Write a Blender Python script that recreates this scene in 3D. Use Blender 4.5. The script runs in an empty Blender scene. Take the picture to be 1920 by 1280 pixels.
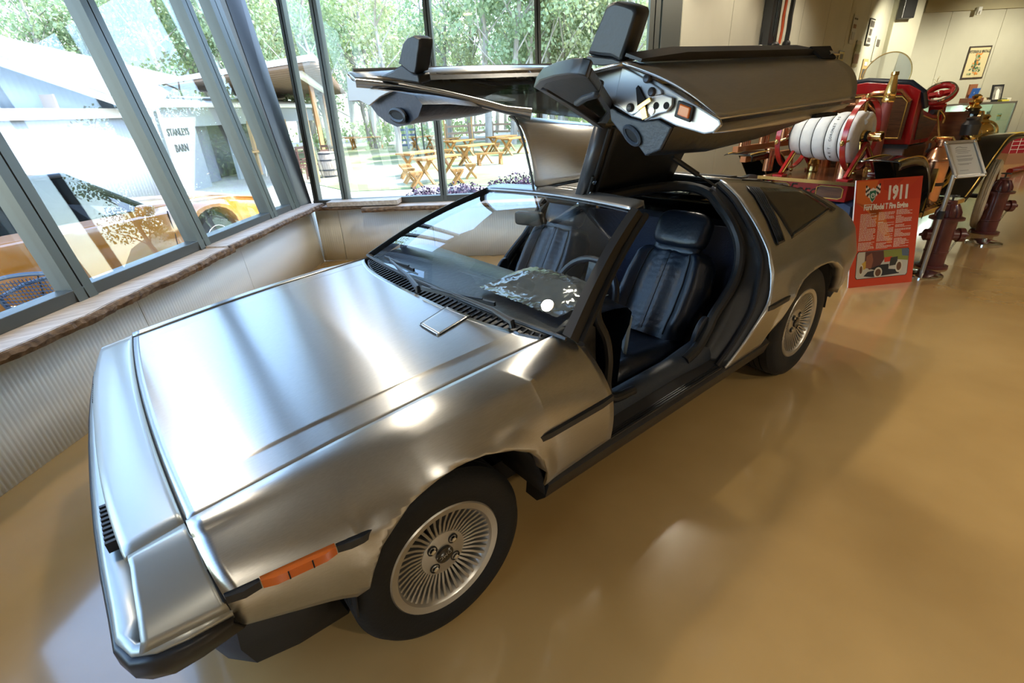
import bpy, bmesh, math, random
from mathutils import Vector as V, Matrix as MX
random.seed(7)
sc = bpy.context.scene
PI = math.pi
R = math.radians

# ------------------------------------------------------------------ camera
CAM = V((-.4787, -1.8539, 1.5199)); YAW, PITCH, ROLL, FPX = .6691, .4444, -.0512, 911.66
_f = V((math.sin(YAW)*math.cos(PITCH), math.cos(YAW)*math.cos(PITCH), -math.sin(PITCH)))
_r = V((math.cos(YAW), -math.sin(YAW), 0)); _u = _r.cross(_f)
CR = math.cos(ROLL)*_r + math.sin(ROLL)*_u
CU = -math.sin(ROLL)*_r + math.cos(ROLL)*_u
cam = bpy.data.cameras.new('camera'); camo = bpy.data.objects.new('camera', cam); sc.collection.objects.link(camo)
camo.matrix_world = MX(((CR.x, CU.x, -_f.x, CAM.x), (CR.y, CU.y, -_f.y, CAM.y), (CR.z, CU.z, -_f.z, CAM.z), (0, 0, 0, 1)))
cam.sensor_width = 36; cam.lens = FPX/1920*36; cam.clip_start = .05; cam.clip_end = 500
sc.camera = camo
# ------------------------------------------------------------------ sky, sun, exposure
w = bpy.data.worlds.new('world'); sc.world = w; w.use_nodes = True
nt = w.node_tree; bg = nt.nodes['Background']
sky = nt.nodes.new('ShaderNodeTexSky'); sky.sky_type = 'NISHITA'; sky.sun_disc = False
sky.sun_elevation = R(52); sky.sun_rotation = R(120); sky.air_density = 1.25; sky.dust_density = .8; sky.ozone_density = 3.0
nt.links.new(sky.outputs[0], bg.inputs[0]); bg.inputs[1].default_value = 1.25
sl = bpy.data.lights.new('sun', 'SUN'); sl.energy = 7.5; sl.angle = R(.6); sl.color = (1, .96, .88)
so = bpy.data.objects.new('sun', sl); sc.collection.objects.link(so)
sdir = V((.62, -.42, 1.05)).normalized()
so.rotation_euler = sdir.to_track_quat('Z', 'Y').to_euler()
sc.view_settings.view_transform = 'Standard'; sc.view_settings.look = 'None'
sc.view_settings.exposure = 0.35; sc.view_settings.gamma = 1; sc.view_settings.use_curve_mapping = False
sc.cycles.max_bounces = 8; sc.cycles.transparent_max_bounces = 24; sc.cycles.caustics_reflective = False
sc.cycles.caustics_refractive = False; sc.cycles.sample_clamp_indirect = 6

# ------------------------------------------------------------------ unprojection helpers (points of the photo onto real planes)
def ray(px, py): return CR*((px-960)/FPX) + CU*(-(py-640)/FPX) + _f
def atP(px, py, n, d):
    r = ray(px, py); n = V(n); return CAM + r*((d-n.dot(CAM))/n.dot(r))
def atX(px, py, a): return atP(px, py, (1, 0, 0), a)
def atY(px, py, a): return atP(px, py, (0, 1, 0), a)
def atZ(px, py, a=0): return atP(px, py, (0, 0, 1), a)
def snap(P, px):
    r = ray(*px).normalized(); return CAM + r*((V(P)-CAM).dot(r))
K0 = V((1.335, 3.957, 0)); RB = V((.744, -.668, 0)); RL = V((-.668, -.744, 0))
def RW(b, l, z=0): return K0 + RB*b + RL*l + V((0, 0, z))
RMX = MX(((.744, .668, 0, K0.x), (-.668, .744, 0, K0.y), (0, 0, 1, 0), (0, 0, 0, 1)))   # room frame: x along back wall, y outwards
def atB(px, py, b): return atP(px, py, RB, RB.dot(K0)+b)
def atL(px, py, l): return atP(px, py, RL, RL.dot(K0)+l)

# ------------------------------------------------------------------ materials
def mat(name, col, rough=.5, metal=0., col2=None, scale=8., stretch=(1, 1, 1), bump=0., bscale=None, coat=0., coatr=.1, aniso=0., tangent=None, spec=.5, emit=None, estr=1., detail=4, ramp=(.35, .65), trans=0., sheen=0.):
    m = bpy.data.materials.new(name); m.use_nodes = True
    n = m.node_tree.nodes; L = m.node_tree.links; b = n['Principled BSDF']
    c4 = lambda c: (c[0], c[1], c[2], 1)
    b.inputs['Base Color'].default_value = c4(col); b.inputs['Roughness'].default_value = rough; b.inputs['Metallic'].default_value = metal
    b.inputs['Specular IOR Level'].default_value = spec; b.inputs['Coat Weight'].default_value = coat; b.inputs['Coat Roughness'].default_value = coatr
    if trans: b.inputs['Transmission Weight'].default_value = trans
    if aniso:
        b.inputs['Anisotropic'].default_value = aniso
        if tangent:
            cx = n.new('ShaderNodeCombineXYZ'); cx.inputs[0].default_value, cx.inputs[1].default_value, cx.inputs[2].default_value = tangent
            vt = n.new('ShaderNodeVectorTransform'); vt.vector_type = 'VECTOR'; vt.convert_from = 'OBJECT'; vt.convert_to = 'WORLD'
            L.new(cx.outputs[0], vt.inputs[0]); L.new(vt.outputs[0], b.inputs['Tangent'])
    if emit: b.inputs['Emission Color'].default_value = c4(emit); b.inputs['Emission Strength'].default_value = estr
    if col2 or bump:
        tc = n.new('ShaderNodeTexCoord'); mp = n.new('ShaderNodeMapping'); mp.inputs['Scale'].default_value = stretch
        L.new(tc.outputs['Object'], mp.inputs[0])
        nz = n.new('ShaderNodeTexNoise'); nz.inputs['Scale'].default_value = scale; nz.inputs['Detail'].default_value = detail
        L.new(mp.outputs[0], nz.inputs[0])
        if col2:
            rp = n.new('ShaderNodeValToRGB'); e = rp.color_ramp.elements
            e[0].position, e[1].position = ramp; e[0].color, e[1].color = c4(col), c4(col2)
            L.new(nz.outputs[0], rp.inputs[0]); L.new(rp.outputs[0], b.inputs['Base Color'])
        if bump:
            bp = n.new('ShaderNodeBump'); bp.inputs['Strength'].default_value = bump; bp.inputs['Distance'].default_value = .01
            if bscale:
                n2 = n.new('ShaderNodeTexNoise'); n2.inputs['Scale'].default_value = bscale; n2.inputs['Detail'].default_value = detail
                L.new(mp.outputs[0], n2.inputs[0]); L.new(n2.outputs[0], bp.inputs['Height'])
            else: L.new(nz.outputs[0], bp.inputs['Height'])
            L.new(bp.outputs[0], b.inputs['Normal'])
    return m
def glass(name, tint=(1, 1, 1), refl=(1, 1, 1), rough=0.0, ior=1.45, extra=0.):
    m = bpy.data.materials.new(name); m.use_nodes = True
    n = m.node_tree.nodes; L = m.node_tree.links; n.clear()
    o = n.new('ShaderNodeOutputMaterial'); mx = n.new('ShaderNodeMixShader'); t = n.new('ShaderNodeBsdfTransparent'); g = n.new('ShaderNodeBsdfGlossy')
    fr = n.new('ShaderNodeFresnel'); ge = n.new('ShaderNodeNewGeometry'); ma = n.new('ShaderNodeMath'); ma.operation = 'MULTIPLY_ADD'
    ma.inputs[1].default_value = 1/ior-ior; ma.inputs[2].default_value = ior; L.new(ge.outputs['Backfacing'], ma.inputs[0]); L.new(ma.outputs[0], fr.inputs[0])   # same reflectance from both faces of the sheet
    t.inputs[0].default_value = (*tint, 1); g.inputs[0].default_value = (*refl, 1); g.inputs['Roughness'].default_value = rough
    ad = n.new('ShaderNodeMath'); ad.operation = 'ADD'; ad.inputs[1].default_value = extra; L.new(fr.outputs[0], ad.inputs[0])
    L.new(ad.outputs[0], mx.inputs[0]); L.new(t.outputs[0], mx.inputs[1]); L.new(g.outputs[0], mx.inputs[2]); L.new(mx.outputs[0], o.inputs[0])
    return m
M = {}
M['steel'] = mat('brushed_steel', (.56, .56, .55), .29, 1., col2=(.51, .51, .50), scale=30, stretch=(.6, 14, 14), aniso=.86, tangent=(0, 1, 0), bump=.02)
M['steel_smooth'] = mat('pressed_steel', (.47, .46, .44), .42, 1.)
M['fascia'] = mat('fascia_silver', (.42, .44, .43), .36, .6, coat=.25, coatr=.15)
M['black'] = mat('black_rubber', (.012, .012, .013), .5, bump=.05, scale=120)
M['trim'] = mat('satin_black_trim', (.018, .018, .02), .38)
M['satin'] = mat('satin_dark_metal', (.06, .06, .064), .38, .5)
M['void'] = mat('matt_black', (.006, .006, .007), .8)
M['tyre'] = mat('tyre_rubber', (.010, .010, .010), .6, spec=.3, bump=.15, scale=90)
M['rim'] = mat('alloy_grey', (.50, .48, .44), .33, .85)
M['chrome'] = mat('chrome', (.8, .8, .8), .08, 1.)
M['leather'] = mat('black_leather_blue_lit', (.006, .010, .020), .34, bump=.2, scale=45, bscale=38, spec=.42)  # black leather with the blue of the window light mixed into its colour
M['vinyl'] = mat('black_vinyl', (.009, .010, .012), .42, bump=.1, scale=60)
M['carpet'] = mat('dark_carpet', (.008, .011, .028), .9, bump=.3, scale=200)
M['greyvinyl'] = mat('blue_grey_vinyl', (.022, .030, .044), .45, bump=.15, scale=90)
M['orange'] = mat('orange_lens', (.62, .13, .015), .2, coat=.5)
M['red'] = mat('red_paint', (.36, .008, .010), .25, coat=.6, coatr=.08)
M['red_lens'] = mat('red_lens', (.4, .01, .01), .2, coat=.5)
M['lens'] = mat('lamp_lens', (.8, .83, .86), .08, 0, coat=.8)
M['windglass'] = glass('windscreen_glass', (.90, .93, .92), ior=1.5, extra=.02)
M['darkglass'] = glass('tinted_glass', (.22, .22, .20), ior=1.5, extra=.03)
M['pane'] = glass('window_pane_glass', (.97, .985, .98), ior=1.4)
M['frame'] = mat('bronze_aluminium', (.095, .098, .09), .38, .5)
M['framedark'] = mat('dark_post', (.06, .062, .066), .35, .5)
M['timber'] = mat('weathered_timber', (.66, .56, .46), .6, col2=(.46, .36, .27), scale=5, stretch=(1.2, 9, 9), bump=.25)
M['bark'] = mat('bark_edge', (.24, .15, .085), .8, col2=(.08, .045, .025), scale=16, bump=.9, stretch=(1, 2, 2))
M['dado'] = mat('beige_panel', (.80, .83, .81), .45)
M['wall'] = mat('cream_wall', (.55, .54, .45), .6, col2=(.51, .50, .41), scale=2)
M['wall_grey'] = mat('grey_wall', (.50, .52, .52), .6)
M['ceil'] = mat('ceiling_grey', (.30, .32, .33), .8)
M['white'] = mat('white_paint', (.8, .8, .78), .4)
M['gold'] = mat('gold_paint', (.75, .48, .10), .3, .4)
M['brass'] = mat('polished_brass', (.82, .58, .22), .16, 1.)
M['copper'] = mat('polished_copper', (.80, .42, .26), .2, 1.)
M['blackgloss'] = mat('black_gloss', (.008, .008, .009), .12, coat=.5)

# floor: mottled tan epoxy
fm = mat('tan_epoxy', (.52, .33, .125), .26, col2=(.37, .22, .075), scale=1.1, detail=8, ramp=(.32, .72), coat=1., coatr=.10, bump=.015, bscale=25)
fm.node_tree.nodes['Principled BSDF'].inputs['Coat IOR'].default_value = 1.7
M['floor'] = fm

# ------------------------------------------------------------------ mesh builder
class MB:
    def __init__(s, mx=None): s.v = []; s.f = []; s.mx = mx
    def add(s, vs, fs, mx=None):
        o = len(s.v); m = mx or s.mx
        s.v += [(m @ V(p)) if m else V(p) for p in vs]; s.f += [tuple(i+o for i in q) for q in fs]; return s
    def box(s, c, d, mx=None, rz=0, ry=0, rx=0):
        x, y, z = (k/2 for k in d); vs = [V((a*x, b*y, e*z)) for a in (-1, 1) for b in (-1, 1) for e in (-1, 1)]
        if rz or ry or rx:
            q = MX.Rotation(rz, 3, 'Z') @ MX.Rotation(ry, 3, 'Y') @ MX.Rotation(rx, 3, 'X'); vs = [q @ p for p in vs]
        return s.add([p+V(c) for p in vs], [(0, 1, 3, 2), (4, 6, 7, 5), (0, 4, 5, 1), (2, 3, 7, 6), (0, 2, 6, 4), (1, 5, 7, 3)], mx)
    def hexa(s, p):   # 8 points: bottom 4 ring, top 4 ring
        return s.add(p, [(0, 3, 2, 1), (4, 5, 6, 7), (0, 1, 5, 4), (1, 2, 6, 5), (2, 3, 7, 6), (3, 0, 4, 7)])
    def bar(s, a, b, w, h, up=(0, 0, 1)):
        a, b = V(a), V(b); d = (b-a).normalized(); u = V(up); sx = d.cross(u)
        if sx.length < 1e-4: sx = d.cross(V((1, 0, 0)))
        sx.normalize(); u = sx.cross(d).normalized(); sx *= w/2; u *= h/2
        return s.hexa([a-sx-u, a+sx-u, a+sx+u, a-sx+u, b-sx-u, b+sx-u, b+sx+u, b-sx+u])
    def tube(s, pts, r, n=8, closed=False):
        pts = [V(p) for p in pts]; k = len(pts); rs = r if isinstance(r, (list, tuple)) else [r]*k
        vs = []; fs = []; prev = None
        for i, p in enumerate(pts):
            if closed: t = pts[(i+1) % k]-pts[i-1]
            else: t = pts[min(i+1, k-1)]-pts[max(i-1, 0)]
            t = t.normalized() if t.length > 1e-9 else V((0, 0, 1))
            if prev is None:
                a = t.cross(V((0, 0, 1)))
                if a.length < .05: a = t.cross(V((1, 0, 0)))
            else: a = prev-t*prev.dot(t)
            a.normalize(); prev = a; b = t.cross(a)
            vs += [p+(a*math.cos(2*PI*j/n)+b*math.sin(2*PI*j/n))*rs[i] for j in range(n)]
        m = k if closed else k-1
        for i in range(m):
            for j in range(n):
                fs.append((i*n+j, i*n+(j+1) % n, ((i+1) % k)*n+(j+1) % n, ((i+1) % k)*n+j))
        if not closed: fs += [tuple(range(n))[::-1], tuple((k-1)*n+j for j in range(n))]
        return s.add(vs, fs)
    def lathe(s, prof, n=24, mx=None, close=False):
        k = len(prof); vs = [V((r*math.cos(2*PI*j/n), r*math.sin(2*PI*j/n), z)) for r, z in prof for j in range(n)]
        fs = [(i*n+j, i*n+(j+1) % n, (i+1)*n+(j+1) % n, (i+1)*n+j) for i in range(k-1) for j in range(n)]
        if close: fs += [((k-1)*n+j, (k-1)*n+(j+1) % n, (j+1) % n, j) for j in range(n)]
        else:
            if prof[0][0] > 1e-5: fs.append(tuple(range(n))[::-1])
            if prof[-1][0] > 1e-5: fs.append(tuple((k-1)*n+j for j in range(n)))
        return s.add(vs, fs, mx)
    def prism(s, a, b):   # loft between two equal-length rings
        k = len(a); return s.add(list(a)+list(b), [tuple(range(k))[::-1], tuple(range(k, 2*k))]+[(i, (i+1) % k, k+(i+1) % k, k+i) for i in range(k)])
    def loft(s, rings, caps=True):
        k = len(rings[0]); m = len(rings)
        fs = [(i*k+j, i*k+(j+1) % k, (i+1)*k+(j+1) % k, (i+1)*k+j) for i in range(m-1) for j in range(k)]
        if caps: fs += [tuple(range(k))[::-1], tuple((m-1)*k+j for j in range(k))]
        return s.add([p for r in rings for p in r], fs)
    def grid(s, rows):
        k = len(rows[0]); return s.add([p for r in rows for p in r], [(i*k+j, i*k+j+1, (i+1)*k+j+1, (i+1)*k+j) for i in range(len(rows)-1) for j in range(k-1)])
    def ell(s, c, r, n=12, mx=None, m=8, rot=None):
        vs = []
        for i in range(m+1):
            a = PI*i/m-PI/2
            for j in range(n):
                p = V((r[0]*math.cos(a)*math.cos(2*PI*j/n), r[1]*math.cos(a)*math.sin(2*PI*j/n), r[2]*math.sin(a)))
                vs.append((rot @ p if rot else p)+V(c))
        return s.add(vs, [(i*n+j, i*n+(j+1) % n, (i+1)*n+(j+1) % n, (i+1)*n+j) for i in range(m) for j in range(n)], mx)
    def sq(s, c, r, e=.4, n=24, m=14, rot=None):   # rounded box (superellipsoid)
        pw = lambda a: math.copysign(abs(a)**e, a); vs = []
        for i in range(m+1):
            a = PI*i/m-PI/2
            for j in range(n):
                b = 2*PI*j/n; ca, sa = pw(math.cos(a)) if 0 < i < m else 0, pw(math.sin(a))
                p = V((r[0]*ca*pw(math.cos(b)), r[1]*ca*pw(math.sin(b)), r[2]*sa)); vs.append((rot @ p if rot else p)+V(c))
        return s.add(vs, [(i*n+j, i*n+(j+1) % n, (i+1)*n+(j+1) % n, (i+1)*n+j) for i in range(m) for j in range(n)])
    def build(s, name, material, parent=None, smooth=True, bevel=0, solid=0, subd=0, soff=0, ang=35, weld=True, kind=None):
        me = bpy.data.meshes.new(name); org = V((0, 0, 0)); q = parent
        while q is not None:
            org += q.location; q = q.parent
        own = None
        if parent is None and s.v:
            lo = V((min(p.x for p in s.v), min(p.y for p in s.v), min(p.z for p in s.v))); hi = V((max(p.x for p in s.v), max(p.y for p in s.v), 0))
            own = V(((lo.x+hi.x)/2, (lo.y+hi.y)/2, lo.z)); org = own
        me.from_pydata([p-org for p in s.v], [], s.f)
        bm = bmesh.new(); bm.from_mesh(me)
        if weld: bmesh.ops.remove_doubles(bm, verts=bm.verts, dist=1e-5)
        bmesh.ops.recalc_face_normals(bm, faces=bm.faces)
        bm.to_mesh(me); bm.free()
        if smooth:
            me.polygons.foreach_set('use_smooth', [True]*len(me.polygons)); me.set_sharp_from_angle(angle=R(ang))
        o = bpy.data.objects.new(name, me); sc.collection.objects.link(o); me.materials.append(material)
        if parent: o.parent = parent
        elif own is not None: o.location = own
        if solid:
            d = o.modifiers.new('solid', 'SOLIDIFY'); d.thickness = solid; d.offset = soff
        if bevel:
            d = o.modifiers.new('bevel', 'BEVEL'); d.width = bevel; d.segments = 2; d.limit_method = 'ANGLE'; d.angle_limit = R(40)
        if subd:
            d = o.modifiers.new('sub', 'SUBSURF'); d.levels = d.render_levels = subd
        if kind: o['kind'] = kind
        return o
def tag(o, label, cat, group=None):
    o['label'] = label; o['category'] = cat
    if group: o['group'] = group
    return o
def thing(name, label, cat, loc, group=None):
    o = bpy.data.objects.new(name, None); sc.collection.objects.link(o); o.location = loc; o.empty_display_size = .1
    return tag(o, label, cat, group)
def struct(o, label=None):
    o['kind'] = 'structure'
    if label: o['label'] = label
    return o
def copy_tree(o, parent=None):
    c = o.copy(); sc.collection.objects.link(c)
    if parent: c.parent = parent
    for ch in list(o.children): copy_tree(ch, c)
    return c
def text(body, size, mx, material, parent, name='lettering', align='CENTER', ext=.001, bold=0, sx=1., shear=0):
    cu = bpy.data.curves.new(name, 'FONT'); cu.body = body; cu.size = size; cu.align_x = align; cu.align_y = 'CENTER'; cu.extrude = ext
    cu.offset = bold; cu.resolution_u = 2
    o = bpy.data.objects.new(name, cu); sc.collection.objects.link(o); cu.materials.append(material)
    org = V((0, 0, 0)); q = parent
    while q is not None:
        org += q.location; q = q.parent
    if shear: cu.shear = shear
    bpy.context.view_layer.update()
    me = bpy.data.meshes.new_from_object(o.evaluated_get(bpy.context.evaluated_depsgraph_get())); bpy.data.objects.remove(o); bpy.data.curves.remove(cu)
    o = bpy.data.objects.new(name, me); sc.collection.objects.link(o); me.materials.clear(); me.materials.append(material)
    o.parent = parent; o.matrix_local = MX.Translation(-org) @ mx @ MX.Diagonal((sx, 1, 1, 1))
    return o
def frame_mx(o, x, y):   # matrix from origin, x direction, approx y direction
    x = V(x).normalized(); y = V(y); y = (y-x*y.dot(x)).normalized(); z = x.cross(y)
    return MX(((x.x, y.x, z.x, o[0]), (x.y, y.y, z.y, o[1]), (x.z, y.z, z.z, o[2]), (0, 0, 0, 1)))
def lerp(a, b, t): return a+(b-a)*t
def interp(x, xs, ys):
    if x <= xs[0]: return ys[0]
    for i in range(len(xs)-1):
        if x <= xs[i+1]: return lerp(ys[i], ys[i+1], (x-xs[i])/(xs[i+1]-xs[i]))
    return ys[-1]
def crom(pts, n):   # catmull-rom through points, n samples per span
    pts = [V(p) for p in pts]; q = [pts[0]*2-pts[1]]+pts+[pts[-1]*2-pts[-2]]; out = []
    for i in range(1, len(q)-2):
        for k in range(n):
            t = k/n; a, b, c, d = q[i-1:i+3]
            out.append(.5*((2*b)+(c-a)*t+(2*a-5*b+4*c-d)*t*t+(3*b-a-3*c+d)*t**3))
    return out+[pts[-1]]
def sstep(a, b, x):
    t = max(0, min(1, (x-a)/(b-a))); return t*t*(3-2*t)
# ================================================================== SETTING
Q0 = RW(3.96, -.1); WD = V((math.cos(R(5)), math.sin(R(5)), 0)); WN = V((WD.y, -WD.x, 0))      # cream side wall, WN points into the room
HF = V((math.sin(YAW), math.cos(YAW), 0)); HR = V((math.cos(YAW), -math.sin(YAW), 0))
P0 = CAM + ray(1800, 110)*10.2
def atRW(px, py, off=0): return atP(px, py, HF, HF.dot(P0)-off)
def atWW(px, py, off=0): return atP(px, py, WN, WN.dot(Q0)+off)
_t = (HF.dot(P0)-HF.dot(Q0))/HF.dot(WD); C1 = Q0 + WD*_t; C1.z = 0
C2 = C1 + HR*11; C3 = V((13, -13, 0)); C5 = V((-4.5, -12, 0)); C4 = RW(0, 8.2)
poly = [K0.copy(), Q0.copy(), C1, C2, C3, C5, C4]
CZ = 3.25
fl = MB(); fl.add([V((p.x, p.y, 0)) for p in poly]+[V((p.x, p.y, -.25)) for p in poly], [tuple(range(7)), tuple(range(7, 14))[::-1]]+[(i, (i+1) % 7, 7+(i+1) % 7, 7+i) for i in range(7)])
struct(fl.build('floor', M['floor'], smooth=False))
ce = MB(); k = 7
po = [K0+RB*-.55+RL*-.3, Q0+RL*-.2, C1, C2, C3, C5, C4+RB*-.55]
ce.add([V((p.x, p.y, CZ)) for p in po]+[V((p.x, p.y, CZ+.3)) for p in po], [tuple(range(7))[::-1], tuple(range(7, 14))]+[(i, (i+1) % 7, 7+(i+1) % 7, 7+i) for i in range(7)])
struct(ce.build('ceiling', M['ceil'], smooth=False))
def wallrun(name, a, b, nrm, seams, m, z0=0, z1=CZ, th=.12):
    a = V((a.x, a.y, 0)); b = V((b.x, b.y, 0)); d = (b-a); ln = d.length; d.normalize()
    back = MB(); back.hexa([a-nrm*th+V((0, 0, z0)), b-nrm*th+V((0, 0, z0)), b-nrm*.012+V((0, 0, z0)), a-nrm*.012+V((0, 0, z0)), a-nrm*th+V((0, 0, z1)), b-nrm*th+V((0, 0, z1)), b-nrm*.012+V((0, 0, z1)), a-nrm*.012+V((0, 0, z1))])
    o = struct(back.build(name, m, smooth=False))
    n = max(1, round(ln/seams)); st = ln/n
    for i in range(n):
        p = a+d*(i*st+.004); q = a+d*((i+1)*st-.004); e = MB()
        e.hexa([p-nrm*.012+V((0, 0, z0)), q-nrm*.012+V((0, 0, z0)), q+V((0, 0, z0)), p+V((0, 0, z0)), p-nrm*.012+V((0, 0, z1)), q-nrm*.012+V((0, 0, z1)), q+V((0, 0, z1)), p+V((0, 0, z1))])
        e.build('panel', m, o, smooth=False)
    return o
wallrun('wall_side', Q0+WD*.05, C1, WN, 1.15, M['wall'])
wallrun('wall_back', C1, C2, -HF, 1.15, M['wall'])
for nm, a, b in (('wall_far', C2, C3), ('wall_rear', C3, C5), ('wall_near', C5, C4)):
    d = (b-a).normalized(); wallrun(nm, a, b, V((d.y, -d.x, 0)), 2.4, M['wall_grey'])
# ---- dado under the glazing
def dado(name, fn, spans, z1, slope):
    base = MB(); a, b = spans[0][0], spans[-1][1]
    base.hexa([fn(a, -.10, 0), fn(b, -.10, 0), fn(b, -.02, 0), fn(a, -.02, 0), fn(a, -.10-slope*z1, z1), fn(b, -.10-slope*z1, z1), fn(b, -.02-slope*z1, z1), fn(a, -.02-slope*z1, z1)])
    o = struct(base.build(name, M['dado'], smooth=False))
    for s0, s1 in spans:
        n = int((s1-s0)/.00625); g = MB(); rows = []
        for z in (0.002, z1):
            rows.append([fn(s0+.003+(s1-s0-.006)*i/n, .0011*math.cos(i*PI/2)-slope*z, z) for i in range(n+1)])
        g.grid(rows); g.build('panel', M['dado'], o, smooth=True, solid=.012, ang=80)
fnL = lambda s, o, z: RW(o, s, z)
fnB = lambda s, o, z: RW(s, o, z)
dado('wall_left', fnL, [(0.01, 1.5), (1.5, 2.72), (2.72, 3.95), (3.95, 5.2), (5.2, 6.6), (6.6, 8.2)], .60, .07)
dado('wall_window_back', fnB, [(.01, .28), (.28, 1.35), (1.35, 2.55), (2.55, 3.95)], .58, .02)
# ---- timber sills
def slab(name, fn, s0, s1, o0, o1, z0, z1, seed, bark=True, dz=0, label=None, amp=.022):
    rnd = random.Random(seed); n = max(6, int((s1-s0)/.05)); top = []; pts = []
    ph = [rnd.uniform(0, 6) for _ in range(4)]
    def edge(s): return o1+amp*(.6*math.sin(2.1*s+ph[0])+.4*math.sin(7*s+ph[1])+.25*math.sin(19*s+ph[2])) if bark else o1
    rings = []
    for i in range(n+1):
        s = lerp(s0, s1, i/n); e = edge(s); t = dz*(i/n)
        rings.append([fn(s, o0, z0+t), fn(s, e-.012, z0+t), fn(s, e-.004, z1+t), fn(s, o0, z1+t)])
    m = MB(); m.loft(rings); o = m.build(name, M['timber'], smooth=True, ang=30)
    if bark:
        b = MB(); rows = []
        for i in range(n*2+1):
            s = lerp(s0, s1, i/n/2); e = edge(s); j = lambda: rnd.uniform(-.006, .006); t = dz*(i/n/2)
            rows.append([fn(s, e-.014, z1+t+.0015), fn(s, e+.004+j(), z1+t-.006), fn(s, e+.012+j(), (z0+z1)/2+t+j()), fn(s, e+j(), z0+t+.002), fn(s, e-.016, z0+t-.002)])
        b.grid(rows); b.build('bark_edge', M['bark'], o, ang=20)
    return o
struct(slab('trim_1', fnL, 1.86, 8.2, -.09, .17, .605, .66, 3))
struct(slab('trim_2', fnL, .02, 1.92, -.09, .15, .622, .672, 5, dz=.0, amp=.012))
struct(slab('trim_3', fnB, -.02, .62, -.09, .10, .60, .640, 8, amp=.01))
struct(slab('trim_4', fnB, .62, 1.62, -.09, .19, .575, .625, 11))
struct(slab('trim_5', fnB, 1.63, 3.93, -.09, .17, .575, .62, 14))
lp_ = slab('timber_plank', lambda s, o, z: RW(s, o+.03*(s-.3), z), .22, 1.02, -.07, .13, .641, .690, 21, bark=False)
tag(lp_, 'loose grey weathered timber plank lying on the window sill by the corner post', 'plank')
# ---- windows
GZ0, GZ1 = .66, 3.25
def LW(l, z, o=0): return RW(-.035-.165*(z-.66)+o, l, z)
def BW(b, z, o=0): return RW(b, -.045-.06*(z-.66)+o, z)
def window(name, fn, jambs, s0, s1, sill_z):
    rail = MB(); out = (fn(0, 1, 0)-fn(0, 1, .1)).normalized()
    for z, h in ((sill_z+.035, .07), (GZ1-.05, .1)): rail.bar(fn(s0, z, -.05), fn(s1, z, -.05), .10, h)
    o = struct(rail.build(name, M['frame'], smooth=False, bevel=.003))
    for s, wd in jambs:
        mm = MB()
        for q in (-1, 1):
            mm.hexa([fn(s+q*.005, sill_z, .005), fn(s+q*wd/2, sill_z, .005), fn(s+q*wd/2, sill_z, -.10), fn(s+q*.005, sill_z, -.10), fn(s+q*.005, GZ1, .005), fn(s+q*wd/2, GZ1, .005), fn(s+q*wd/2, GZ1, -.10), fn(s+q*.005, GZ1, -.10)])
        mm.build('mullion', M['frame'], o, smooth=False)
        g = MB(); g.bar(fn(s, sill_z, -.05), fn(s, GZ1, -.05), .012, .07, fn(0, 1, 0)-fn(0, 1, 1)); g.build('gasket', M['void'], o, smooth=False)
    ed = [s for s, _ in jambs]
    for a, b in zip(ed[:-1], ed[1:]):
        p = MB(); p.hexa([fn(a, sill_z, -.052), fn(b, sill_z, -.052), fn(b, sill_z, -.046), fn(a, sill_z, -.046), fn(a, GZ1, -.052), fn(b, GZ1, -.052), fn(b, GZ1, -.046), fn(a, GZ1, -.046)])
        p.build('pane', M['pane'], o, smooth=False)
    return o
window('window_1', LW, [(.32, .18), (.79, .13), (1.91, .13), (3.02, .13), (4.13, .13), (5.24, .13), (6.35, .13), (7.46, .13), (8.15, .1)], .2, 8.2, .66)
window('window_2', BW, [(.04, .06), (.375, .075), (1.50, .07), (2.59, .06), (3.73, .10)], 0, 3.8, .62)
cp = MB(); f_ = lambda b, l, z: RW(b-.15*(z-.6), l-.10*(z-.6)/2.6, z)
cp.hexa([f_(-.04, .22, .60), f_(.0, -.02, .60), f_(-.14, -.22, .60), f_(-.3, .1, .60), f_(-.04, .22, 3.3), f_(.03, -.06, 3.3), f_(-.14, -.28, 3.3), f_(-.3, .1, 3.3)])
struct(cp.build('trim_6', M['framedark'], smooth=False, bevel=.006), 'grey steel corner post between the two glazed walls')
ep = MB(); ep.hexa([BW(3.79, 0, .03), BW(3.98, 0, .03), BW(3.98, 0, -.2), BW(3.79, 0, -.2), BW(3.79, 3.3, .03), BW(3.98, 3.3, .03), BW(3.98, 3.3, -.2), BW(3.79, 3.3, -.2)])
struct(ep.build('trim_7', M['frame'], smooth=False, bevel=.004), 'grey steel end post of the glazing')
# ---- column in the far corner and bulkhead
cc = MB(); a = atRW(1672, 60, .55); b = atRW(1722, 60, .55); a.z = b.z = 0
cc.hexa([a, b, b+HF*.5, a+HF*.5, a+V((0, 0, CZ)), b+V((0, 0, CZ)), b+HF*.5+V((0, 0, CZ)), a+HF*.5+V((0, 0, CZ))])
struct(cc.build('wall_column', M['wall'], smooth=False, bevel=.02))
bk = MB(); a = atRW(1735, 24, .06); b = a+HR*9; a.z = b.z = 0; z0 = atRW(1800, 20, .06).z
bk.hexa([a+V((0, 0, z0)), b+V((0, 0, z0)), b+HF*.05+V((0, 0, z0)), a+HF*.05+V((0, 0, z0)), a+V((0, 0, CZ)), b+V((0, 0, CZ)), b+HF*.05+V((0, 0, CZ)), a+HF*.05+V((0, 0, CZ))])
struct(bk.build('trim_8', mat('bulkhead', (.42, .38, .25), .7), smooth=False))
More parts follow.
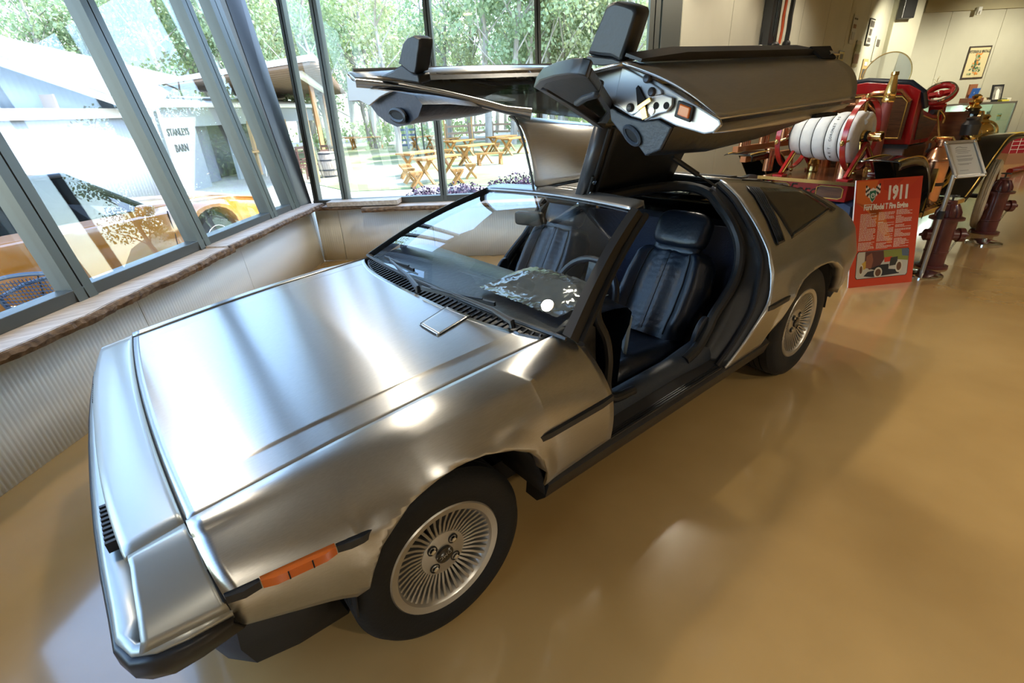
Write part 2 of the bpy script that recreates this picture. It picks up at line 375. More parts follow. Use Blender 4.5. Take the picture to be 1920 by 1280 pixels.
# ---- ceiling downlights
lampglow = mat('lamp_glow', (1, .9, .7), .4, emit=(1, .86, .62), estr=6)
LAMPS = [(-1.0, 1.1, 26), (.7, .9, 32), (2.3, .8, 40), (3.9, .75, 50), (5.5, .75, 28), (7.3, .8, 26), (-2.0, -5.0, 130), (.8, -5.2, 155), (3.6, -5.4, 170), (6.4, -5.2, 175), (9.4, -5.4, 175), (12.2, -4.8, 140)]
for i, (x, y, pw) in enumerate(LAMPS):
    t = thing('ceiling_downlight', 'round white recessed downlight in the grey ceiling', 'light', (x, y, CZ-.05), 'downlights in the grey ceiling')
    m = MB(MX.Translation((x, y, CZ-.05))); m.lathe([(.085, .05), (.095, 0), (.075, -.004), (.07, .02)], 20); m.build('rim_ring', M['white'], t)
    m = MB(MX.Translation((x, y, CZ-.05))); m.lathe([(0, .012), (.072, .012)], 20); m.build('lens', lampglow, t)
    l = bpy.data.lights.new('lamp', 'SPOT'); l.energy = pw*2.3; l.color = (1, .91, .74); l.shadow_soft_size = .08; l.specular_factor = .6; l.spot_size = R(135); l.spot_blend = .6
    lo = bpy.data.objects.new('lamp', l); sc.collection.objects.link(lo); lo.location = (x, y, CZ-.07)

for lat in (-.2, 2.4):   # spotlights added under the ceiling only to brighten the back wall
    p = atRW(1800, 110, 2.3)+HR*lat; p.z = CZ-.12
    t = thing('added_wall_spot', 'small white spotlight added on the ceiling to brighten the back wall', 'light', (p.x, p.y, CZ-.12), 'spotlights added to brighten the back wall')
    ax = (HF*1.6+V((0, 0, -1.5))).normalized(); m = MB(frame_mx(p, HR, HR.cross(ax)*-1)); m.lathe([(.045, -.08), (.05, .06), (.042, .06), (.04, .0)], 16); m.build('housing', M['white'], t)
    m = MB(); m.tube([p, V((p.x, p.y, CZ))], .012, 8); m.build('stem', M['white'], t)
    l = bpy.data.lights.new('wall_fill', 'SPOT'); l.energy = 260; l.color = (1, .93, .70); l.shadow_soft_size = .05; l.spot_size = R(100); l.spot_blend = .8
    lo = bpy.data.objects.new('wall_fill', l); sc.collection.objects.link(lo); lo.location = p+ax*.09; lo.rotation_euler = (-ax).to_track_quat('Z', 'Y').to_euler()

q = MB(); q.hexa([RW(-.12, .012, 0), RW(.004, .012, 0), RW(.004, -.12, 0), RW(-.12, -.12, 0), RW(-.14, .0, .61), RW(-.036, .0, .61), RW(-.036, -.12, .61), RW(-.14, -.12, .61)]); struct(q.build('trim_9', M['dado'], smooth=False))
# ================================================================== THE GULL-WING CAR
car = thing('sports_car', 'brushed stainless steel gull-wing sports car with both doors raised, parked by the windows', 'car', (1.2, 0, 0))
ZS, GS = [.2, .38, .595, .75, .86, .95, 1.05, 1.12, 1.2], [.87, .90, .93, .89, .83, .74, .62, .50, .3]
def gy(z): return interp(z, ZS, GS)
# ---- hood
def yh(x): return lerp(.708, .742, (x+.556)/1.13)
def zseam(x): return interp(x, [-.6, -.556, -.2, .06, .57], [.693, .700, .744, .770, .806])
def hoodz(x, y):
    h = yh(x); t = abs(y)/h; cr = lerp(.585, .64, (x+.556)/1.1)
    return zseam(x)+.016*(1-t*t)+.0045*(1-sstep(cr-.004, cr+.006, abs(y)))*sstep(-.5, -.3, x)
def xF(y): return -.578+.022*(abs(y)/.714)**2
def xR(y): return .447+.122*(abs(y)/.745)**3.2
yl = sorted(set([k/40 for k in range(-40, 41)]+[s*(.835+d) for s in (-1, 1) for d in (-.012, -.006, 0, .006, .012, .02)]))
m = MB(); rows = []
for i in range(49):
    t = i/48; row = []
    for ty in yl:
        y = ty*.708; x = lerp(xF(y), xR(y), t); y = ty*(yh(x)-.003); row.append(V((x, y, hoodz(x, y))))
    rows.append(row)
m.grid(rows); m.build('hood', M['steel'], car, solid=.012, soff=-1)
hood = car.children[-1]
# filler flap: a separate lid let into the hood, ringed by a dark joint
def flappt(u, v): # u fore-aft, v across
    y = lerp(-.315, -.447, v)+.052*u-.012*u*v; return lerp(.297, xR(y)+.004, u), y
fl_ = MB(); rows = []
for i in range(11):
    rows.append([V((p[0], p[1], hoodz(*p)+.0035)) for p in [flappt(i/10, j/10) for j in range(11)]])
fl_.grid(rows); fl_.build('filler_flap', M['steel'], hood, solid=.003, soff=-1)
jt = MB(); o_ = [flappt(1, 0), flappt(.06, 0), flappt(.01, .08), flappt(0, .2), flappt(0, .8), flappt(.01, .92), flappt(.06, 1), flappt(1, 1)]
jt.tube([V((x, y, hoodz(x, y)+.001)) for x, y in o_], .0032, 6); jt.build('flap_joint', M['void'], hood)
for s in (-1, 1):
    sm = MB(); sm.tube([V((x, s*(yh(x)+.0005), zseam(x)-.006)) for x in [lerp(-.556, .57, k/20) for k in range(21)]], .006, 6); sm.build('hood_seal', M['void'], car)
sm = MB(); sm.tube([V((xF(y)-.001, y, hoodz(xF(y), y)-.006)) for y in [lerp(-.71, .71, k/20) for k in range(21)]], .007, 6); sm.build('hood_seal', M['void'], car)

# ---- front fenders
ARX = [(-.270, .30), (-.258, .386), (-.235, .48), (-.206, .547), (-.161, .591), (-.108, .628), (-.025, .651), (.051, .660), (.134, .652), (.224, .622), (.29, .58), (.342, .515), (.368, .445), (.372, .372), (.372, .30)]
def archz(x, A): return interp(x, [a for a, _ in A], [b for _, b in A])
def fz(x): return zseam(x)
SHX = [-.557, -.324, -.03, .364, .673]; SHY = [.766, .795, .848, .866, .785]; SHZ = [.690, .712, .734, .762, .766]
def fender(u, v):
    # u front to rear, v seam -> bottom (0..3)
    x0 = lerp(-.556, .578, u); P = []
    P.append(V((x0, yh(x0)+.004, fz(x0)+.001)))
    x1 = lerp(-.553, .672, u); P.append(V((x1, interp(x1, SHX, SHY), interp(x1, SHX, SHZ))))
    x2 = lerp(-.537, .684, u); P.append(V((x2, interp(x2, [-.537, -.25, .1], [.885, .922, .932]), .597)))
    x3 = lerp(-.531, .722, u); P.append(V((x3, interp(x3, [-.53, -.2, .1], [.872, .895, .90]), interp(x3, [-.53, -.26, .37, .75], [.49, .386, .37, .388]))))
    i = min(2, int(v)); t = v-i; a, b = P[i], P[i+1]; p = a.lerp(b, t)
    # rounded shoulder and a gentle belly
    if i == 0: p.z += .010*math.sin(PI*t)*(1-.5*u); p.y += .006*math.sin(PI*t)
    if i == 1: p.y += .020*math.sin(PI*t); p.z += .004*math.sin(PI*t)
    if i == 2: p.y += .008*math.sin(PI*t)
    return p
def flare(p, A, amp=.016, w=.045):
    d = min((V((p.x, p.z))-V((lerp(a[0], b[0], t), lerp(a[1], b[1], t)))).length for a, b in zip(A[:-1], A[1:]) for t in (0, .25, .5, .75))
    p = p.copy(); p.y += amp*math.exp(-(d/w)**2)*sstep(.34, .42, p.z); return p
def cutv(fn, u, A, vmax):
    lo, hi = None, None
    n = 60
    for k in range(n+1):
        v = vmax*k/n; p = fn(u, v)
        if A[0][0] < p.x < A[-1][0] and p.z < archz(p.x, A): 
            lo = vmax*(k-1)/n; hi = v; break
    if lo is None: return vmax
    for _ in range(20):
        md = (lo+hi)/2; p = fn(u, md)
        if A[0][0] < p.x < A[-1][0] and p.z < archz(p.x, A): hi = md
        else: lo = md
    return lo
def panel_from(fn, us, A, vmax, nv, side, name, lip=True):
    m = MB(); rows = []; low = []
    for u in us:
        ve = cutv(fn, u, A, vmax); row = []
        vs_ = [min(vmax*k/nv, ve) if k < nv else ve for k in range(nv+1)]
        for v in vs_:
            p = flare(fn(u, v), A); row.append(V((p.x, side*p.y, p.z)))
        rows.append(row); low.append((row[-1], ve < vmax-1e-6))
    m.grid(rows)
    o = m.build(name, M['steel'], car, solid=.008, soff=0, ang=28)
    # turned-in arch lip
    l = MB(); a = [p for p, c in low if c]
    if a: l.grid([[p, V((p.x, p.y-side*.05, p.z-.004))] for p in a]); l.build('arch_lip', M['steel_smooth'], o, solid=.004)
    return o
us = sorted(set([k/40 for k in range(41)]+[.226+k*.0045 for k in range(12)]+[.70+k*.006 for k in range(14)]))
for s in (-1, 1): panel_from(fender, us, ARX, 3, 30, s, 'front_fender')

# ---- rear quarters
def xd(z): return interp(z, [.30, .362, .475, .622, .728, .849, .941, 1.023, 1.071, 1.127, 1.15], [1.50, 1.561, 1.701, 1.841, 1.896, 1.938, 1.977, 2.014, 2.044, 2.069, 2.07])
def zt(x): return interp(x, [2.0, 2.09, 2.39, 2.70, 2.874, 3.0, 3.12], [1.135, 1.130, 1.089, 1.012, .935, .860, .775])
ARR = [(1.985, .30), (2.0, .365), (2.035, .48), (2.075, .555), (2.12, .614), (2.20, .652), (2.30, .670), (2.42, .676), (2.54, .670), (2.64, .648), (2.71, .600), (2.775, .53), (2.815, .44), (2.83, .36), (2.83, .30)]
def quarter(u, v):
    x0 = lerp(2.0, 3.13, u); w_ = 1-v; zb = lerp(.355, .42, u)
    for _ in range(3):
        z = lerp(zb, zt(x0), w_); x0 = lerp(xd(z), 3.13-.05*sstep(.6, .9, z)-.05*(1-sstep(.4, .5, z)), u)
    y = gy(z)
    if x0 > 2.7: y -= .05*((x0-2.7)/.43)**2
    return V((x0, y, z))
us = sorted(set([k/44 for k in range(45)]+[.05+k*.006 for k in range(40)]+[.68+k*.004 for k in range(20)]))
qp = {}
for s in (-1, 1): qp[s] = panel_from(quarter, us, ARR, 1, 44, s, 'rear_quarter')
# quarter window + vent on each side, set 3 mm proud of the panel
def QS(x, z, s, off=.004):
    y = gy(z)
    if x > 2.7: y -= .05*((x-2.7)/.43)**2
    n = V((0, gy(z-.02)-gy(z+.02), .04)); n = V((0, n.z, n.y)).normalized()
    return V((x, s*(y+n.y*off), z+n.z*off))
def qpatch(name, corners, s, m, parent, nu=14, nv=8, off=.005, solid=.003):
    a, b, c, d = corners; g = MB(); rows = []
    for i in range(nu+1):
        r = []
        for j in range(nv+1):
            u, v = i/nu, j/nv
            x = lerp(lerp(a[0], b[0], u), lerp(d[0], c[0], u), v); z = lerp(lerp(a[1], b[1], u), lerp(d[1], c[1], u), v)
            r.append(QS(x, z, s, off))
        rows.append(r)
    g.grid(rows); return g.build(name, m, parent, solid=solid)
for s in (-1, 1):
    o = qpatch('quarter_window', [(2.262, 1.078), (2.62, 1.022), (2.80, .905), (2.19, .851)], s, M['blackgloss'], qp[s])
    qpatch('window_vent', [(2.64, 1.018), (2.67, 1.010), (2.845, .895), (2.80, .890)], s, M['trim'], o, 4, 8, .012)
    v = qpatch('pillar_vent', [(2.185, 1.088), (2.275, 1.070), (2.105, .853), (2.025, .849)], s, M['trim'], qp[s], 6, 12, .010)
    for k in range(5):
        t0 = (k+.3)/5.4; t1 = t0+.06
        qpatch('vent_slat', [(lerp(2.185, 2.275, t0), lerp(1.088, 1.070, t0)-.006), (lerp(2.185, 2.275, t1), lerp(1.088, 1.070, t1)-.006), (lerp(2.025, 2.105, t1), .86), (lerp(2.025, 2.105, t0), .86)], s, M['void'], v, 1, 8, .013)
# ---- tail: louvred engine cover, tail panel, rear bumper
tl = MB(); rows = []
for i in range(13):
    x = lerp(2.07, 3.08, i/12); z = zt(x); y = gy(z)-.01
    if x > 2.7: y -= .05*((x-2.7)/.43)**2
    rows.append([V((x, y*t, z+.012*(1-t*t)+.004)) for t in (-1, -.75, -.5, -.25, 0, .25, .5, .75, 1)])
tl.grid(rows[:3]); tl.build('roof_panel', M['steel'], car, solid=.01)
tl = MB(); tl.grid(rows[2:]); eng = tl.build('engine_cover', M['trim'], car, solid=.01)
for i in range(8):
    x = 2.32+i*.085; z = zt(x)+.02; y = gy(zt(x))-.12
    lv = MB(); lv.box((x, 0, z), (.075, 2*y, .008), ry=R(4)); lv.build('louvre', M['trim'], eng, smooth=False)
tp = MB(); tp.grid([[V((3.06+.04*(1-abs(t)), t*.83, .80)) for t in (-1, -.5, 0, .5, 1)], [V((3.11+.04*(1-abs(t)), t*.86, .64)) for t in (-1, -.5, 0, .5, 1)], [V((3.12+.04*(1-abs(t)), t*.85, .42)) for t in (-1, -.5, 0, .5, 1)], [V((3.05, t*.82, .30)) for t in (-1, -.5, 0, .5, 1)]])
tpo = tp.build('tail_panel', M['trim'], car, solid=.02)
for s in (-1, 1):
    e = MB(); e.box((3.115, s*.56, .70), (.03, .42, .13), ry=R(-17)); e.build('tail_lamp', M['red_lens'], tpo, smooth=False, bevel=.006)
# ---- nose
def ridge(y): return V((-.709+.040*(abs(y)/.74)**2.6, y, .679+.004*(1-(y/.74)**2)))
def nose_top(y, t):
    hx = xF(y)-.004; p = V((hx, y, hoodz(xF(y), y)-.002)); q = ridge(y); r = p.lerp(q, t); r.z += .008*math.sin(PI*t)*(1-(y/.712)**4); return r
ns = MB(); rows = []
yy = [lerp(-.712, .712, k/30) for k in range(31)]
for y in yy:
    r = [nose_top(y, k/8) for k in range(9)]; q = ridge(y)
    r += [q+V((-.004, 0, -.008)), q+V((.0, 0, -.016)), q+V((.04, 0, -.022))]
    rows.append(r)
ns.grid(rows); fas = ns.build('front_fascia', M['fascia'], car, solid=.01, ang=50)
for s in (-1, 1):   # fascia cheeks down the side, from ridge corner to lip
    cks = MB(); rows = []
    for i in range(13):
        t = i/12
        a = nose_top(.712, t) if t < 1 else ridge(.712)
        b_ = lerp(V((-.553, .768, .688)), V((-.672, .745, .672)), t)
        c = lerp(V((-.540, .886, .590)), V((-.690, .865, .585)), t); e = lerp(V((-.537, .892, .568)), V((-.70, .872, .562)), t)
        rows.append([V((p.x, s*p.y, p.z)) for p in (a, a.lerp(b_, .5)+V((0, 0, .004)), b_, b_.lerp(c, .25)+V((0, .008, .003)), b_.lerp(c, .6)+V((0, .008, 0)), c, e)])
    cks.grid(rows); ck = cks.build('fascia_cheek', M['fascia'], car, solid=.008, ang=50)
    fsl = MB(); fsl.tube([V((x, s*(y-.004), z-.004)) for x, y, z in ((-.556, .712, .697), (-.554, .768, .688), (-.546, .835, .645), (-.5385, .889, .596), (-.537, .888, .565), (-.534, .880, .50))], .007, 6); fsl.build('fascia_seal', M['void'], car)
    nb = MB(); A = [V((-.668, s*.728, .678)), V((-.672, s*.745, .672)), V((-.690, s*.865, .585)), V((-.70, s*.872, .562))]
    B_ = [V((-.62, s*.70, .65)), V((-.625, s*.71, .645)), V((-.63, s*.78, .585)), V((-.635, s*.785, .562))]
    nb.grid([A, B_]); nb.build('light_surround', M['fascia'], ck, solid=.006)
    # headlamps: two square sealed lamps each side, in a bright bezel
    hb = MB(); hb.box((-.645, s*.545, .612), (.02, .34, .10), rz=s*R(6)); ho = hb.build('headlamp_bezel', M['trim'], car, smooth=False, bevel=.004)
    for k in (.455, .62):
        h = MB(); h.box((-.662+.012*(k-.455)/.165, s*k, .612), (.012, .15, .085), rz=s*R(6)); h.build('headlamp_lens', M['lens'], ho, smooth=False, bevel=.008)
gr = MB(); gr.box((-.64, 0, .612), (.02, .72, .10)); gro = gr.build('grille', M['void'], car, smooth=False)
for k in range(24):
    y = -.345+k*.03; b = MB(); b.box((-.668, y, .612), (.035, .011, .098)); b.build('grille_slat', M['trim'], gro, smooth=False)
for zz in (.58, .645):
    b = MB(); b.box((-.664, 0, zz), (.03, .71, .006)); b.build('grille_slat', M['trim'], gro, smooth=False)
    lc = MB(); A = [snap(V((x, -y, z)), px) for x, y, z, px in ((-.70, .55, .655, (205, 984)), (-.685, .70, .660, (240, 1052)), (-.695, .80, .575, (245, 1160)), (-.712, .70, .585, (226, 1090)))]
    A = [V((p.x, -s*p.y if s > 0 else p.y, p.z)) for p in A]
    lc.prism(A, [p+V((.012, 0, -.004)) for p in A]); lc.build('lamp_cover', M['lens'], ho, smooth=False)
def lipx(y): return -.762+.028*(abs(y)/.80)**2.4
for k in range(18):
    y = (-.53+k*.021) if k < 9 else (.36+(k-9)*.021); b = MB(); b.box((lipx(y)+.048, y, .596), (.055, .010, .030)); b.build('grille_rib', M['black'], gro, smooth=False)
def ring_y(n=36): return [lerp(-.872, .872, k/n) for k in range(n+1)]
def bump_xy(k, inset=0.):  # plan curve of the bumper from near side-rear, round the corner, across
    pts = [(-.535, -.893), (-.62, -.890), (-.675, -.880), (-.715, -.855), (-.737, -.80)]+[(lipx(y), y) for y in (-.7, -.55, -.35, -.15, 0, .15, .35, .55, .7)]+[(-.737, .80), (-.715, .855), (-.675, .880), (-.62, .890), (-.535, .893)]
    return pts
BX = bump_xy(0)
def insetp(p, d):
    v = V((p[0]+.2, p[1]*.55)); v.normalize(); return p[0]-v.x*d, p[1]-v.y*d
ld = MB(); rows = []
for p in BX:
    q = insetp(p, .012); r_ = insetp(p, .10 if abs(p[1]) < .85 else .02)
    rows.append([V((r_[0], r_[1], .563)), V((q[0], q[1], .566)), V((p[0], p[1], .558)), V((p[0], p[1], .545))])
ld.grid(rows); ld.build('bumper_ledge', M['fascia'], car, solid=.006, ang=60)
bp = MB(); rows = []
for p in BX:
    q = insetp(p, -.010); r_ = insetp(p, .03); r2 = insetp(p, .012)
    dz = interp(abs(p[1]), [.7, .85, .9], [0, 0, .0]); e = interp(p[0], [-.72, -.53], [.452, .487])
    rows.append([V((p[0], p[1], .547)), V((q[0], q[1], .538)), V((q[0], q[1], e+.05)), V((r2[0], r2[1], e+.008)), V((r_[0], r_[1], e))])
bp.grid(rows); bp.build('front_bumper', M['trim'], car, solid=.01, ang=50)
ad = MB(); rows = []   # low black air dam and valance under the nose
for p in [(-.30, -.72), (-.45, -.715), (-.56, -.69), (-.62, -.62), (-.655, -.45), (-.66, -.2), (-.66, 0), (-.66, .2), (-.655, .45), (-.62, .62), (-.56, .69), (-.45, .715), (-.30, .72)]:
    rows.append([V((p[0]+.03, p[1]*.98, .50)), V((p[0], p[1], .22)), V((p[0]+.02, p[1]*.98, .125)), V((p[0]+.08, p[1]*.9, .125))])
ad.grid(rows); ad.build('air_dam', M['black'], car, solid=.012)
# ---- side trim strips and markers
for s in (-1, 1):
    def strip(a, b, name, m, h=.030, w_=.011, parent=car, nn=6):
        t = MB(); rr = []
        for k in range(nn+1):
            x = lerp(a, b, k/nn); z = .595; y = (interp(x, [-.537, -.25, .1], [.887, .924, .934]) if x < 1 else gy(.595)+.002)
            tp_ = .35 if k in (0, nn) else 1
            rr.append([V((x, s*(y-.004), z-h/2)), V((x, s*(y+w_*tp_), z-h/2*.7)), V((x, s*(y+w_*tp_), z+h/2*.7)), V((x, s*(y-.004), z+h/2))])
        t.loft(rr); return t.build(name, m, parent, ang=50)
    strip(-.537, -.468, 'side_moulding', M['black'], nn=2); strip(-.302, -.212, 'side_moulding', M['black'], nn=3)
    mk = strip(-.466, -.304, 'side_marker', M['orange'], .034, .013)
    for a in (-.412, -.360):
        d = MB(); y = interp(a, [-.537, -.25, .1], [.887, .924, .934]); d.box((a, s*(y+.0125), .595), (.003, .004, .024)); d.build('marker_divider', M['void'], mk, smooth=False)
    strip(.318, .683, 'side_moulding', M['black']); strip(1.835, 2.075, 'side_moulding', M['black'])
# ---- wheels
def wheel(x, y, R_, wd, rr, s):
    mx = MX(((1, 0, 0, x), (0, 0, s, y), (0, 1, 0, R_), (0, 0, 0, 1)))  # lathe axis -> outward
    h = wd/2; m = MB()
    m.lathe([(rr-.028, h-.012), (rr-.024, h-.008), (rr-.004, h-.004), (rr, h-.008), (rr, h-.02), (rr-.012, h-.03), (rr-.03, h-.10), (rr-.035, -h+.02), (rr-.045, -h+.02), (rr-.05, h-.09), (rr-.04, h-.03)], 72, mx, close=True)
    wh = m.build('wheel', M['rim'], car, ang=30)
    t = MB(); w2 = h
    prof = [(rr-.006, h-.012), (rr+.008, h-.004), (rr+.035, h+.004), (R_-.035, h+.001), (R_-.014, h-.012), (R_-.004, h-.028)]
    for k in range(5):
        zc = lerp(h-.04, -h+.04, k/4)
        prof += [(R_, zc+.010), (R_, zc+.004), (R_-.007, zc+.003), (R_-.007, zc-.003), (R_, zc-.004), (R_, zc-.010)] if 0 < k < 4 else [(R_, zc+.008), (R_, zc-.008)]
    prof += [(R_-.004, -h+.028), (R_-.014, -h+.012), (R_-.035, -h), (rr, -h)]
    t.lathe(prof, 96, mx, close=True); ty = t.build('tyre', M['tyre'], wh, ang=30)
    gb = MB()   # cross grooves of the shoulder blocks
    for k in range(72):
        a = 2*PI*k/72
        gb.box((0, 0, 0), (.004, .012, .015), mx=mx @ MX.Rotation(a, 4, 'Z') @ MX.Translation((0, R_-.0058, h-.042)))
    gb.build('tread_grooves', M['void'], wh, smooth=False)['kind'] = 'stuff'
    d = MB(); d.lathe([(0, h-.115), (rr-.04, h-.115)], 48, mx); d.build('brake_disc', M['void'], wh)
    sp = MB()
    for k in range(44):
        a = 2*PI*k/44; q = mx @ MX.Rotation(a, 4, 'Z')
        sp.add([(-.0035, .074, h-.036), (.0035, .074, h-.036), (.0045, rr-.026, h-.014), (-.0045, rr-.026, h-.014), (-.0035, .074, h-.075), (.0035, .074, h-.075), (.0045, rr-.03, h-.05), (-.0045, rr-.03, h-.05),
                (-.0038, .118, h-.030), (.0038, .118, h-.030), (-.0038, .118, h-.064), (.0038, .118, h-.064)],
               [(0, 1, 9, 8), (8, 9, 2, 3), (4, 10, 11, 5), (10, 7, 6, 11), (1, 5, 11, 9), (9, 11, 6, 2), (0, 8, 10, 4), (8, 3, 7, 10)], q)
    sp.build('spokes', M['rim'], wh, smooth=False)
    hb_ = MB(); hb_.lathe([(.082, h-.08), (.080, h-.040), (.076, h-.034), (.032, h-.030), (.030, h-.030), (0, h-.030)], 40, mx); hb_.build('hub', M['rim'], wh)
    hc = MB(); hc.lathe([(.030, h-.034), (.030, h-.024), (.027, h-.022), (0, h-.022)], 32, mx); hc.build('hub_cap', M['blackgloss'], wh)
    for k in range(4):
        a = PI/4+k*PI/2; q = mx @ MX.Translation((.052*math.cos(a), .052*math.sin(a), 0))
        b = MB(); b.lathe([(.016, h-.036), (.0165, h-.029), (.0135, h-.029), (.0135, h-.036)], 18, q, close=True); b.build('nut_recess', M['void'], wh)
        b = MB(); b.lathe([(.0095, h-.034), (.009, h-.022), (.004, h-.020), (0, h-.020)], 6, q); b.build('lug_nut', M['chrome'], wh)
    if s < 0:
        text('DMC', .018, frame_mx(mx @ V((0, 0, h-.0218)), (math.cos(R(195)), 0, math.sin(R(195))), (-math.sin(R(195)), 0, math.cos(R(195)))), M['rim'], wh, ext=.0004, sx=1.15)
    return wh
for s in (-1, 1):
    wheel(0, s*.795, .295, .185, .192, s); wheel(2.408, s*.785, .330, .225, .206, s)
# ---- wheel wells, floor pan, black underbody
ub = MB(); ub.box((1.2, 0, .26), (3.3, 1.30, .10)); ub.box((-.42, 0, .42), (.30, 1.3, .22)); ub.box((2.6, 0, .46), (.9, 1.2, .36)); ub.box((.20, 0, .50), (.70, 1.14, .30))
ub.build('underbody', M['void'], car, smooth=False)
for s in (-1, 1):
    for x, rr, y0, y1 in ((.055, .345, .60, .885), (2.41, .425, .58, .87)):
        a = MB(); a.grid([[V((x+rr*math.cos(t), s*y, .30+rr*math.sin(t)*1.05)) for y in (y0, y1)] for t in [PI*k/16 for k in range(17)]])
        a.build('wheel_well', M['void'], car, solid=.006)
        a = MB(); a.add([V((x+rr*math.cos(PI*k/16), s*y0, .30+rr*1.05*math.sin(PI*k/16))) for k in range(17)], [tuple(range(17))]); a.build('wheel_well', M['void'], car, smooth=False)
# ---- sills and rockers
for s in (-1, 1):
    rk = MB(); rk.loft([[V((x, s*y, z)) for y, z in ((.80, .40), (.875, .375), (.905, .352), (.885, .285), (.84, .24), (.78, .24))] for x in (.40, 1.0, 1.62, 2.0)])
    rk.build('rocker', M['trim'], car, ang=50)
    st = MB(); st.box((1.10, s*.868, .372), (.86, .055, .008)); so_ = st.build('sill_plate', M['black'], car, smooth=False)
    for k in range(5):
        b = MB(); b.box((1.10, s*(.846+k*.011), .378), (.84, .004, .004)); b.build('sill_rib', M['trim'], so_, smooth=False)
    ins = MB(); ins.loft([[V((x, s*y, z+dz)) for y, z in ((.70, .30), (.715, .425), (.745, .445), (.79, .44), (.815, .41), (.83, .37), (.82, .30))] for x, dz in ((.62, .02), (.9, 0), (1.3, 0), (1.55, .03))])
    ins.build('sill_cover', M['greyvinyl'], car, ang=60)
    ch = MB(); ch.tube([V((x, s*.889, .338)) for x in (.72, 1.56)], .004, 6); ch.build('sill_edge', M['steel_smooth'], car)
# ---- windscreen, pillars, header, roof spine
def wsp(u, t):   # u -1..1 across, t 0 bottom .. 1 top
    b = V((.538+.062*abs(u)**2.2, u*.795, .822-.018*abs(u)**2)); c = V((1.312-.035*abs(u)**2, u*.538, 1.112-.010*u*u))
    p = b.lerp(c, t); return p+V((-.018, 0, .036))*math.sin(PI*t)*(1-.35*u*u)
g = MB(); g.grid([[wsp(lerp(-1, 1, i/28), j/12) for i in range(29)] for j in range(13)]); ws = g.build('windscreen', M['windglass'], car, ang=80)
for s in (-1, 1):
    p = MB(); rings = []
    for k in range(11):
        a = wsp(s, k/10); o_ = V((0, s, .35)).normalized()
        rings.append([a+V((.010, s*-.022, .008)), a+V((-.006, s*-.018, .016)), a+V((0, s*.014, .008)), a+V((.03, s*.022, -.020)), a+V((.05, s*-.005, -.03))])
    p.loft(rings); pl_ = p.build('windscreen_pillar', M['satin'], car, ang=30)
    q = MB(); q.tube([wsp(s, k/10)+V((.045, s*.018, -.026)) for k in range(11)], .017, 8); q.build('pillar_seal', M['black'], pl_)
bs = MB(); bs.tube([wsp(lerp(-1, 1, k/24), 0)+V((-.006, 0, .002)) for k in range(25)], .008, 6); bs.build('windscreen_seal', M['black'], car)
M['header'] = mat('dark_brushed_steel', (.34, .345, .35), .34, 1., aniso=.6, tangent=(1, 0, 0))
hd = MB(); rows = []
for i in range(25):
    u = lerp(-1, 1, i/24); a = wsp(u, 1); rows.append([a+V((-.012, 0, .002)), a+V((.004, 0, .010)), a+V((.05, 0, .019)), a+V((.098, u*-.035, .022)), a+V((.104, u*-.035, -.01))])
hd.grid(rows); hd.build('roof_header', M['header'], car, solid=.01)
tb = MB(); tb.grid([[V((x, y, 1.138+.004*math.sin(PI*(x-1.38)/.75)-.012*(abs(y)/.14)**3)) for y in (-.14, -.10, -.05, 0, .05, .10, .14)] for x in [lerp(1.38, 2.1, k/8) for k in range(9)]])
tbo = tb.build('roof_spine', M['steel'], car, solid=.012, soff=-1)
for s in (-1, 1):
    b = MB(); b.loft([[V((x, s*y, z)) for y, z in ((.13, 1.118), (.175, 1.112), (.18, 1.09), (.13, 1.06))] for x in (1.40, 1.7, 2.09)]); b.build('hinge_gutter', M['black'], tbo, ang=40)
    b = MB(); b.tube([V((1.38, s*.17, 1.115)), V((1.37, s*.40, 1.095)), V((1.33, s*.52, 1.075))], .013, 6); b.build('header_seal', M['black'], tbo)
hl = MB(); hl.box((1.75, 0, 1.075), (.72, .30, .05)); hl.build('headliner', M['vinyl'], car, bevel=.015)
# ---- cowl with louvres
cw = MB(); rows = []
for i in range(31):
    y = lerp(-.74, .74, i/30); a = V((xR(y)+.004, y, hoodz(xR(y), y)-.010)); b = wsp(y/.795, 0)+V((.02, 0, -.002)); rows.append([a, a.lerp(b, .3)+V((0, 0, -.022)), a.lerp(b, .7)+V((0, 0, -.016)), b])
cw.grid(rows); cwo = cw.build('cowl_panel', M['trim'], car, solid=.006)
for i in range(46):
    y = lerp(-.70, .70, i/45); a = V((xR(y)+.010, y, hoodz(xR(y), y)-.014)); b = wsp(y/.795, 0)+V((-.018, 0, -.006))
    q = MB(); q.bar(a, b, .008, .008); q.build('cowl_slat', M['black'], cwo, smooth=False)
def wiper(piv, tip, b0, b1):
    P_ = lambda q, z: atZ(q[0], q[1], z)
    a = P_(piv, .835); t = P_(tip, .862); m = MB(); m.tube([a+V((0, 0, -.02)), a, a.lerp(t, .3)+V((0, 0, .012)), t], [.013, .013, .010, .006], 8); o = m.build('wiper', M['trim'], car)
    c0, c1 = P_(b0, .846), P_(b1, .850); m = MB(); m.bar(c0, c1, .010, .016); m.tube([c0.lerp(c1, .15)+V((0, 0, .012)), t, c0.lerp(c1, .85)+V((0, 0, .012))], .004, 6); m.build('wiper_blade', M['black'], o)
wiper((783, 540), (733, 489), (722, 482), (776, 506)); wiper((960, 604), (850, 551), (790, 540), (928, 570))
mr = MB(); mr.sq(atY(992, 409, -.02), (.022, .075, .034), .35, rot=MX.Rotation(R(18), 3, 'Z')); mo = mr.build('interior_mirror', M['trim'], car)
q = MB(); q.tube([atY(1000, 408, 0), V((1.20, 0, 1.075)), V((1.24, 0, 1.10))], [.008, .008, .018], 8); q.build('mirror_stem', M['trim'], mo)

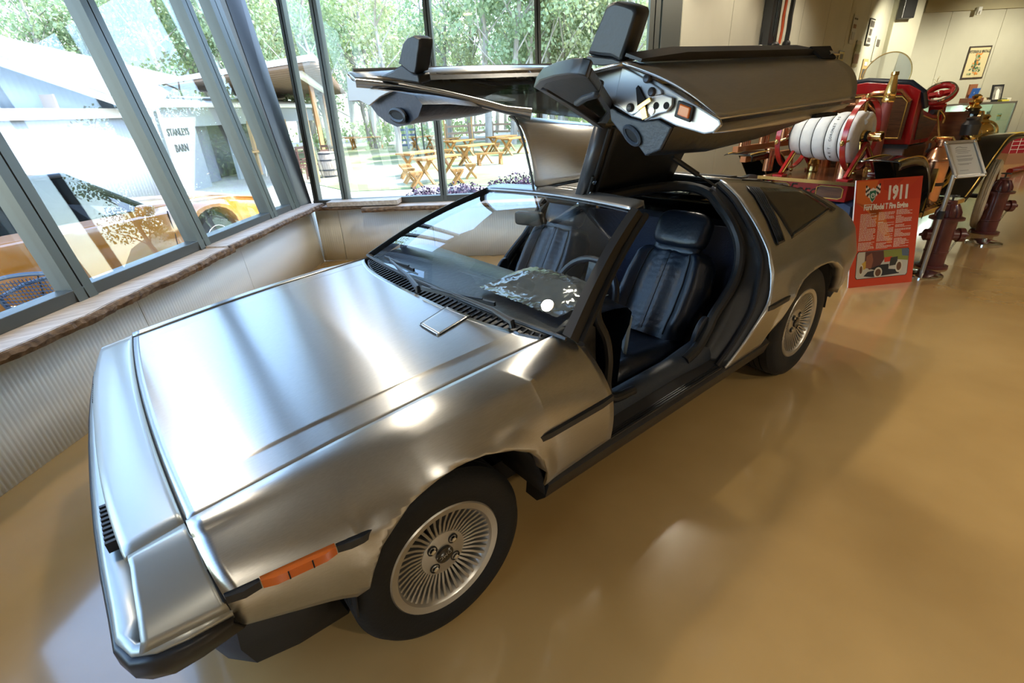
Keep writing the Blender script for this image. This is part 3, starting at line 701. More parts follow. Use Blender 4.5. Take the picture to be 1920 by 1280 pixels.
# ---- cabin tub
tub = MB()
tub.box((1.3, 0, .285), (1.5, 1.44, .02)); tub.box((.60, 0, .52), (.05, 1.42, .50)); tub.box((1.30, 0, .36), (1.3, .26, .16))
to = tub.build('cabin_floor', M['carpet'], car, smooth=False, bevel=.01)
cs = MB(); cs.loft([[V((x, y, z)) for y, z in ((-.13, .30), (-.125, zt_), (-.09, zt_+.02), (.09, zt_+.02), (.125, zt_), (.13, .30))] for x, zt_ in ((.85, .60), (1.0, .55), (1.2, .47), (1.7, .46), (1.95, .48))]); cso = cs.build('centre_console', M['vinyl'], car, ang=40)
gl = MB(); gl.tube([V((1.12, -.02, .50)), V((1.10, -.02, .60))], .008, 8); gl.sq((1.095, -.02, .62), (.022, .022, .03), .7); gl.build('gear_lever', M['trim'], cso)
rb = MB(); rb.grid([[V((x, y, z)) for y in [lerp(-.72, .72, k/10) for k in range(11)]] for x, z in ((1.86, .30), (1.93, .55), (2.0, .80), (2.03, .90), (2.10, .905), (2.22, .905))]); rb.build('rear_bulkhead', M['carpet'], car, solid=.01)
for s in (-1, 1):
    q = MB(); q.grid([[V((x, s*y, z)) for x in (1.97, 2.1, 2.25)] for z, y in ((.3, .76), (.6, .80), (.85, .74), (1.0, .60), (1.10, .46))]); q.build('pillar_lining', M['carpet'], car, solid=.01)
rw = MB(); rw.grid([[V((2.16, -.56, .91)), V((2.16, .56, .91))], [V((2.06, -.48, 1.10)), V((2.06, .48, 1.10))]]); rw.build('rear_window', M['darkglass'], car, solid=.004)
eb = MB(); eb.box((2.6, 0, .80), (.75, 1.3, .02)); eb.build('engine_bay', M['void'], car, smooth=False)
ds = MB(); rows = []
for i in range(33):
    y = lerp(-.75, .75, i/32); hump = math.exp(-((y+.40)/.23)**4)*.055
    w_ = wsp(y/.795, 0); rows.append([w_+V((.035, 0, -.012)), V((.70, y, .815)), V((.80, y, .822+hump*.3)), V((.90, y, .815+hump)), V((.98, y, .800+hump)), V((1.01, y, .77+hump*.9)), V((1.0, y, .72)), V((.96, y, .66)), V((.94, y, .46))])
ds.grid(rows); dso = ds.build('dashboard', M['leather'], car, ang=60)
for k in range(3):
    q = MB(); q.lathe([(.045, 0), (.05, .006), (.045, .008), (0, .006)], 20, MX.Translation((1.005, -.40+(k-1)*.11, .79)) @ MX.Rotation(R(80), 4, 'Y')); q.build('gauge', M['blackgloss'], dso)
film = MB(); rnd = random.Random(4); rows = []
for i in range(40):
    y = lerp(-.68, -.20, i/39); rows.append([V((lerp(.66, .95, j/24), y, .832+(.055*.7)*math.exp(-((y+.40)/.23)**4)*sstep(.70, .9, lerp(.66, .95, j/24))+rnd.uniform(0, .006))) for j in range(25)])
film.grid(rows); film.build('crinkled_cover', mat('clear_film', (.10, .10, .095), .12, 0, coat=.6), dso, ang=80)
stw = MB(); rot_ = MX.Translation((1.10, -.40, .715)) @ MX.Rotation(R(-66), 4, 'Y')
stw.tube([rot_ @ V((.185*math.cos(a), .185*math.sin(a), 0)) for a in [2*PI*k/40 for k in range(40)]], .016, 10, closed=True); sto = stw.build('steering_wheel', M['leather'], car)
q = MB(rot_); q.sq((0, 0, -.02), (.065, .05, .025), .6)
for a in (0, 2.2, -2.2): q.bar((.04*math.cos(a), .04*math.sin(a), -.015), (.18*math.cos(a), .18*math.sin(a), 0), .04, .012, (0, 0, 1))
q.build('steering_hub', M['vinyl'], sto)
q = MB(); q.tube([rot_ @ V((0, 0, -.03)), V((.93, -.40, .66))], .03, 10); q.build('steering_column', M['vinyl'], sto)
# ---- seats
def seat(yc):
    c = MB()
    rows = []
    prof = [(1.00, .335), (1.005, .39), (1.04, .435), (1.12, .452), (1.3, .435), (1.5, .415), (1.6, .42)]
    N_ = 18
    for j in range(N_+1):
        u = lerp(-1, 1, j/N_); edge = abs(u)**6; r = []
        lift = .030*math.exp(-((abs(u)-.80)/.16)**2)-.012*math.exp(-(u/.4)**2)
        r = [V((x+.03*edge if k < 3 else x, yc+u*.255, z+(lift if k > 1 else 0)-edge*.045)) for k, (x, z) in enumerate(prof)]
        rows.append([V((1.02, yc+u*.245, .30))]+r)
    c.grid(rows); 
    for j in (0, N_): c.add([rows[j][k] for k in range(8)]+[V((1.6, rows[j][0].y, .30))], [tuple(range(9))])
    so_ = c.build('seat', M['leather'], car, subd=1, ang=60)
    b = MB(); rows = []
    ax = V((.265, 0, .46)).normalized(); nr = V((-ax.z, 0, ax.x))
    base = V((1.555, yc, .40))
    def bp_(u, t, back=False):
        w_ = interp(t, [0, .3, .6, .85, 1], [.235, .255, .25, .225, .165])
        bol = .055*math.exp(-((abs(u)-.78)/.20)**2)*interp(t, [0, .15, .85, 1], [.5, 1, .8, .1])
        mid = .012*math.cos(u*6)*math.exp(-(u/.5)**2)-.006*math.exp(-((u)/.03)**2)
        ed = abs(u)**8*.07; h = interp(t, [0, .93, 1], [0, .46, .485])
        f_ = .035+bol+mid-ed-.05*sstep(.9, 1, t)
        # ruched leather in the centre panel
        if abs(u) < .52: f_ += .0016*math.sin(t*95+3*math.sin(u*7))*interp(t, [0, .1, .9, 1], [0, 1, 1, 0])*(1-abs(u)/.52)
        return base+ax*h+V((0, u*w_, 0))+nr*(-.075 if back else f_)
    us_ = [lerp(-1, 1, k/32) for k in range(33)]; ts_ = [k/44 for k in range(45)]
    rows = [[bp_(u, t) for u in us_]+[bp_(u, t, True) for u in (.96, .5, 0, -.5, -.96)] for t in ts_]
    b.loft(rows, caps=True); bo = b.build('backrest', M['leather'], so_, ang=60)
    for sx in (-.55, .55):   # piping seams beside the ruched centre
        q = MB(); q.tube([bp_(sx, t)+nr*.002 for t in ts_[2:41]], .004, 5); q.build('seam', M['void'], bo)
    q = MB(); q.tube([bp_(0, t)+nr*.001 for t in ts_[2:41]], .0025, 5); q.build('seam', M['void'], bo)
    h = MB(); h.sq(base+ax*.575+nr*.005, (.060, .152, .100), .55, rot=MX.Rotation(R(28), 3, 'Y')); h.build('headrest', M['leather'], so_)
    h = MB(); h.sq(base+ax*.475+nr*-.005, (.042, .135, .035), .6, rot=MX.Rotation(R(28), 3, 'Y')); h.build('headrest_collar', M['leather'], so_)
    return so_
seat(-.43); seat(.43)
q = MB(); q.box((1.60, -.18, .45), (.03, .035, .07)); q.build('seat_belt_buckle', M['trim'], car, smooth=False, bevel=.006)
q = MB(); q.hexa([V(p) for p in ((1.19, -.600, .46), (1.192, -.58, .46), (1.27, -.50, .46), (1.268, -.52, .46), (1.22, -.600, .64), (1.222, -.58, .64), (1.30, -.50, .64), (1.298, -.52, .64))])
q.build('card_holder', mat('clear_card', (.42, .45, .44), .2), car, smooth=False)
# ---- door apertures: lining, padded trim, latch box
for s in (-1, 1):
    zz = [.365, .42, .475, .55, .622, .69, .728, .79, .849, .90, .941, .985, 1.023, 1.06, 1.10, 1.127]
    path = [(1.375, .79, .43), (1.47, .79, .46), (1.55, .785, .52), (1.61, .78, .585), (1.68, .78, .64), (1.77, .775, .71), (1.835, .755, .79), (1.875, .72, .87), (1.90, .66, .95), (1.935, .57, 1.02), (1.97, .47, 1.08), (1.95, .34, 1.105), (1.75, .24, 1.11), (1.45, .21, 1.105)]
    pt = crom([(x, s*y, z) for x, y, z in path], 4)
    t = MB(); t.tube(pt, .026, 10); po_ = t.build('aperture_trim', M['vinyl'], car)
    jb = MB(); rows = []
    inner = crom([(1.47, .80, .40), (1.52, .80, .44), (1.60, .795, .53), (1.68, .79, .61), (1.79, .785, .69), (1.86, .765, .77), (1.90, .72, .87), (1.93, .65, .96), (1.96, .57, 1.03), (2.0, .47, 1.09)], 4)
    outer = crom([(xd(z)-.002, gy(z)-.004, z) for z in (.365, .475, .622, .728, .79, .849, .941, 1.023, 1.071, 1.127)], 4)
    for a, b in zip(inner, outer):
        A = V((a.x, s*a.y, a.z)); B_ = V((b.x, s*b.y, b.z)); rows.append([A, A.lerp(B_, .35)+V((.01, s*-.02, 0)), A.lerp(B_, .8)+V((.012, s*-.015, 0)), B_])
    jb.grid(rows); jb.build('door_jamb', M['black'], car, solid=.006)
    e = MB(); e.tube([V((p.x-.002, s*(p.y+.004), p.z)) for p in outer], .0045, 6); e.build('jamb_edge', M['steel_smooth'], car)
    e = MB(); e.tube([V((lerp(a.x, b.x, .72), s*(lerp(a.y, b.y, .72)), lerp(a.z, b.z, .72))) for a, b in zip(inner, outer)], .013, 8); e.build('weather_strip', M['trim'], car)
    lb = MB(); lb.box((1.815, s*.80, .535), (.15, .10, .09), ry=R(4)); lo_ = lb.build('latch_box', M['trim'], car, smooth=False, bevel=.008)
    lb = MB(); lb.box((1.81, s*.80, .583), (.105, .07, .006), ry=R(4)); lb.build('latch_plate', mat('grey_plate', (.25, .25, .24), .35, .5), lo_, smooth=False)
    lb = MB(); lb.ell((1.79, s*.853, .53), (.012, .008, .012)); lb.build('latch_striker', M['chrome'], lo_)
    # front: fender inner edge to footwell
    fj = MB(); rows = []
    for k in range(19):
        p = fender(1, 3*k/18); zin = p.z; b = V((p.x+.13-.05*k/18, .745+.03*k/18, p.z+.01)); a = V((p.x+.003, p.y-.006, p.z))
        rows.append([V((v.x, s*v.y, v.z)) for v in (a, a.lerp(b, .5)+V((0, -.02, 0)), b, b+V((.02, -.05, 0)))])
    fj.grid(rows); fj.build('footwell_jamb', M['black'], car, solid=.006)
    fs = MB(); pts = crom([(1.27, s*.56, 1.06), (1.02, s*.655, .97), (.84, s*.725, .87), (.80, s*.75, .81), (.83, s*.77, .72), (.845, s*.775, .62), (.83, s*.785, .52), (.86, s*.79, .45), (1.0, s*.79, .43)], 5)
    fs.tube(pts, .020, 10); fs.build('aperture_trim', M['vinyl'], car)
    hm = MB(); pp = [(.075*math.cos(a)*(.55 if math.cos(a) > 0 else .75), .085*math.sin(a)) for a in [2*PI*k/20 for k in range(20)]]
    hm.prism([V((1.535+x+.35*z, s*.750, .505+z)) for x, z in pp], [V((1.535+x+.35*z, s*.775, .505+z)) for x, z in pp]); hm.build('pillar_cap', M['greyvinyl'], car, bevel=.006)
# ---- gull-wing doors, raised
def DR(P, s, th):
    x, y, z = P; o = y*s-.15; dz = z-1.12; c, n = math.cos(th), math.sin(th)
    return V((x, s*(.15+c*o-n*dz), 1.12+n*o+c*dz))
def plane_px(a, b, c):
    n = (b-a).cross(c-a).normalized(); return lambda px, py, off=0.: atP(px, py, n, n.dot(a)+off), n
def ngon(pts, name, m, parent, solid=.006, soff=0, bevel=0, smooth=False):
    g = MB(); g.add(pts, [tuple(range(len(pts)))]); return g.build(name, m, parent, smooth=smooth, solid=solid, soff=soff, bevel=bevel)
def qgrid(a, b, c, d, nu=12, nv=8, bulge=V((0, 0, 0))):   # a-b top edge, d-c bottom edge
    rows = []
    for j in range(nv+1):
        v = j/nv; l = a.lerp(d, v); r_ = b.lerp(c, v)
        rows.append([l.lerp(r_, i/nu)+bulge*(math.sin(PI*v)*math.sin(PI*(i/nu))) for i in range(nu+1)])
    return rows
def bez(a, b, c, n): return [(a*(1-t)**2+b*2*t*(1-t)+c*t*t) for t in [k/n for k in range(n+1)]]
M['doorsteel'] = M['steel']
TH = R(65); s = -1
Tf = snap(DR((.68, -.93, .6), s, TH), (1167, 119)); Bf = snap(DR((.715, -.9, .40), s, TH), (1349, 223)); Tr = snap(DR((1.82, -.93, .6), s, TH), (1542, 104)); Br = snap(DR((1.561, -.897, .362), s, TH), (1600, 186))
Wf = snap(DR((.62, -.80, .80), s, TH), (1009, 153)); Wr = DR((1.945, -.80, .88), s, TH); Rf = snap(DR((1.32, -.5, 1.11), s, TH), (1116, 231)); Rr = DR((2.04, -.48, 1.12), s, TH)
Hf = snap(DR((1.36, -.17, 1.13), s, TH), (1079, 364)); Hr = snap(DR((2.06, -.17, 1.13), s, TH), (1247, 337))
# outer skin below the moulding
g = MB(); nu, nv = 16, 14; Mr = snap(Tr.lerp(Br, .5), (1588, 140)); right = bez(Tr, Mr*2-(Tr+Br)*.5, Br, nv)
rows = [[Tf.lerp(Bf, j/nv).lerp(right[j], i/nu)+V((0, -.012, .012))*math.sin(PI*j/nv) for i in range(nu+1)] for j in range(nv+1)]
g.grid(rows); dn = g.build('door', M['doorsteel'], car, solid=.008, soff=0, ang=40)
g = MB(); g.grid(qgrid(Wf+V((.05, .0, .0)), Wr, Tr, Tf, 12, 8, V((0, 0, .02)))); g.build('upper_skin', M['doorsteel'], dn, solid=.008)
# moulding along the crease with bevelled ends
md = MB(); a = Tf.lerp(Tr, .03); b = Tf.lerp(Tr, .985); out = V((0, -.5, .87))
rr = []
for k in range(7):
    p = a.lerp(b, k/6); e = .35 if k in (0, 6) else 1
    rr.append([p+V((0, -.030, .000)), p+V((0, -.030, 0))+out*.022*e, p+V((0, .022, .018))+out*.022*e, p+V((0, .022, .018))])
md.loft(rr); md.build('side_moulding', M['black'], dn, ang=40)
h = MB(); a = Tf.lerp(Tr, .84)+V((0, -.045, -.008)); b = Tf.lerp(Tr, .97)+V((0, -.050, -.008)); h.prism([a+V((0, .02, .03)), b+V((0, .02, .03)), b+V((-.03, -.02, -.012)), a+V((.04, -.012, -.008))], [p+V((0, -.006, .006)) for p in (a+V((0, .02, .03)), b+V((0, .02, .03)), b+V((-.03, -.02, -.012)), a+V((.04, -.012, -.008)))])
ho = h.build('door_handle', M['void'], dn, smooth=False)
h = MB(); c = Tf.lerp(Tr, .935)+V((0, -.058, -.008)); h.prism([c+V((-.04, -.012, .004)), c+V((.05, -.012, .004)), c+V((.02, .02, .022))], [c+V((-.04, -.016, .008)), c+V((.05, -.016, .008)), c+V((.02, .016, .026))]); h.build('handle_plate', M['chrome'], ho, smooth=False)
# front end of the door: pressed steel jamb with bolts, latch and reflector
J = lambda x, y, o=0.: atX(x, y, .70-o)
jp = [(1167, 119), (1210, 140), (1260, 170), (1310, 200), (1349, 224), (1352, 235), (1338, 249), (1320, 252), (1266, 236), (1238, 222), (1210, 226), (1184, 219), (1150, 198), (1128, 165), (1104, 134), (1140, 124)]
jm = ngon([J(*p) for p in jp], 'door_end', M['steel_smooth'], dn, .012, -1, bevel=.004)
jp2 = [(1168, 124), (1215, 150), (1240, 168), (1243, 176), (1228, 182), (1212, 206), (1186, 216), (1172, 208), (1160, 196), (1154, 188), (1160, 160)]
ngon([J(*p, .006) for p in jp2], 'end_plate', M['steel_smooth'], jm, .010, 0, bevel=.003)
jp3 = [(1186, 218), (1204, 202), (1226, 180), (1244, 177), (1262, 182), (1262, 198), (1252, 210), (1234, 214), (1212, 226)]
ngon([J(*p, .010) for p in jp3], 'end_plate', M['steel_smooth'], jm, .010, 0, bevel=.003)
for p in ((1212, 147), (1221, 172), (1180, 202)):
    b = MB(MX.Translation(J(*p, .016)) @ MX.Rotation(R(-90), 4, 'Y')); b.lathe([(.011, -.01), (.011, 0), (.008, .003), (.004, .002), (0, .001)], 14); b.build('door_bolt', M['satin'], jm)
for p in ((1230, 198), (1249, 198)):
    b = MB(MX.Translation(J(*p, .016)) @ MX.Rotation(R(-90), 4, 'Y')); b.lathe([(.0085, -.01), (.0085, 0), (0, 0)], 14); b.build('bolt_hole', M['void'], jm)
b = MB(MX.Translation(J(1222, 208, .016)) @ MX.Rotation(R(-90), 4, 'Y')); b.lathe([(.009, -.01), (.009, .003), (0, .004)], 12); b.build('door_bolt', M['chrome'], jm)
ngon([J(*p, .0165) for p in ((1193, 165), (1197, 160), (1201, 168), (1212, 190), (1214, 215), (1208, 224), (1204, 205), (1196, 200))], 'latch_slot', M['void'], jm, .004)
b = MB(); b.bar(J(1197, 203, .022), J(1221, 186, .022), .010, .010, (1, 0, 0)); b.bar(J(1206, 198, .018), J(1211, 222, .018), .016, .010, (1, 0, 0)); b.build('latch', M['brass'], jm, smooth=False)
rp = [(1274, 190), (1299, 200), (1293, 227), (1267, 217)]
rf_ = ngon([J(1283+(x-1283)*1.15, 208+(y-208)*1.15, .008) for x, y in rp], 'reflector_rim', M['black'], jm, .008, bevel=.003)
ngon([J(1283+(x-1283)*.8, 208+(y-208)*.8, .014) for x, y in rp], 'reflector', M['orange'], rf_, .008, bevel=.003)
# underside edge of the door
yj = J(1320, 252).y
U = lambda px: atY(px[0], px[1], yj)
inner = [J(1338, 249), U((1400, 243)), U((1460, 233)), U((1517, 222)), U((1572, 204))]; outer = [Bf.lerp(Br, t)+V((0, .01, -.012)) for t in (0, .25, .5, .75, 1)]
g = MB(); g.grid([outer, [o.lerp(i, .5)+V((0, 0, -.006)) for o, i in zip(outer, inner)], inner]); ue = g.build('door_underside', M['steel_smooth'], dn, solid=.006)
a, b = inner[2].lerp(outer[2], .55), inner[3].lerp(outer[3], .5)
q = MB(); c = a.lerp(b, .9); q.bar(c+V((-.01, 0, -.008)), c+V((.055, -.035, -.004)), .04, .010); q.build('door_catch', M['void'], ue, smooth=False)
# inner trim with loudspeaker
fr_ = [J(*p, -.02) for p in ((1146, 194), (1162, 209), (1184, 220), (1210, 227), (1238, 223), (1264, 238), (1242, 281), (1214, 292), (1199, 271), (1172, 254), (1150, 226))]
low = fr_[7]; sil = [(1212, 292), (1316, 284), (1417, 260), (1504, 228), (1560, 208)]
rings = [fr_]
for k, sx in enumerate(sil[1:]):
    L_ = atY(sx[0], sx[1], low.y+.05*(k+1)/4); dx = L_.x-low.x; sc_ = 1-.10*(k+1); rg = []
    for p in fr_:
        q_ = V((p.x+dx, lerp(low.y, p.y, sc_)+.02*k, L_.z+(p.z-low.z)*sc_)); rg.append(q_)
    rings.append(rg)
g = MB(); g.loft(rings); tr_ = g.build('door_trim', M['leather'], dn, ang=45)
ngon([p+V((-.006, 0, 0)) for p in fr_], 'trim_end', M['greyvinyl'], tr_, .01, bevel=.004)
def ellipse_px(cx, cy, a, b, ang, n, fn): return [fn(cx+a*math.cos(t)*math.cos(ang)-b*math.sin(t)*math.sin(ang), cy+a*math.cos(t)*math.sin(ang)+b*math.sin(t)*math.cos(ang)) for t in [2*PI*k/n for k in range(n)]]
Js = lambda x, y: J(x, y, -.005)
sp = ellipse_px(1185, 254, 20, 10, R(52), 24, Js); spo = MB(); spo.tube(sp, .006, 6, closed=True); spo = spo.build('speaker_rim', M['greyvinyl'], tr_)
ngon([J(p[0], p[1], -.008) for p in [(1185+18*math.cos(t)*math.cos(R(52))-9*math.sin(t)*math.sin(R(52)), 254+18*math.cos(t)*math.sin(R(52))+9*math.sin(t)*math.cos(R(52))) for t in [2*PI*k/24 for k in range(24)]]], 'speaker_hole', M['void'], spo, .006)
# roof half of the door
nin = (Rf-Hf).cross(Hr-Hf).normalized()
if nin.y > 0: nin = -nin
g = MB(); g.grid(qgrid(Hf, Hr, Rr, Rf, 10, 8, -nin*.03)); rs = g.build('roof_skin', M['doorsteel'], dn, solid=.006)
g = MB(); g.grid(qgrid(Hf.lerp(Hr, .12)+nin*.03, Hr+nin*.03, Rr+nin*.04, Rf.lerp(Rr, .12)+nin*.03, 10, 8, -nin*.03)); rl = g.build('roof_lining', M['vinyl'], dn, solid=.012)
g = MB(); g.grid([[Hf, Rf], [Hf+nin*.045, Rf+nin*.045], [Hf.lerp(Hr, .13)+nin*.05, Rf.lerp(Rr, .13)+nin*.05], [Hf.lerp(Hr, .16)+nin*.02, Rf.lerp(Rr, .16)+nin*.02]]); fe = g.build('roof_frame', M['satin'], dn, solid=.006)
for t_, r_ in ((.06, .010), (.115, .012)):
    q = MB(); q.tube([Hf.lerp(Hr, t_)+nin*.05, Hf.lerp(Hr, t_).lerp(Rf.lerp(Rr, t_), .5)+nin*.052, Rf.lerp(Rr, t_)+nin*.05], r_, 8); q.build('frame_channel', M['trim'], fe)
hb = MB(); a = Hf.lerp(Hr, .05).lerp(Rf, .03)+nin*.05; b = Hf.lerp(Hr, .05).lerp(Rf.lerp(Rr, .05), .36)+nin*.05; hb.bar(a, b, .035, .02, nin); hbo = hb.build('hinge_arm', M['black'], fe, smooth=False, bevel=.006)
for t_ in (.25, .75):
    c = a.lerp(b, t_)+nin*.012; q = MB(frame_mx(c, (b-a), V((1, 0, 0)))); zf = 1 if (frame_mx(c, (b-a), V((1, 0, 0))).to_3x3() @ V((0, 0, 1))).dot(nin) > 0 else -1
    q.lathe([(.011, -.004*zf), (.011, .006*zf), (0, .007*zf)], 10); q.build('hinge_bolt', M['chrome'], hbo)
q = MB(); q.tube([Hf+nin*.02+V((.02, 0, 0)), Hr+nin*.02], .022, 8); q.build('hinge_seal', M['black'], rs)
# window frame of the door, between roof bend and belt
pf, pn = plane_px(Rf, Wf, J(1150, 198))
def strip_px(pts, w0, w1, name, m, parent, th=.03):
    P = [pf(*p) for p in pts]; k = len(P); q = MB(); rings = []
    for i, p in enumerate(P):
        t_ = (P[min(i+1, k-1)]-P[max(i-1, 0)]).normalized(); sd = t_.cross(pn).normalized(); w_ = lerp(w0, w1, i/(k-1))/2
        rings.append([p-sd*w_-pn*th/2, p+sd*w_-pn*th/2, p+sd*w_+pn*th/2, p-sd*w_+pn*th/2])
    q.loft(rings); return q.build(name, m, parent, bevel=.006, ang=50)
wf = strip_px([(1124, 232), (1098, 212), (1070, 192), (1040, 172), (1016, 157)], .055, .05, 'window_frame', M['trim'], dn)
strip_px([(1010, 156), (1022, 142), (1050, 132), (1078, 127), (1096, 127), (1106, 130)], .022, .022, 'frame_rail', M['trim'], wf)
fillp = [(1014, 154), (1026, 142), (1052, 133), (1085, 130), (1108, 136), (1126, 163), (1118, 165), (1098, 172), (1082, 186), (1076, 190)]
ngon([pf(*p, .0) for p in fillp], 'frame_corner', M['vinyl'], wf, .02, bevel=.004)
ngon([pf(*p) for p in ((1120, 226), (1140, 226), (1146, 215), (1146, 196), (1126, 166), (1120, 172), (1142, 205), (1130, 222))], 'frame_corner', M['vinyl'], wf, .02)
strip_px([(1084, 186), (1100, 174), (1122, 166)], .02, .02, 'frame_lip', M['greyvinyl'], wf, .04)
g = MB(); g.grid(qgrid(Rf, Rr, Wr, Wf.lerp(Wr, .06), 6, 4)); g.build('door_window', M['darkglass'], dn, solid=.004)
# mirror standing on the door
def mirror(head, base, X_, s, th, parent, shift):
    A = [atX(x, y, X_) for x, y in head]; c = sum(A, V((0, 0, 0)))/len(A)
    B_ = [c+(p-c)*.90+V(shift) for p in A]; C_ = [c+(p-c)*.55+V(shift)*1.35 for p in A]; D_ = [c+(p-c)*.93+V((-.012, 0, 0)) for p in A]
    q = MB(); q.loft([D_, A, B_, C_]); mo = q.build('door_mirror', M['vinyl'], parent, bevel=.014, ang=50)
    A = [atX(x, y, X_-.01) for x, y in base]; B_ = [p+V(shift)*1.1 for p in A]
    q = MB(); q.prism(A, B_); q.build('mirror_foot', M['vinyl'], mo, bevel=.008, ang=40)
mirror([(1104, 102), (1122, 56), (1141, 10), (1150, 4), (1161, 2), (1180, 7), (1195, 13), (1198, 21), (1197, 30), (1183, 75), (1168, 118), (1148, 108), (1126, 106)], [(1090, 120), (1102, 104), (1126, 107), (1148, 109), (1168, 116), (1166, 121), (1130, 124)], .72, -1, TH, dn, (.065, .01, .01))
st = MB(); a = snap((1.78, -.40, 1.30), (1261, 295)); b = snap((1.93, -.47, 1.16), (1308, 327)); c = snap((2.02, -.51, 1.10), (1342, 349)); st.tube([a, b], .013, 10); st.tube([b, c], .006, 8)
st.build('gas_strut', M['black'], car)
# ---- far door
TH2 = R(70); s = 1
D2 = lambda p: DR(p, 1, TH2)
Tf = snap(D2((.68, .93, .6)), (653, 138)); Bf = snap(D2((.715, .9, .38)), (658, 188)); Tr = snap(D2((1.82, .93, .6)), (1040, 126)); Br = D2((1.561, .897, .362))
Wf = snap(D2((.62, .80, .80)), (668, 152)); Wr = snap(D2((1.945, .80, .88)), (1085, 128)); Rf = snap(D2((1.32, .5, 1.11)), (964, 207)); Rr = D2((2.04, .48, 1.12)); Hf = snap(D2((1.36, .17, 1.13)), (1003, 357)); Hr = D2((2.06, .17, 1.13))
L_ = [snap(Hf.lerp(Rf, t), px) for t, px in ((0, (1003, 357)), (.25, (997, 320)), (.5, (988, 280)), (.75, (978, 243)), (.88, (970, 225)), (1, (955, 205)))]
tt = (0, .25, .5, .75, .88, 1); rows = []
nout = (Rf-Hf).cross(Hr-Hf).normalized()
if nout.y > 0: nout = -nout
for t, l in zip(tt, L_):
    r_ = Hr.lerp(Rr, t); rows.append([l.lerp(r_, i/12)+nout*.02*math.sin(PI*t)+nout*(-.05*sstep(.85, 1, t)) for i in range(13)])
g = MB(); g.grid(rows); df = g.build('door', M['doorsteel'], car, solid=.02, soff=-1, subd=1, ang=60)
q = MB(); q.tube([p+nout*-.01 for p in L_], .007, 6); q.build('weather_strip', M['black'], df)
pb = [snap(Rf.lerp(Wf, t), px) for t, px in ((-.10, (995, 214)), (0, (950, 206)), (.2, (905, 194)), (.45, (830, 177)), (.7, (755, 163)), (.9, (695, 157)), (1, (668, 155)))]
q = MB(); rings = []
for i, p in enumerate(pb):
    t_ = (pb[min(i+1, 6)]-pb[max(i-1, 0)]).normalized(); u_ = t_.cross(V((0, -.5, .86))).normalized(); n_ = u_.cross(t_).normalized(); w_ = .034 if i else .05
    rings.append([p+(u_*math.cos(a)*w_*.6+n_*math.sin(a)*w_*.62) for a in [2*PI*k/10 for k in range(10)]])
q.loft(rings); q.build('window_pillar', M['steel'], df, ang=60)
g = MB(); g.grid(qgrid(Wf, Wr, Tr, Tf, 10, 6, V((0, 0, .02)))); g.build('upper_skin', M['steel'], df, solid=.02)
g = MB(); g.grid(qgrid(Tf, Tr, Br, Bf, 10, 6, V((0, .015, .015)))); g.build('lower_skin', M['steel'], df, solid=.012)
q = MB(); q.tube([Tf.lerp(Tr, .02)+V((0, 0, .012)), Tf.lerp(Tr, .98)+V((0, 0, .012))], .012, 6); q.build('side_moulding', M['black'], df)
g = MB(); g.grid(qgrid(Rf, Rr, Wr, Wf, 6, 4)); gw = g.build('door_window', M['darkglass'], df, solid=.004)
pg, _n = plane_px(Rf, Wf, Wr)
q = MB(); q.tube([pg(818, 140), pg(870, 147), pg(930, 157), pg(1004, 154), pg(992, 135)], .010, 6); q.build('window_divider', M['trim'], gw)
q = MB(); q.hexa([pg(790, 141), pg(1050, 135), pg(1010, 143), pg(800, 150), pg(790, 141, -.03), pg(1050, 135, -.03), pg(1010, 143, -.03), pg(800, 150, -.03)]); q.build('belt_trim', M['vinyl'], df, smooth=False)
J2 = lambda x, y, o=0.: atX(x, y, .70-o)
je = ngon([J2(*p) for p in ((653, 138), (664, 151), (700, 166), (735, 172), (716, 182), (696, 198), (678, 189), (658, 190))], 'door_end', M['steel_smooth'], df, .012, -1, bevel=.003)
ngon([J2(*p, .004) for p in ((653, 139), (662, 152), (668, 170), (672, 188), (658, 190))], 'end_plate', M['black'], je, .01)
fr_ = [J2(*p, -.02) for p in ((695, 198), (715, 182), (738, 171), (776, 178), (792, 196), (784, 219), (765, 233), (745, 238), (725, 229), (708, 216))]
low = fr_[7]; rings = [fr_]
for k, sx in enumerate(((799, 228), (850, 223), (890, 217), (917, 209))):
    P_ = atY(sx[0], sx[1], low.y+.02*(k+1)); dx = P_.x-low.x; sc_ = 1-.19*(k+1)
    rings.append([V((p.x+dx, lerp(low.y, p.y, sc_)+.02*k, P_.z+(p.z-low.z)*sc_)) for p in fr_])
g = MB(); g.loft(rings); tr_ = g.build('door_trim', M['leather'], df, ang=45)
sm = MB(); sm.tube(ellipse_px(746, 217, 15, 10, R(30), 20, lambda x, y: J2(x, y, -.005)), .010, 6, closed=True); sm = sm.build('speaker_rim', M['vinyl'], tr_)
ngon(ellipse_px(746, 217, 13, 8, R(30), 20, lambda x, y: J2(x, y, -.006)), 'speaker_hole', M['void'], sm, .006)
mirror([(750, 120), (755, 100), (759, 81), (767, 71), (779, 66), (791, 72), (790, 90), (787, 107), (785, 125), (782, 139), (774, 138), (764, 130), (755, 122)], [(711, 144), (738, 131), (752, 121), (764, 130), (774, 138), (783, 140), (786, 157), (759, 153)], .74, 1, TH2, df, (.065, .01, .01))
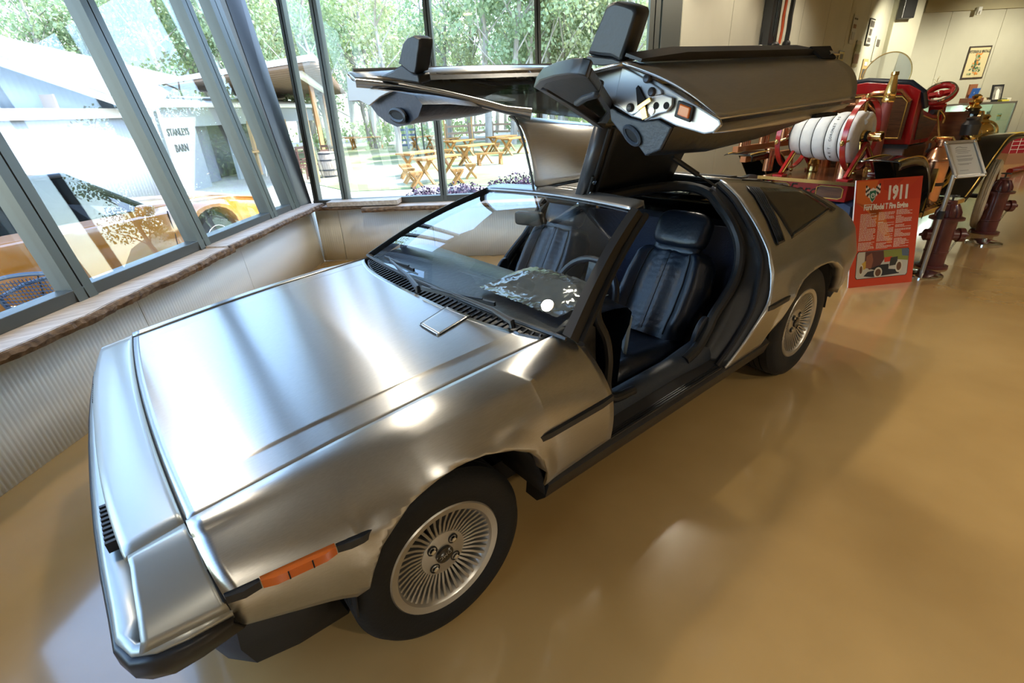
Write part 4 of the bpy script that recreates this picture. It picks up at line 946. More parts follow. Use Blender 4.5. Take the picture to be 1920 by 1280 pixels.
# ================================================================== OUTDOORS
GE = -.46
def gz(b, l):
    d = math.hypot(max(0, -b), max(0, -l)); return -.06-.40*sstep(3, 7, d)
M['ground'] = mat('sandy_yard', (.40, .375, .32), .9, col2=(.33, .31, .25), scale=.7, detail=6)
M['lawn'] = mat('dry_lawn', (.17, .22, .075), .9, col2=(.37, .35, .23), scale=.35, detail=7, ramp=(.38, .60))
g = MB(); rows = []
xs = [-70, -45, -30, -22, -16, -12, -10, -8, -7, -6.3, -5.6, -5, -4.4, -3.8, -3.2, -2.4, -1.5, -.3, 1, 3, 5, 8, 14, 22, 40, 70]
ms = [-9.5, -6, -3, -1, .3, 1.5, 2.4, 3.2, 3.8, 4.4, 5, 5.6, 6.3, 7, 8, 10, 13, 17, 24, 34, 50, 75]
inside = lambda b, l: b > .4 and l > .4
V_ = {}; fs = []; vs = []
for i in range(len(xs)-1):
    for j in range(len(ms)-1):
        if xs[i] >= .9 and ms[j+1] <= .4: continue
        q = []
        for a, c in ((i, j), (i+1, j), (i+1, j+1), (i, j+1)):
            if (a, c) not in V_: V_[(a, c)] = len(vs); vs.append(RW(xs[a], -ms[c], gz(xs[a], -ms[c])))
            q.append(V_[(a, c)])
        fs.append(tuple(q))
g.add(vs, fs); struct(g.build('ground', M['ground']))
lw = MB(); lw.prism([RW(b, l, GE-.02) for b, l in ((-3.0, -9.2), (6, -9.2), (16, -12), (16, -30), (-16, -34), (-6.4, -13))], [RW(b, l, GE+.02) for b, l in ((-3.0, -9.2), (6, -9.2), (16, -12), (16, -30), (-16, -34), (-6.4, -13))])
struct(lw.build('lawn', M['lawn'], smooth=False))
hill = MB(); rows = []
for i in range(40):
    b = lerp(-95, 70, i/39); rows.append([RW(b, -62-.002*b*b*.3, -1), RW(b, -75, 4+1.5*math.sin(b*.11)), RW(b, -100, 12+3*math.sin(b*.07+1))])
hill.grid(rows); struct(hill.build('hill', mat('wooded_hill', (.26, .33, .16), .95, col2=(.46, .50, .36), scale=.5, detail=8)))
# ---- gum trees
M['leaf'] = []
for i, c in enumerate(((.37, .44, .24), (.43, .46, .30), (.32, .40, .25))):
    m = mat('gum_leaf', c, .6); n = m.node_tree.nodes; L = m.node_tree.links
    tr = n.new('ShaderNodeBsdfTranslucent'); tr.inputs[0].default_value = (c[0]*1.05, c[1]*1.1, c[2]*.7, 1); mx = n.new('ShaderNodeMixShader'); mx.inputs[0].default_value = .4
    L.new(n['Principled BSDF'].outputs[0], mx.inputs[1]); L.new(tr.outputs[0], mx.inputs[2]); L.new(mx.outputs[0], n['Material Output'].inputs[0]); M['leaf'].append(m)
M['trunk'] = mat('pale_gum_bark', (.44, .41, .37), .8, col2=(.26, .22, .19), scale=3, stretch=(1, 1, .25))
def leafcloud(m, c, r, n, rnd, sz=.16):
    for _ in range(n):
        d = V((rnd.gauss(0, 1), rnd.gauss(0, 1), rnd.gauss(0, .7))); d = d.normalized()*r*rnd.random()**.5; p = c+d
        a = V((rnd.uniform(-1, 1), rnd.uniform(-1, 1), rnd.uniform(-1.6, .2))).normalized(); b = a.cross(V((rnd.uniform(-1, 1), rnd.uniform(-1, 1), .3))).normalized(); l = sz*rnd.uniform(.7, 1.6); w_ = l*.36
        m.add([p, p+a*l*.5+b*w_, p+a*l, p+a*l*.5-b*w_], [(0, 1, 2, 3)])
def tree_proto(seed, H):
    rnd = random.Random(seed); t = thing('gum_tree', 'x', 'tree', (0, 0, 0)); tk = MB(); lf = MB()
    pts = [V((0, 0, -.3))]; p = V((0, 0, 0)); lean = V((rnd.uniform(-.08, .08), rnd.uniform(-.08, .08), 1))
    for k in range(7): p = p+lean*H/7.5+V((rnd.uniform(-.15, .15), rnd.uniform(-.15, .15), 0)); pts.append(p.copy())
    tk.tube(pts, [lerp(.19, .05, k/7) for k in range(8)], 8)
    for _ in range(15):
        k = rnd.randint(2, 7); a = pts[k]; an = rnd.uniform(0, 6.28); ln = rnd.uniform(1.3, 2.9)*(1.15-.06*k); d = V((math.cos(an), math.sin(an), rnd.uniform(.5, 1.3)))
        mid = a+d*ln*.45+V((rnd.uniform(-.2, .2), rnd.uniform(-.2, .2), .1)); e = a+d*ln+V((0, 0, .2)); tk.tube([a, mid, e], [.05, .035, .014], 5)
        for q, r_ in ((e, 1.0), (mid+V((rnd.uniform(-.6, .6), rnd.uniform(-.6, .6), .4)), .7)): leafcloud(lf, q, r_*rnd.uniform(.7, 1.15), 88, rnd)
    tk.build('trunk', M['trunk'], t, weld=False); lf.build('foliage', M['leaf'][seed % 3], t, smooth=False, weld=False); return t
protos = [tree_proto(11+i, h) for i, h in enumerate((8.4, 9.4, 7.6, 10.2))]
names = ['pale-trunked gum tree with a loose light green crown', 'tall thin gum tree with olive crown', 'smaller bushy gum tree with mid-green crown', 'tallest gum trees with sparse yellow-green crown']
rnd = random.Random(3); used = set(); spots = []
for px, d in ((60, 30), (20, 34), (170, 36), (260, 32), (330, 38), (415, 34), (500, 42), (560, 30), (610, 33), (700, 37), (740, 31), (890, 26), (1040, 28), (1120, 36), (1175, 30), (960, 33), (845, 40), (1215, 27), (660, 45), (790, 48)):
    r = ray(px, 230); h = V((r.x, r.y, 0)).normalized(); spots.append(CAM+h*d)
while len(spots) < 150:
    a = rnd.uniform(-.62, 1.32); d = rnd.uniform(33, 68)
    spots.append(CAM+V((math.sin(a*.82+.28), math.cos(a*.82+.28), 0))*d)
for i, p in enumerate(spots):
    d = p-K0; b, l = d.dot(RB), d.dot(RL)
    if l > -22 and b > -22 and not (b > 2.5 and l < -17): continue
    if -17 < b < 12 and -24 < l: continue
    k = i % 4
    o = protos[k] if k not in used else copy_tree(protos[k]); used.add(k)
    o.location = V((p.x, p.y, -.5)); o.rotation_euler.z = rnd.uniform(0, 6.28); s_ = rnd.uniform(.85, 1.35); o.scale = (s_, s_, s_)
    o['label'] = names[k]+' at the edge of the clearing'; o['group'] = names[k]+'s beyond the lawn'
us_ = MB(); rnd = random.Random(9)
for i in range(220):
    a = rnd.uniform(-.62, 1.3); d = rnd.uniform(35, 52); p = CAM+V((math.sin(a*.82+.28), math.cos(a*.82+.28), 0))*d
    dd = p-K0
    if dd.dot(RL) > -27: continue
    leafcloud(us_, V((p.x, p.y, rnd.uniform(0, .8))), rnd.uniform(.6, 1.4), 60, rnd, .2)
o = us_.build('undergrowth', M['leaf'][0], smooth=False, weld=False); tag(o, 'low green scrub along the foot of the gum trees', 'undergrowth'); o['kind'] = 'stuff'
# ---- barn
M['corr'] = mat('white_corrugated_iron', (.30, .32, .35), .45); M['roofw'] = mat('white_roof_iron', (.46, .46, .46), .5)
barn = thing('barn', 'white corrugated iron barn with a pale gabled roof beyond the orange car', 'building', RW(-9, -6, GE))
def ribs(name, b, l0, l1, zf0, zf1, parent, m, pitch=.12, amp=.015):
    n = int((l1-l0)/pitch*2); g = MB(); rows = [[], []]
    for i in range(n+1):
        l = lerp(l0, l1, i/n); rows[0].append(RW(b+amp*(i % 2), l, zf0(l))); rows[1].append(RW(b+amp*(i % 2), l, zf1(l)))
    g.grid(rows); return g.build(name, m, parent, solid=.01, ang=80)
rake = lambda l: 1.93+.262*(l+9.5)
ribs('lower_wall', -9.0, -10.3, 3.5, lambda l: GE-.1, lambda l: 1.88, barn, M['corr'])
ribs('gable_wall', -9.15, -9.6, 2.0, lambda l: 1.85, lambda l: max(1.86, rake(l)+.12), barn, mat('grey_blue_iron', (.20, .245, .30), .45), .16)
q = MB(); q.bar(RW(-8.92, 3.5, 1.93), RW(-8.92, -9.7, 1.93), .12, .24); q.build('timber_beam', mat('grey_beam', (.50, .45, .40), .8), barn, smooth=False)
q = MB(); q.bar(RW(-8.55, -9.65, rake(-9.65)), RW(-8.55, 3, rake(3)), .06, .20); q.build('barge_board', M['white'], barn, smooth=False)
q = MB(); q.grid([[RW(-8.5, -9.7, rake(-9.7)+.10), RW(-8.5, -5, rake(-5)+.10), RW(-8.5, 3, rake(3)+.10)], [RW(-14, -19.9, 3.60), RW(-14, -13, 4.17), RW(-14, -4, 4.95)]]); q.build('roof', M['roofw'], barn, solid=.05)
q = MB(); q.box(RW(-9.05, -6.9, 2.2), (.5, .05, .3), rz=R(-41.9)); q.build('gable_vent', mat('timber_brown', (.38, .2, .1), .7), barn, smooth=False)
annex = thing('annex_building', 'white rendered annex with a painted name and dark doorway joined to the barn', 'building', RW(-9, -13, GE))
def awall(l0, l1, z0, z1, name, m, b=-9., th=.12):
    q = MB(); q.hexa([RW(b, l0, z0), RW(b, l1, z0), RW(b-th, l1, z0), RW(b-th, l0, z0), RW(b, l0, z1), RW(b, l1, z1), RW(b-th, l1, z1), RW(b-th, l0, z1)]); return q.build(name, m, annex, smooth=False)
wl = awall(-10.35, -12.1, GE-.1, 2.1, 'wall', mat('white_render', (.27, .285, .30), .7)); rend = wl.data.materials[0]
awall(-12.1, -22, 1.5, 2.1, 'wall', rend); awall(-14.0, -14.5, GE-.1, 1.6, 'wall', rend); awall(-14.5, -17.5, GE-.1, .45, 'wall', rend)
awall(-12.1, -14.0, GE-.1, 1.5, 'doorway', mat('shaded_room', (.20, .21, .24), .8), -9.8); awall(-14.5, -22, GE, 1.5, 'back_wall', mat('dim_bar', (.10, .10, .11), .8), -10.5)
awall(-14.3, -17.6, .42, .50, 'counter', mat('timber_counter', (.42, .24, .10), .5), -8.75, .5)
for l in (-15.4, -16.5, -18.5): awall(l, l-.14, GE, 1.6, 'post', mat('brown_post', (.42, .26, .13), .7) if l == -15.4 else bpy.data.materials['brown_post'], -8.9)
q = MB(); q.tube([RW(-8.85, -10.1, 2.16), RW(-8.85, -22, 2.16)], .09, 8); q.build('gutter', M['white'], annex)
q = MB(); q.grid([[RW(-8.8, -10.1, 2.22), RW(-8.8, -22, 2.22)], [RW(-14.2, -18.2, 2.80), RW(-14.2, -30, 2.80)]]); q.build('roof', M['roofw'], annex, solid=.05)
q = MB(); q.tube([RW(-8.9, -10.4, 2.1), RW(-8.9, -10.4, -.4)], .045, 8); q.build('downpipe', M['white'], annex)
M['ink'] = mat('dark_lettering', (.05, .05, .055), .7)
wx = RL*-1
for i, (tx, l, z, sz) in enumerate((('STANLEYS', -11.16, 1.36, .30), ('BARN', -11.10, .88, .32))):
    text(tx, sz, frame_mx(RW(-8.985, l, z), RL*-1, (0, 0, 1)), M['ink'], annex, ext=.006, bold=.002, sx=.78)
# ---- verandah with posts, barrel and cafe chairs
ver = thing('verandah', 'open timber verandah with a flat roof on tall posts beside the annex', 'shelter', RW(-6, -16, GE))
M['deck'] = mat('roof_timber', (.20, .13, .08), .8)
cs_ = [(-11.5, -14.6), (-3.4, -9.5), (-9.4, -28.3), (-16, -33.6)]
q = MB(); q.prism([RW(b, l, 2.98) for b, l in cs_], [RW(b, l, 3.14) for b, l in cs_]); q.build('roof', mat('pale_fascia', (.66, .60, .52), .7), ver, smooth=False)
for k in range(26):
    t = (k+.5)/26; a = RW(lerp(cs_[0][0], cs_[3][0], t), lerp(cs_[0][1], cs_[3][1], t), 2.93); b_ = RW(lerp(cs_[1][0], cs_[2][0], t), lerp(cs_[1][1], cs_[2][1], t), 2.93)
    q = MB(); q.bar(a, b_, .42, .07); q.build('roof_slat', M['deck'], ver, smooth=False)
q = MB(); q.bar(RW(-4.6, -11.2, 2.80), RW(-9.9, -27.5, 2.80), .16, .18); q.build('roof_beam', M['white'], ver, smooth=False)
M['post'] = mat('orange_timber', (.56, .29, .12), .6)
for b, l in ((-5.0, -11.75), (-7.4, -18.6), (-9.3, -24.8)):
    q = MB(); q.bar(RW(b, l, GE), RW(b, l, 2.9), .17, .17, (1, 0, 0)); q.build('post', M['post'], ver, smooth=False)
M['darkwood'] = mat('dark_chair_wood', (.10, .045, .03), .5)
def cafe_chair(loc, rz, label):
    t = thing('cafe_chair', label, 'chair', loc, 'cafe chairs on the verandah'); mx = MX.Translation(loc) @ MX.Rotation(rz, 4, 'Z')
    q = MB(mx); q.box((0, 0, .45), (.42, .42, .04)); q.build('seat', M['darkwood'], t, smooth=False)
    q = MB(mx); q.box((0, .20, .90), (.42, .03, .10)); q.box((0, .20, .70), (.40, .025, .05)); q.build('backrest', M['darkwood'], t, smooth=False)
    for a in (-1, 1):
        for c in (-1, 1):
            q = MB(mx); q.bar((a*.19, c*.19, 0), (a*.19, c*.20, .95 if c > 0 else .45), .035, .035, (1, 0, 0)); q.build('leg', M['darkwood'], t, smooth=False)
    return t
for i, (b, l, rz) in enumerate(((-6.0, -12.6, .4), (-6.4, -13.6, 2.2), (-5.6, -13.9, 3.6), (-6.9, -15.2, 1.1), (-6.0, -15.8, 5.2), (-7.6, -16.8, .2), (-6.8, -17.6, 2.6), (-7.7, -19.4, 4.4))):
    cafe_chair(RW(b, l, GE), rz, 'dark timber cafe chair under the verandah roof')
brl = thing('wine_barrel', 'weathered oak barrel with steel hoops beside the verandah post', 'barrel', RW(-5.15, -13.3, GE)); mx = MX.Translation(RW(-5.15, -13.3, GE))
q = MB(mx); q.lathe([(.27, 0), (.33, .25), (.35, .45), (.33, .65), (.27, .9), (.25, .88), (0, .88)], 20); q.build('staves', mat('grey_oak', (.40, .33, .27), .7, col2=(.25, .19, .14), scale=6, stretch=(5, 5, .4)), brl)
for z in (.06, .28, .62, .84):
    q = MB(mx); r_ = interp(z, [0, .25, .45, .65, .9], [.275, .335, .355, .335, .275]); q.lathe([(r_, z-.025), (r_+.006, z-.025), (r_+.006, z+.025), (r_, z+.025)], 20, close=True); q.build('hoop', M['satin'], brl)
st_ = thing('bar_stool', 'tall white-framed bar stool standing in front of the annex counter', 'stool', RW(-8.0, -14.6, GE)); mx = MX.Translation(RW(-8.0, -14.6, GE))
q = MB(mx); q.box((0, 0, .76), (.36, .36, .04)); q.build('seat', M['white'], st_, smooth=False)
for a in (-1, 1):
    for c in (-1, 1):
        q = MB(mx); q.bar((a*.2, c*.2, 0), (a*.15, c*.15, .75), .03, .03, (1, 0, 0)); q.build('leg', M['white'], st_, smooth=False)
# ---- picnic furniture
M['pine'] = mat('orange_pine', (.42, .20, .05), .55, col2=(.34, .15, .035), scale=3, stretch=(1, 8, 8))
def picnic(loc, rz, L_, W_, H_, np_, name, label, cat, group, rot=0):
    t = thing(name, label, cat, loc, group); mx = MX.Translation(loc) @ MX.Rotation(rz, 4, 'Z')
    pw = W_/np_
    for k in range(np_):
        q = MB(mx); q.box((0, -W_/2+pw*(k+.5), H_-.025), (L_, pw-.012, .05)); q.build('plank', M['pine'], t, smooth=False)
    for a in (-1, 1):
        x = a*(L_/2-.12*L_); w2 = W_*.44
        for c in (-1, 1):
            q = MB(mx); q.bar((x+c*.025, -c*w2*1.05, 0), (x+c*.025, c*w2*.9, H_-.05), .05, .10, (1, 0, 0)); q.build('leg', M['pine'], t, smooth=False)
        q = MB(mx); q.bar((x, -w2*.9, H_-.07), (x, w2*.9, H_-.07), .09, .045); q.build('bearer', M['pine'], t, smooth=False)
    return t
GT = [((822, 340), .42, 'orange pine picnic table nearest the window, seen end-on through the glass'), ((790, 326), .42, 'orange pine picnic table just behind the nearest one'), ((893, 308), .30, 'orange pine picnic table in the second row behind the nearest stools'), ((863, 294), .35, 'orange pine picnic table under the edge of the white umbrella'), ((838, 288), .35, 'orange pine picnic table half hidden by the window bar'), ((966, 289), .25, 'orange pine picnic table furthest right, by the raised door skin'), ((942, 284), .25, 'orange pine picnic table behind the right-hand one, near the fence'), ((794, 280), .3, 'small far orange pine picnic table in front of the dark fence')]
A0 = math.atan2(HR.y, HR.x)
for (px, py), rz, lb in GT: 
    p = atZ(px, py, GE+.02); picnic(p, A0+rz+.5, 1.5, .80, .76, 5, 'picnic_table', lb, 'table', 'picnic tables on the lawn')
SGs = [((783, 351), 'orange pine stool nearest the window at the close table'), ((769, 343), 'orange pine stool second along the left side of the close table'), ((762, 334), 'orange pine stool at the far left corner of the close table'), ((859, 345), 'orange pine stool at the right end of the close table'), ((884, 334), 'orange pine stool behind the right end of the close table'), ((871, 310), 'orange pine stool left of the second-row table'), ((841, 299), 'orange pine stool between the umbrella poles and the second row'), ((812, 290), 'orange pine stool far back beside the window bar'), ((778, 281), 'orange pine stool left of the small far table'), ((930, 285), 'orange pine stool left of the far right tables'), ((953, 289), 'orange pine stool in front of the far right tables')]
for (px, py), lb in SGs: picnic(atZ(px, py, GE+.02), A0+1.5+(px % 7)*.07, .42, .36, .45, 3, 'picnic_stool', lb, 'stool', 'picnic stools on the lawn')
bn = picnic(atZ(919, 309, GE+.02), A0+.1, 1.15, .36, .46, 3, 'picnic_bench', 'orange pine bench at the right end of the second-row table', 'bench', 'picnic benches on the lawn')
for px, lb in ((640, 'pale timber bench far across the lawn by the hedge, left one'), (690, 'pale timber bench far across the lawn by the hedge, right one')):
    picnic(atZ(px, 279, GE+.02), A0+.1, 2.6, .9, .75, 4, 'garden_table', lb, 'table', 'far tables by the trees')
M['canvas'] = mat('white_canvas', (.85, .84, .82), .8); M['bluecv'] = mat('blue_canvas', (.25, .42, .62), .8)
for (px, py), H_, rr, m, pm, lb in (((798, 301), 2.05, 1.35, 'canvas', 'trim', 'white market umbrella on a black pole over the close tables'), ((784, 293), 1.95, 1.3, 'bluecv', 'trim', 'blue and white market umbrella on a black pole behind the close tables'), ((838, 289), 2.2, 1.8, 'canvas', 'post', 'white market umbrella on an orange pole in the middle of the lawn'), ((888, 286), 2.45, 2.3, 'canvas', 'post', 'largest white market umbrella to the right of the lawn')):
    p = atZ(px, py, GE+.02); t = thing('market_umbrella', lb, 'umbrella', p, 'umbrellas on the lawn'); mx = MX.Translation(p)
    q = MB(mx); q.tube([(0, 0, 0), (0, 0, H_+.4)], .03, 8); q.build('pole', M[pm], t)
    q = MB(mx); q.lathe([(rr, H_), (rr*.5, H_+.26), (.04, H_+.48), (0, H_+.5)], 8); q.lathe([(rr, H_), (rr, H_-.10)], 8); q.build('canopy', M[m], t, smooth=False, solid=.01)
    q = MB(mx)
    for k in range(8): q.bar((0, 0, H_+.2), (rr*.9*math.cos(k*PI/4), rr*.9*math.sin(k*PI/4), H_+.01), .02, .02)
    q.build('ribs', M['post'], t, smooth=False)
def fence(name, pts, label, m, hh=1.1, rails=3):
    t = thing(name, label, 'fence', pts[0]); 
    for a, b in zip(pts[:-1], pts[1:]):
        n = max(2, int((b-a).length/2.2))
        for k in range(n):
            p = a.lerp(b, k/n); q = MB(); q.bar(p, p+V((0, 0, hh+.1)), .1, .1, (1, 0, 0)); q.build('post', m, t, smooth=False)
            for r_ in range(rails):
                c, d = a.lerp(b, k/n), a.lerp(b, (k+1)/n); z = V((0, 0, hh*(r_+.8)/rails)); q = MB(); q.bar(c+z, d+z, .04, .12); q.build('rail', m, t, smooth=False)
fence('rail_fence', [atZ(750, 280, GE), atZ(784, 279, GE)], 'short dark slate-blue rail fence behind the small far table', mat('slate_fence', (.12, .15, .22), .7), 1.2, 4)
fence('rail_fence', [atZ(840, 274, GE), atZ(925, 270, GE), atZ(1060, 268, GE)], 'long brown post and rail fence across the back of the lawn', mat('brown_fence', (.36, .22, .14), .7), 1.25, 3)
# ---- purple plants and rocks under the back window
M['purple'] = mat('purple_leaf', (.07, .035, .085), .6, col2=(.13, .075, .14), scale=9)
rnd = random.Random(5)
for i, (px, py, r_, lb) in enumerate(((790, 371, .20, 'low purple-leaved plant left of the window bar, spilling over its rock'), (822, 368, .20, 'low purple-leaved plant just left of the window bar'), (858, 364, .20, 'low purple-leaved plant right of the window bar'), (882, 360, .18, 'low purple-leaved plant nearest the car roof edge'), (935, 350, .15, 'purple-leaved plant behind the front of the car roof'), (968, 346, .20, 'larger purple-leaved plant behind the car roof'), (1000, 345, .20, 'purple-leaved plant beside the raised far door'))):
    p = atL(px, py+8, -.75-.25*(i % 2)); t = thing('purple_plant', lb, 'plant', V((p.x, p.y, gz(0, -.9))), 'purple plants outside the window')
    q = MB(); leafcloud(q, p+V((0, 0, .02)), r_, 900, rnd, .028); q.build('foliage', M['purple'], t, smooth=False, weld=False)
    q = MB(); 
    for k in range(7): q.tube([V((p.x+.05*math.cos(k), p.y+.05*math.sin(k), gz(0, -.9))), p+V((.7*r_*math.cos(k*.9), .7*r_*math.sin(k*.9), 0))], .008, 5)
    q.build('stem', M['bark'], t)
for px, py, r_, lb in ((800, 362, .26, 'rounded grey garden rock among the purple plants left of the window bar'), (862, 356, .22, 'rounded grey garden rock among the purple plants right of the window bar')):
    p = atL(px, py+10, -1.25); q = MB(); rr = random.Random(px); o_ = [rr.uniform(.85, 1.1) for _ in range(400)]
    q.ell(p+V((0, 0, -.25)), (r_*1.3, r_, .42), 12); q.v = [v+V((.03*math.sin(v.x*17), .03*math.sin(v.y*19), .02*math.sin(v.x*13))) for v in q.v]
    tag(q.build('garden_rock', mat('grey_rock', (.42, .41, .40), .9, col2=(.30, .29, .28), scale=6, bump=.4)), lb, 'rock')
# ---- orange coupe parked outside
oc = thing('orange_coupe', 'orange muscle coupe parked outside the side windows, seen through the glass', 'car', RW(-1.9, 1.2, -.06))
OM = mat('orange_paint', (.56, .19, .012), .16, 0, coat=.8, coatr=.04)
Fd = (RL*-.99+RB*.135).normalized(); Wd = (RB*-.99+RL*-.135).normalized()
OMX = MX(((Fd.x, Wd.x, 0, 0), (Fd.y, Wd.y, 0, 0), (0, 0, 1, 0), (0, 0, 0, 1))); oo = RW(-1.20, -.05, -.06); OMX = MX.Translation(oo) @ OMX
def arc(f0, r_, z=.33, n=10): return [(f0+r_*math.cos(PI-PI*k/n), z+r_*math.sin(PI-PI*k/n)) for k in range(n+1)]
low = [(-3.80, .40), (-3.35, .28)]+arc(-2.95, .36)+[(-2.5, .22), (-.45, .22)]+arc(0, .36)+[(.5, .24), (1.0, .28), (1.08, .42)]
def topz(f): return interp(f, [-3.85, -3.0, -2.0, -.7, .2, .95, 1.10], [.86, .90, .88, .83, .79, .72, .55])
bd = MB(OMX); secs = []
side = MB(OMX); rows = []
for f, z in low:
    zt2 = topz(f); rows.append([V((f, .06+.03, z)), V((f, .0, lerp(z, zt2, .35))), V((f, 0, lerp(z, zt2, .6))), V((f, .05, lerp(z, zt2, .9))), V((f, .14, zt2))])
for sd in (0, 1):
    q = MB(OMX); q.grid([[V((p.x, p.y if sd == 0 else 1.86-p.y, p.z)) for p in r] for r in rows]); q.build('body_side', OM, oc, solid=.01)
q = MB(OMX); fsx = [1.10, .98, .6, .2, -.3, -.70]
q.grid([[V((f, .14+1.58*k/8, topz(f)+.035*math.sin(PI*k/8)-(0 if f < 1 else .02))) for k in range(9)] for f in fsx]); q.build('hood', OM, oc, solid=.01)
q = MB(OMX); q.grid([[V((f, .14+1.58*k/6, topz(f))) for k in range(7)] for f in (-2.9, -3.4, -3.82)]); q.build('boot_lid', OM, oc, solid=.01)
q = MB(OMX); q.hexa([(1.02, .1, .26), (1.10, .1, .55), (1.10, 1.76, .55), (1.02, 1.76, .26), (1.08, .1, .28), (1.14, .1, .52), (1.14, 1.76, .52), (1.08, 1.76, .28)]); q.build('front_bumper', M['trim'], oc, smooth=False)
rf = [(-1.22, 1.22), (-1.5, 1.265), (-2.0, 1.275), (-2.35, 1.23)]
q = MB(OMX); q.grid([[V((f, .36+1.14*k/8, z+.03*math.sin(PI*k/8))) for k in range(9)] for f, z in rf]); ro = q.build('roof', OM, oc, solid=.03)
for sd in (0, 1):
    y = lambda v: v if sd == 0 else 1.86-v
    q = MB(OMX); q.tube([(-.66, y(.16), .83), (-1.22, y(.36), 1.23)], .028, 8); q.tube([(-2.35, y(.36), 1.23), (-3.0, y(.18), .90)], .05, 8); q.tube([(-1.22, y(.36), 1.235), (-2.35, y(.36), 1.245)], .022, 8); q.build('roof_pillar', M['satin'], oc)
    q = MB(OMX); q.add([(-.70, y(.17), .84), (-2.3, y(.15), .885), (-2.3, y(.36), 1.23), (-1.22, y(.36), 1.22)], [(0, 1, 2, 3)]); q.build('side_window', M['darkglass'], oc, smooth=False, solid=.004)
    for f in (-.62, -2.02):
        q = MB(OMX); q.tube([(f+.05, y(.045), .79), (f, y(-.004), .55), (f-.02, y(-.004), .40), (f-.05, y(.07), .25)], .006, 5); q.build('door_seam', M['void'], oc)
q = MB(OMX); q.grid([[V((-.66, .17+1.52*k/6, .83+.02*math.sin(PI*k/6))) for k in range(7)], [V((-1.22, .37+1.12*k/6, 1.23+.02*math.sin(PI*k/6))) for k in range(7)]]); q.build('windscreen', M['darkglass'], oc, solid=.004)
q = MB(OMX); q.tube([(-.60, .5, .86), (-.72, .9, .90)], .008, 5); q.tube([(-.60, 1.1, .86), (-.72, 1.5, .90)], .008, 5); q.build('wiper', M['trim'], oc)
q = MB(OMX); q.box((-1.80, -.012, .66), (.20, .025, .03)); q.build('door_handle', M['chrome'], oc, bevel=.008)
q = MB(OMX); q.ell((-1.80, -.004, .57), (.02, .01, .02)); q.build('door_lock', M['chrome'], oc)
q = MB(OMX); q.sq((-.92, -.06, .86), (.07, .07, .055), .6); q.tube([(-.92, .05, .82), (-.92, -.03, .85)], .015, 6); q.build('door_mirror', OM, oc)
q = MB(OMX); q.box((-.36, -.006, .53), (.16, .008, .035)); q.build('fender_badge', M['chrome'], oc, bevel=.003)
q = MB(OMX); q.box((-1.75, .93, .55), (2.1, 1.4, .5)); q.build('interior', M['void'], oc, smooth=False)
q = MB(OMX); q.box((-1.4, .93, .18), (4.6, 1.2, .12)); q.build('underbody', M['void'], oc, smooth=False)
sw = MB(OMX); sw.tube([(-1.12+.05*math.sin(a), 1.30+.18*math.cos(a), .86+.15*math.sin(a)) for a in [2*PI*k/24 for k in range(24)]], .014, 6, closed=True); sw.build('steering_wheel', M['trim'], oc)
for f in (0, -2.95):
    for y in (.13, 1.73):
        m2 = OMX @ MX.Translation((f, y, .32)) @ MX.Rotation(R(90), 4, 'X')
        q = MB(m2); q.lathe([(.20, -.11), (.30, -.10), (.32, -.07), (.32, .07), (.30, .10), (.20, .11)], 32, close=True); wh = q.build('wheel', M['tyre'], oc)
        q = MB(m2); q.lathe([(0, .05), (.10, .07), (.18, .06), (.195, .105), (.20, .105), (.20, -.1), (0, -.1)], 32); q.build('wheel_rim', M['satin'], wh)
        q = MB(m2); q.tube([(.197*math.cos(a), .197*math.sin(a), .107) for a in [2*PI*k/32 for k in range(32)]], .007, 6, closed=True); q.build('trim_ring', M['chrome'], wh)
# ---- mesh garden chair just outside the glass
gc_loc = RW(-.75, 2.55, -.06); gc = thing('garden_chair', 'dark blue mesh-back garden chair outside beside the orange car', 'chair', gc_loc); mx = MX.Translation(gc_loc) @ MX.Rotation(A0+.15, 4, 'Z')
M['chair'] = mat('slate_blue_metal', (.06, .085, .13), .4, .3)
q = MB(mx); bk_ = [(-.27, 0, .42), (-.275, -.06, .60), (-.26, -.10, .70), (-.18, -.12, .755), (0, -.13, .775), (.18, -.12, .755), (.26, -.10, .70), (.275, -.06, .60), (.27, 0, .42)]
q.tube(crom(bk_, 4), .014, 8); q.build('back_frame', M['chair'], gc)
ms_ = MB(mx)
for k in range(22):
    x = lerp(-.25, .25, k/21); ms_.tube([(x, 0, .43), (x*.99, -.07, .60), (x*.97, -.115, .745-.25*abs(x)**2*2)], .0035, 4)
for k in range(12):
    z = lerp(.45, .72, k/11); ms_.tube([(-.26, -.02-.12*(z-.42)/.3*.8, z), (.26, -.02-.12*(z-.42)/.3*.8, z)], .003, 4)
ms_.build('back_mesh', M['chair'], gc)
q = MB(mx); q.box((0, .25, .41), (.54, .52, .03)); q.build('seat', M['chair'], gc, smooth=False, bevel=.01)
for a in (-1, 1):
    for c, y in ((0, -.02), (1, .48)): q = MB(mx); q.tube([(a*.26, y, .42), (a*.28, y+(.05 if c else -.06), 0)], .014, 8); q.build('leg', M['chair'], gc)
    q = MB(mx); q.tube([(a*.275, -.05, .62), (a*.29, .2, .63), (a*.28, .45, .61), (a*.27, .47, .42)], .014, 8); q.build('armrest', M['chair'], gc)
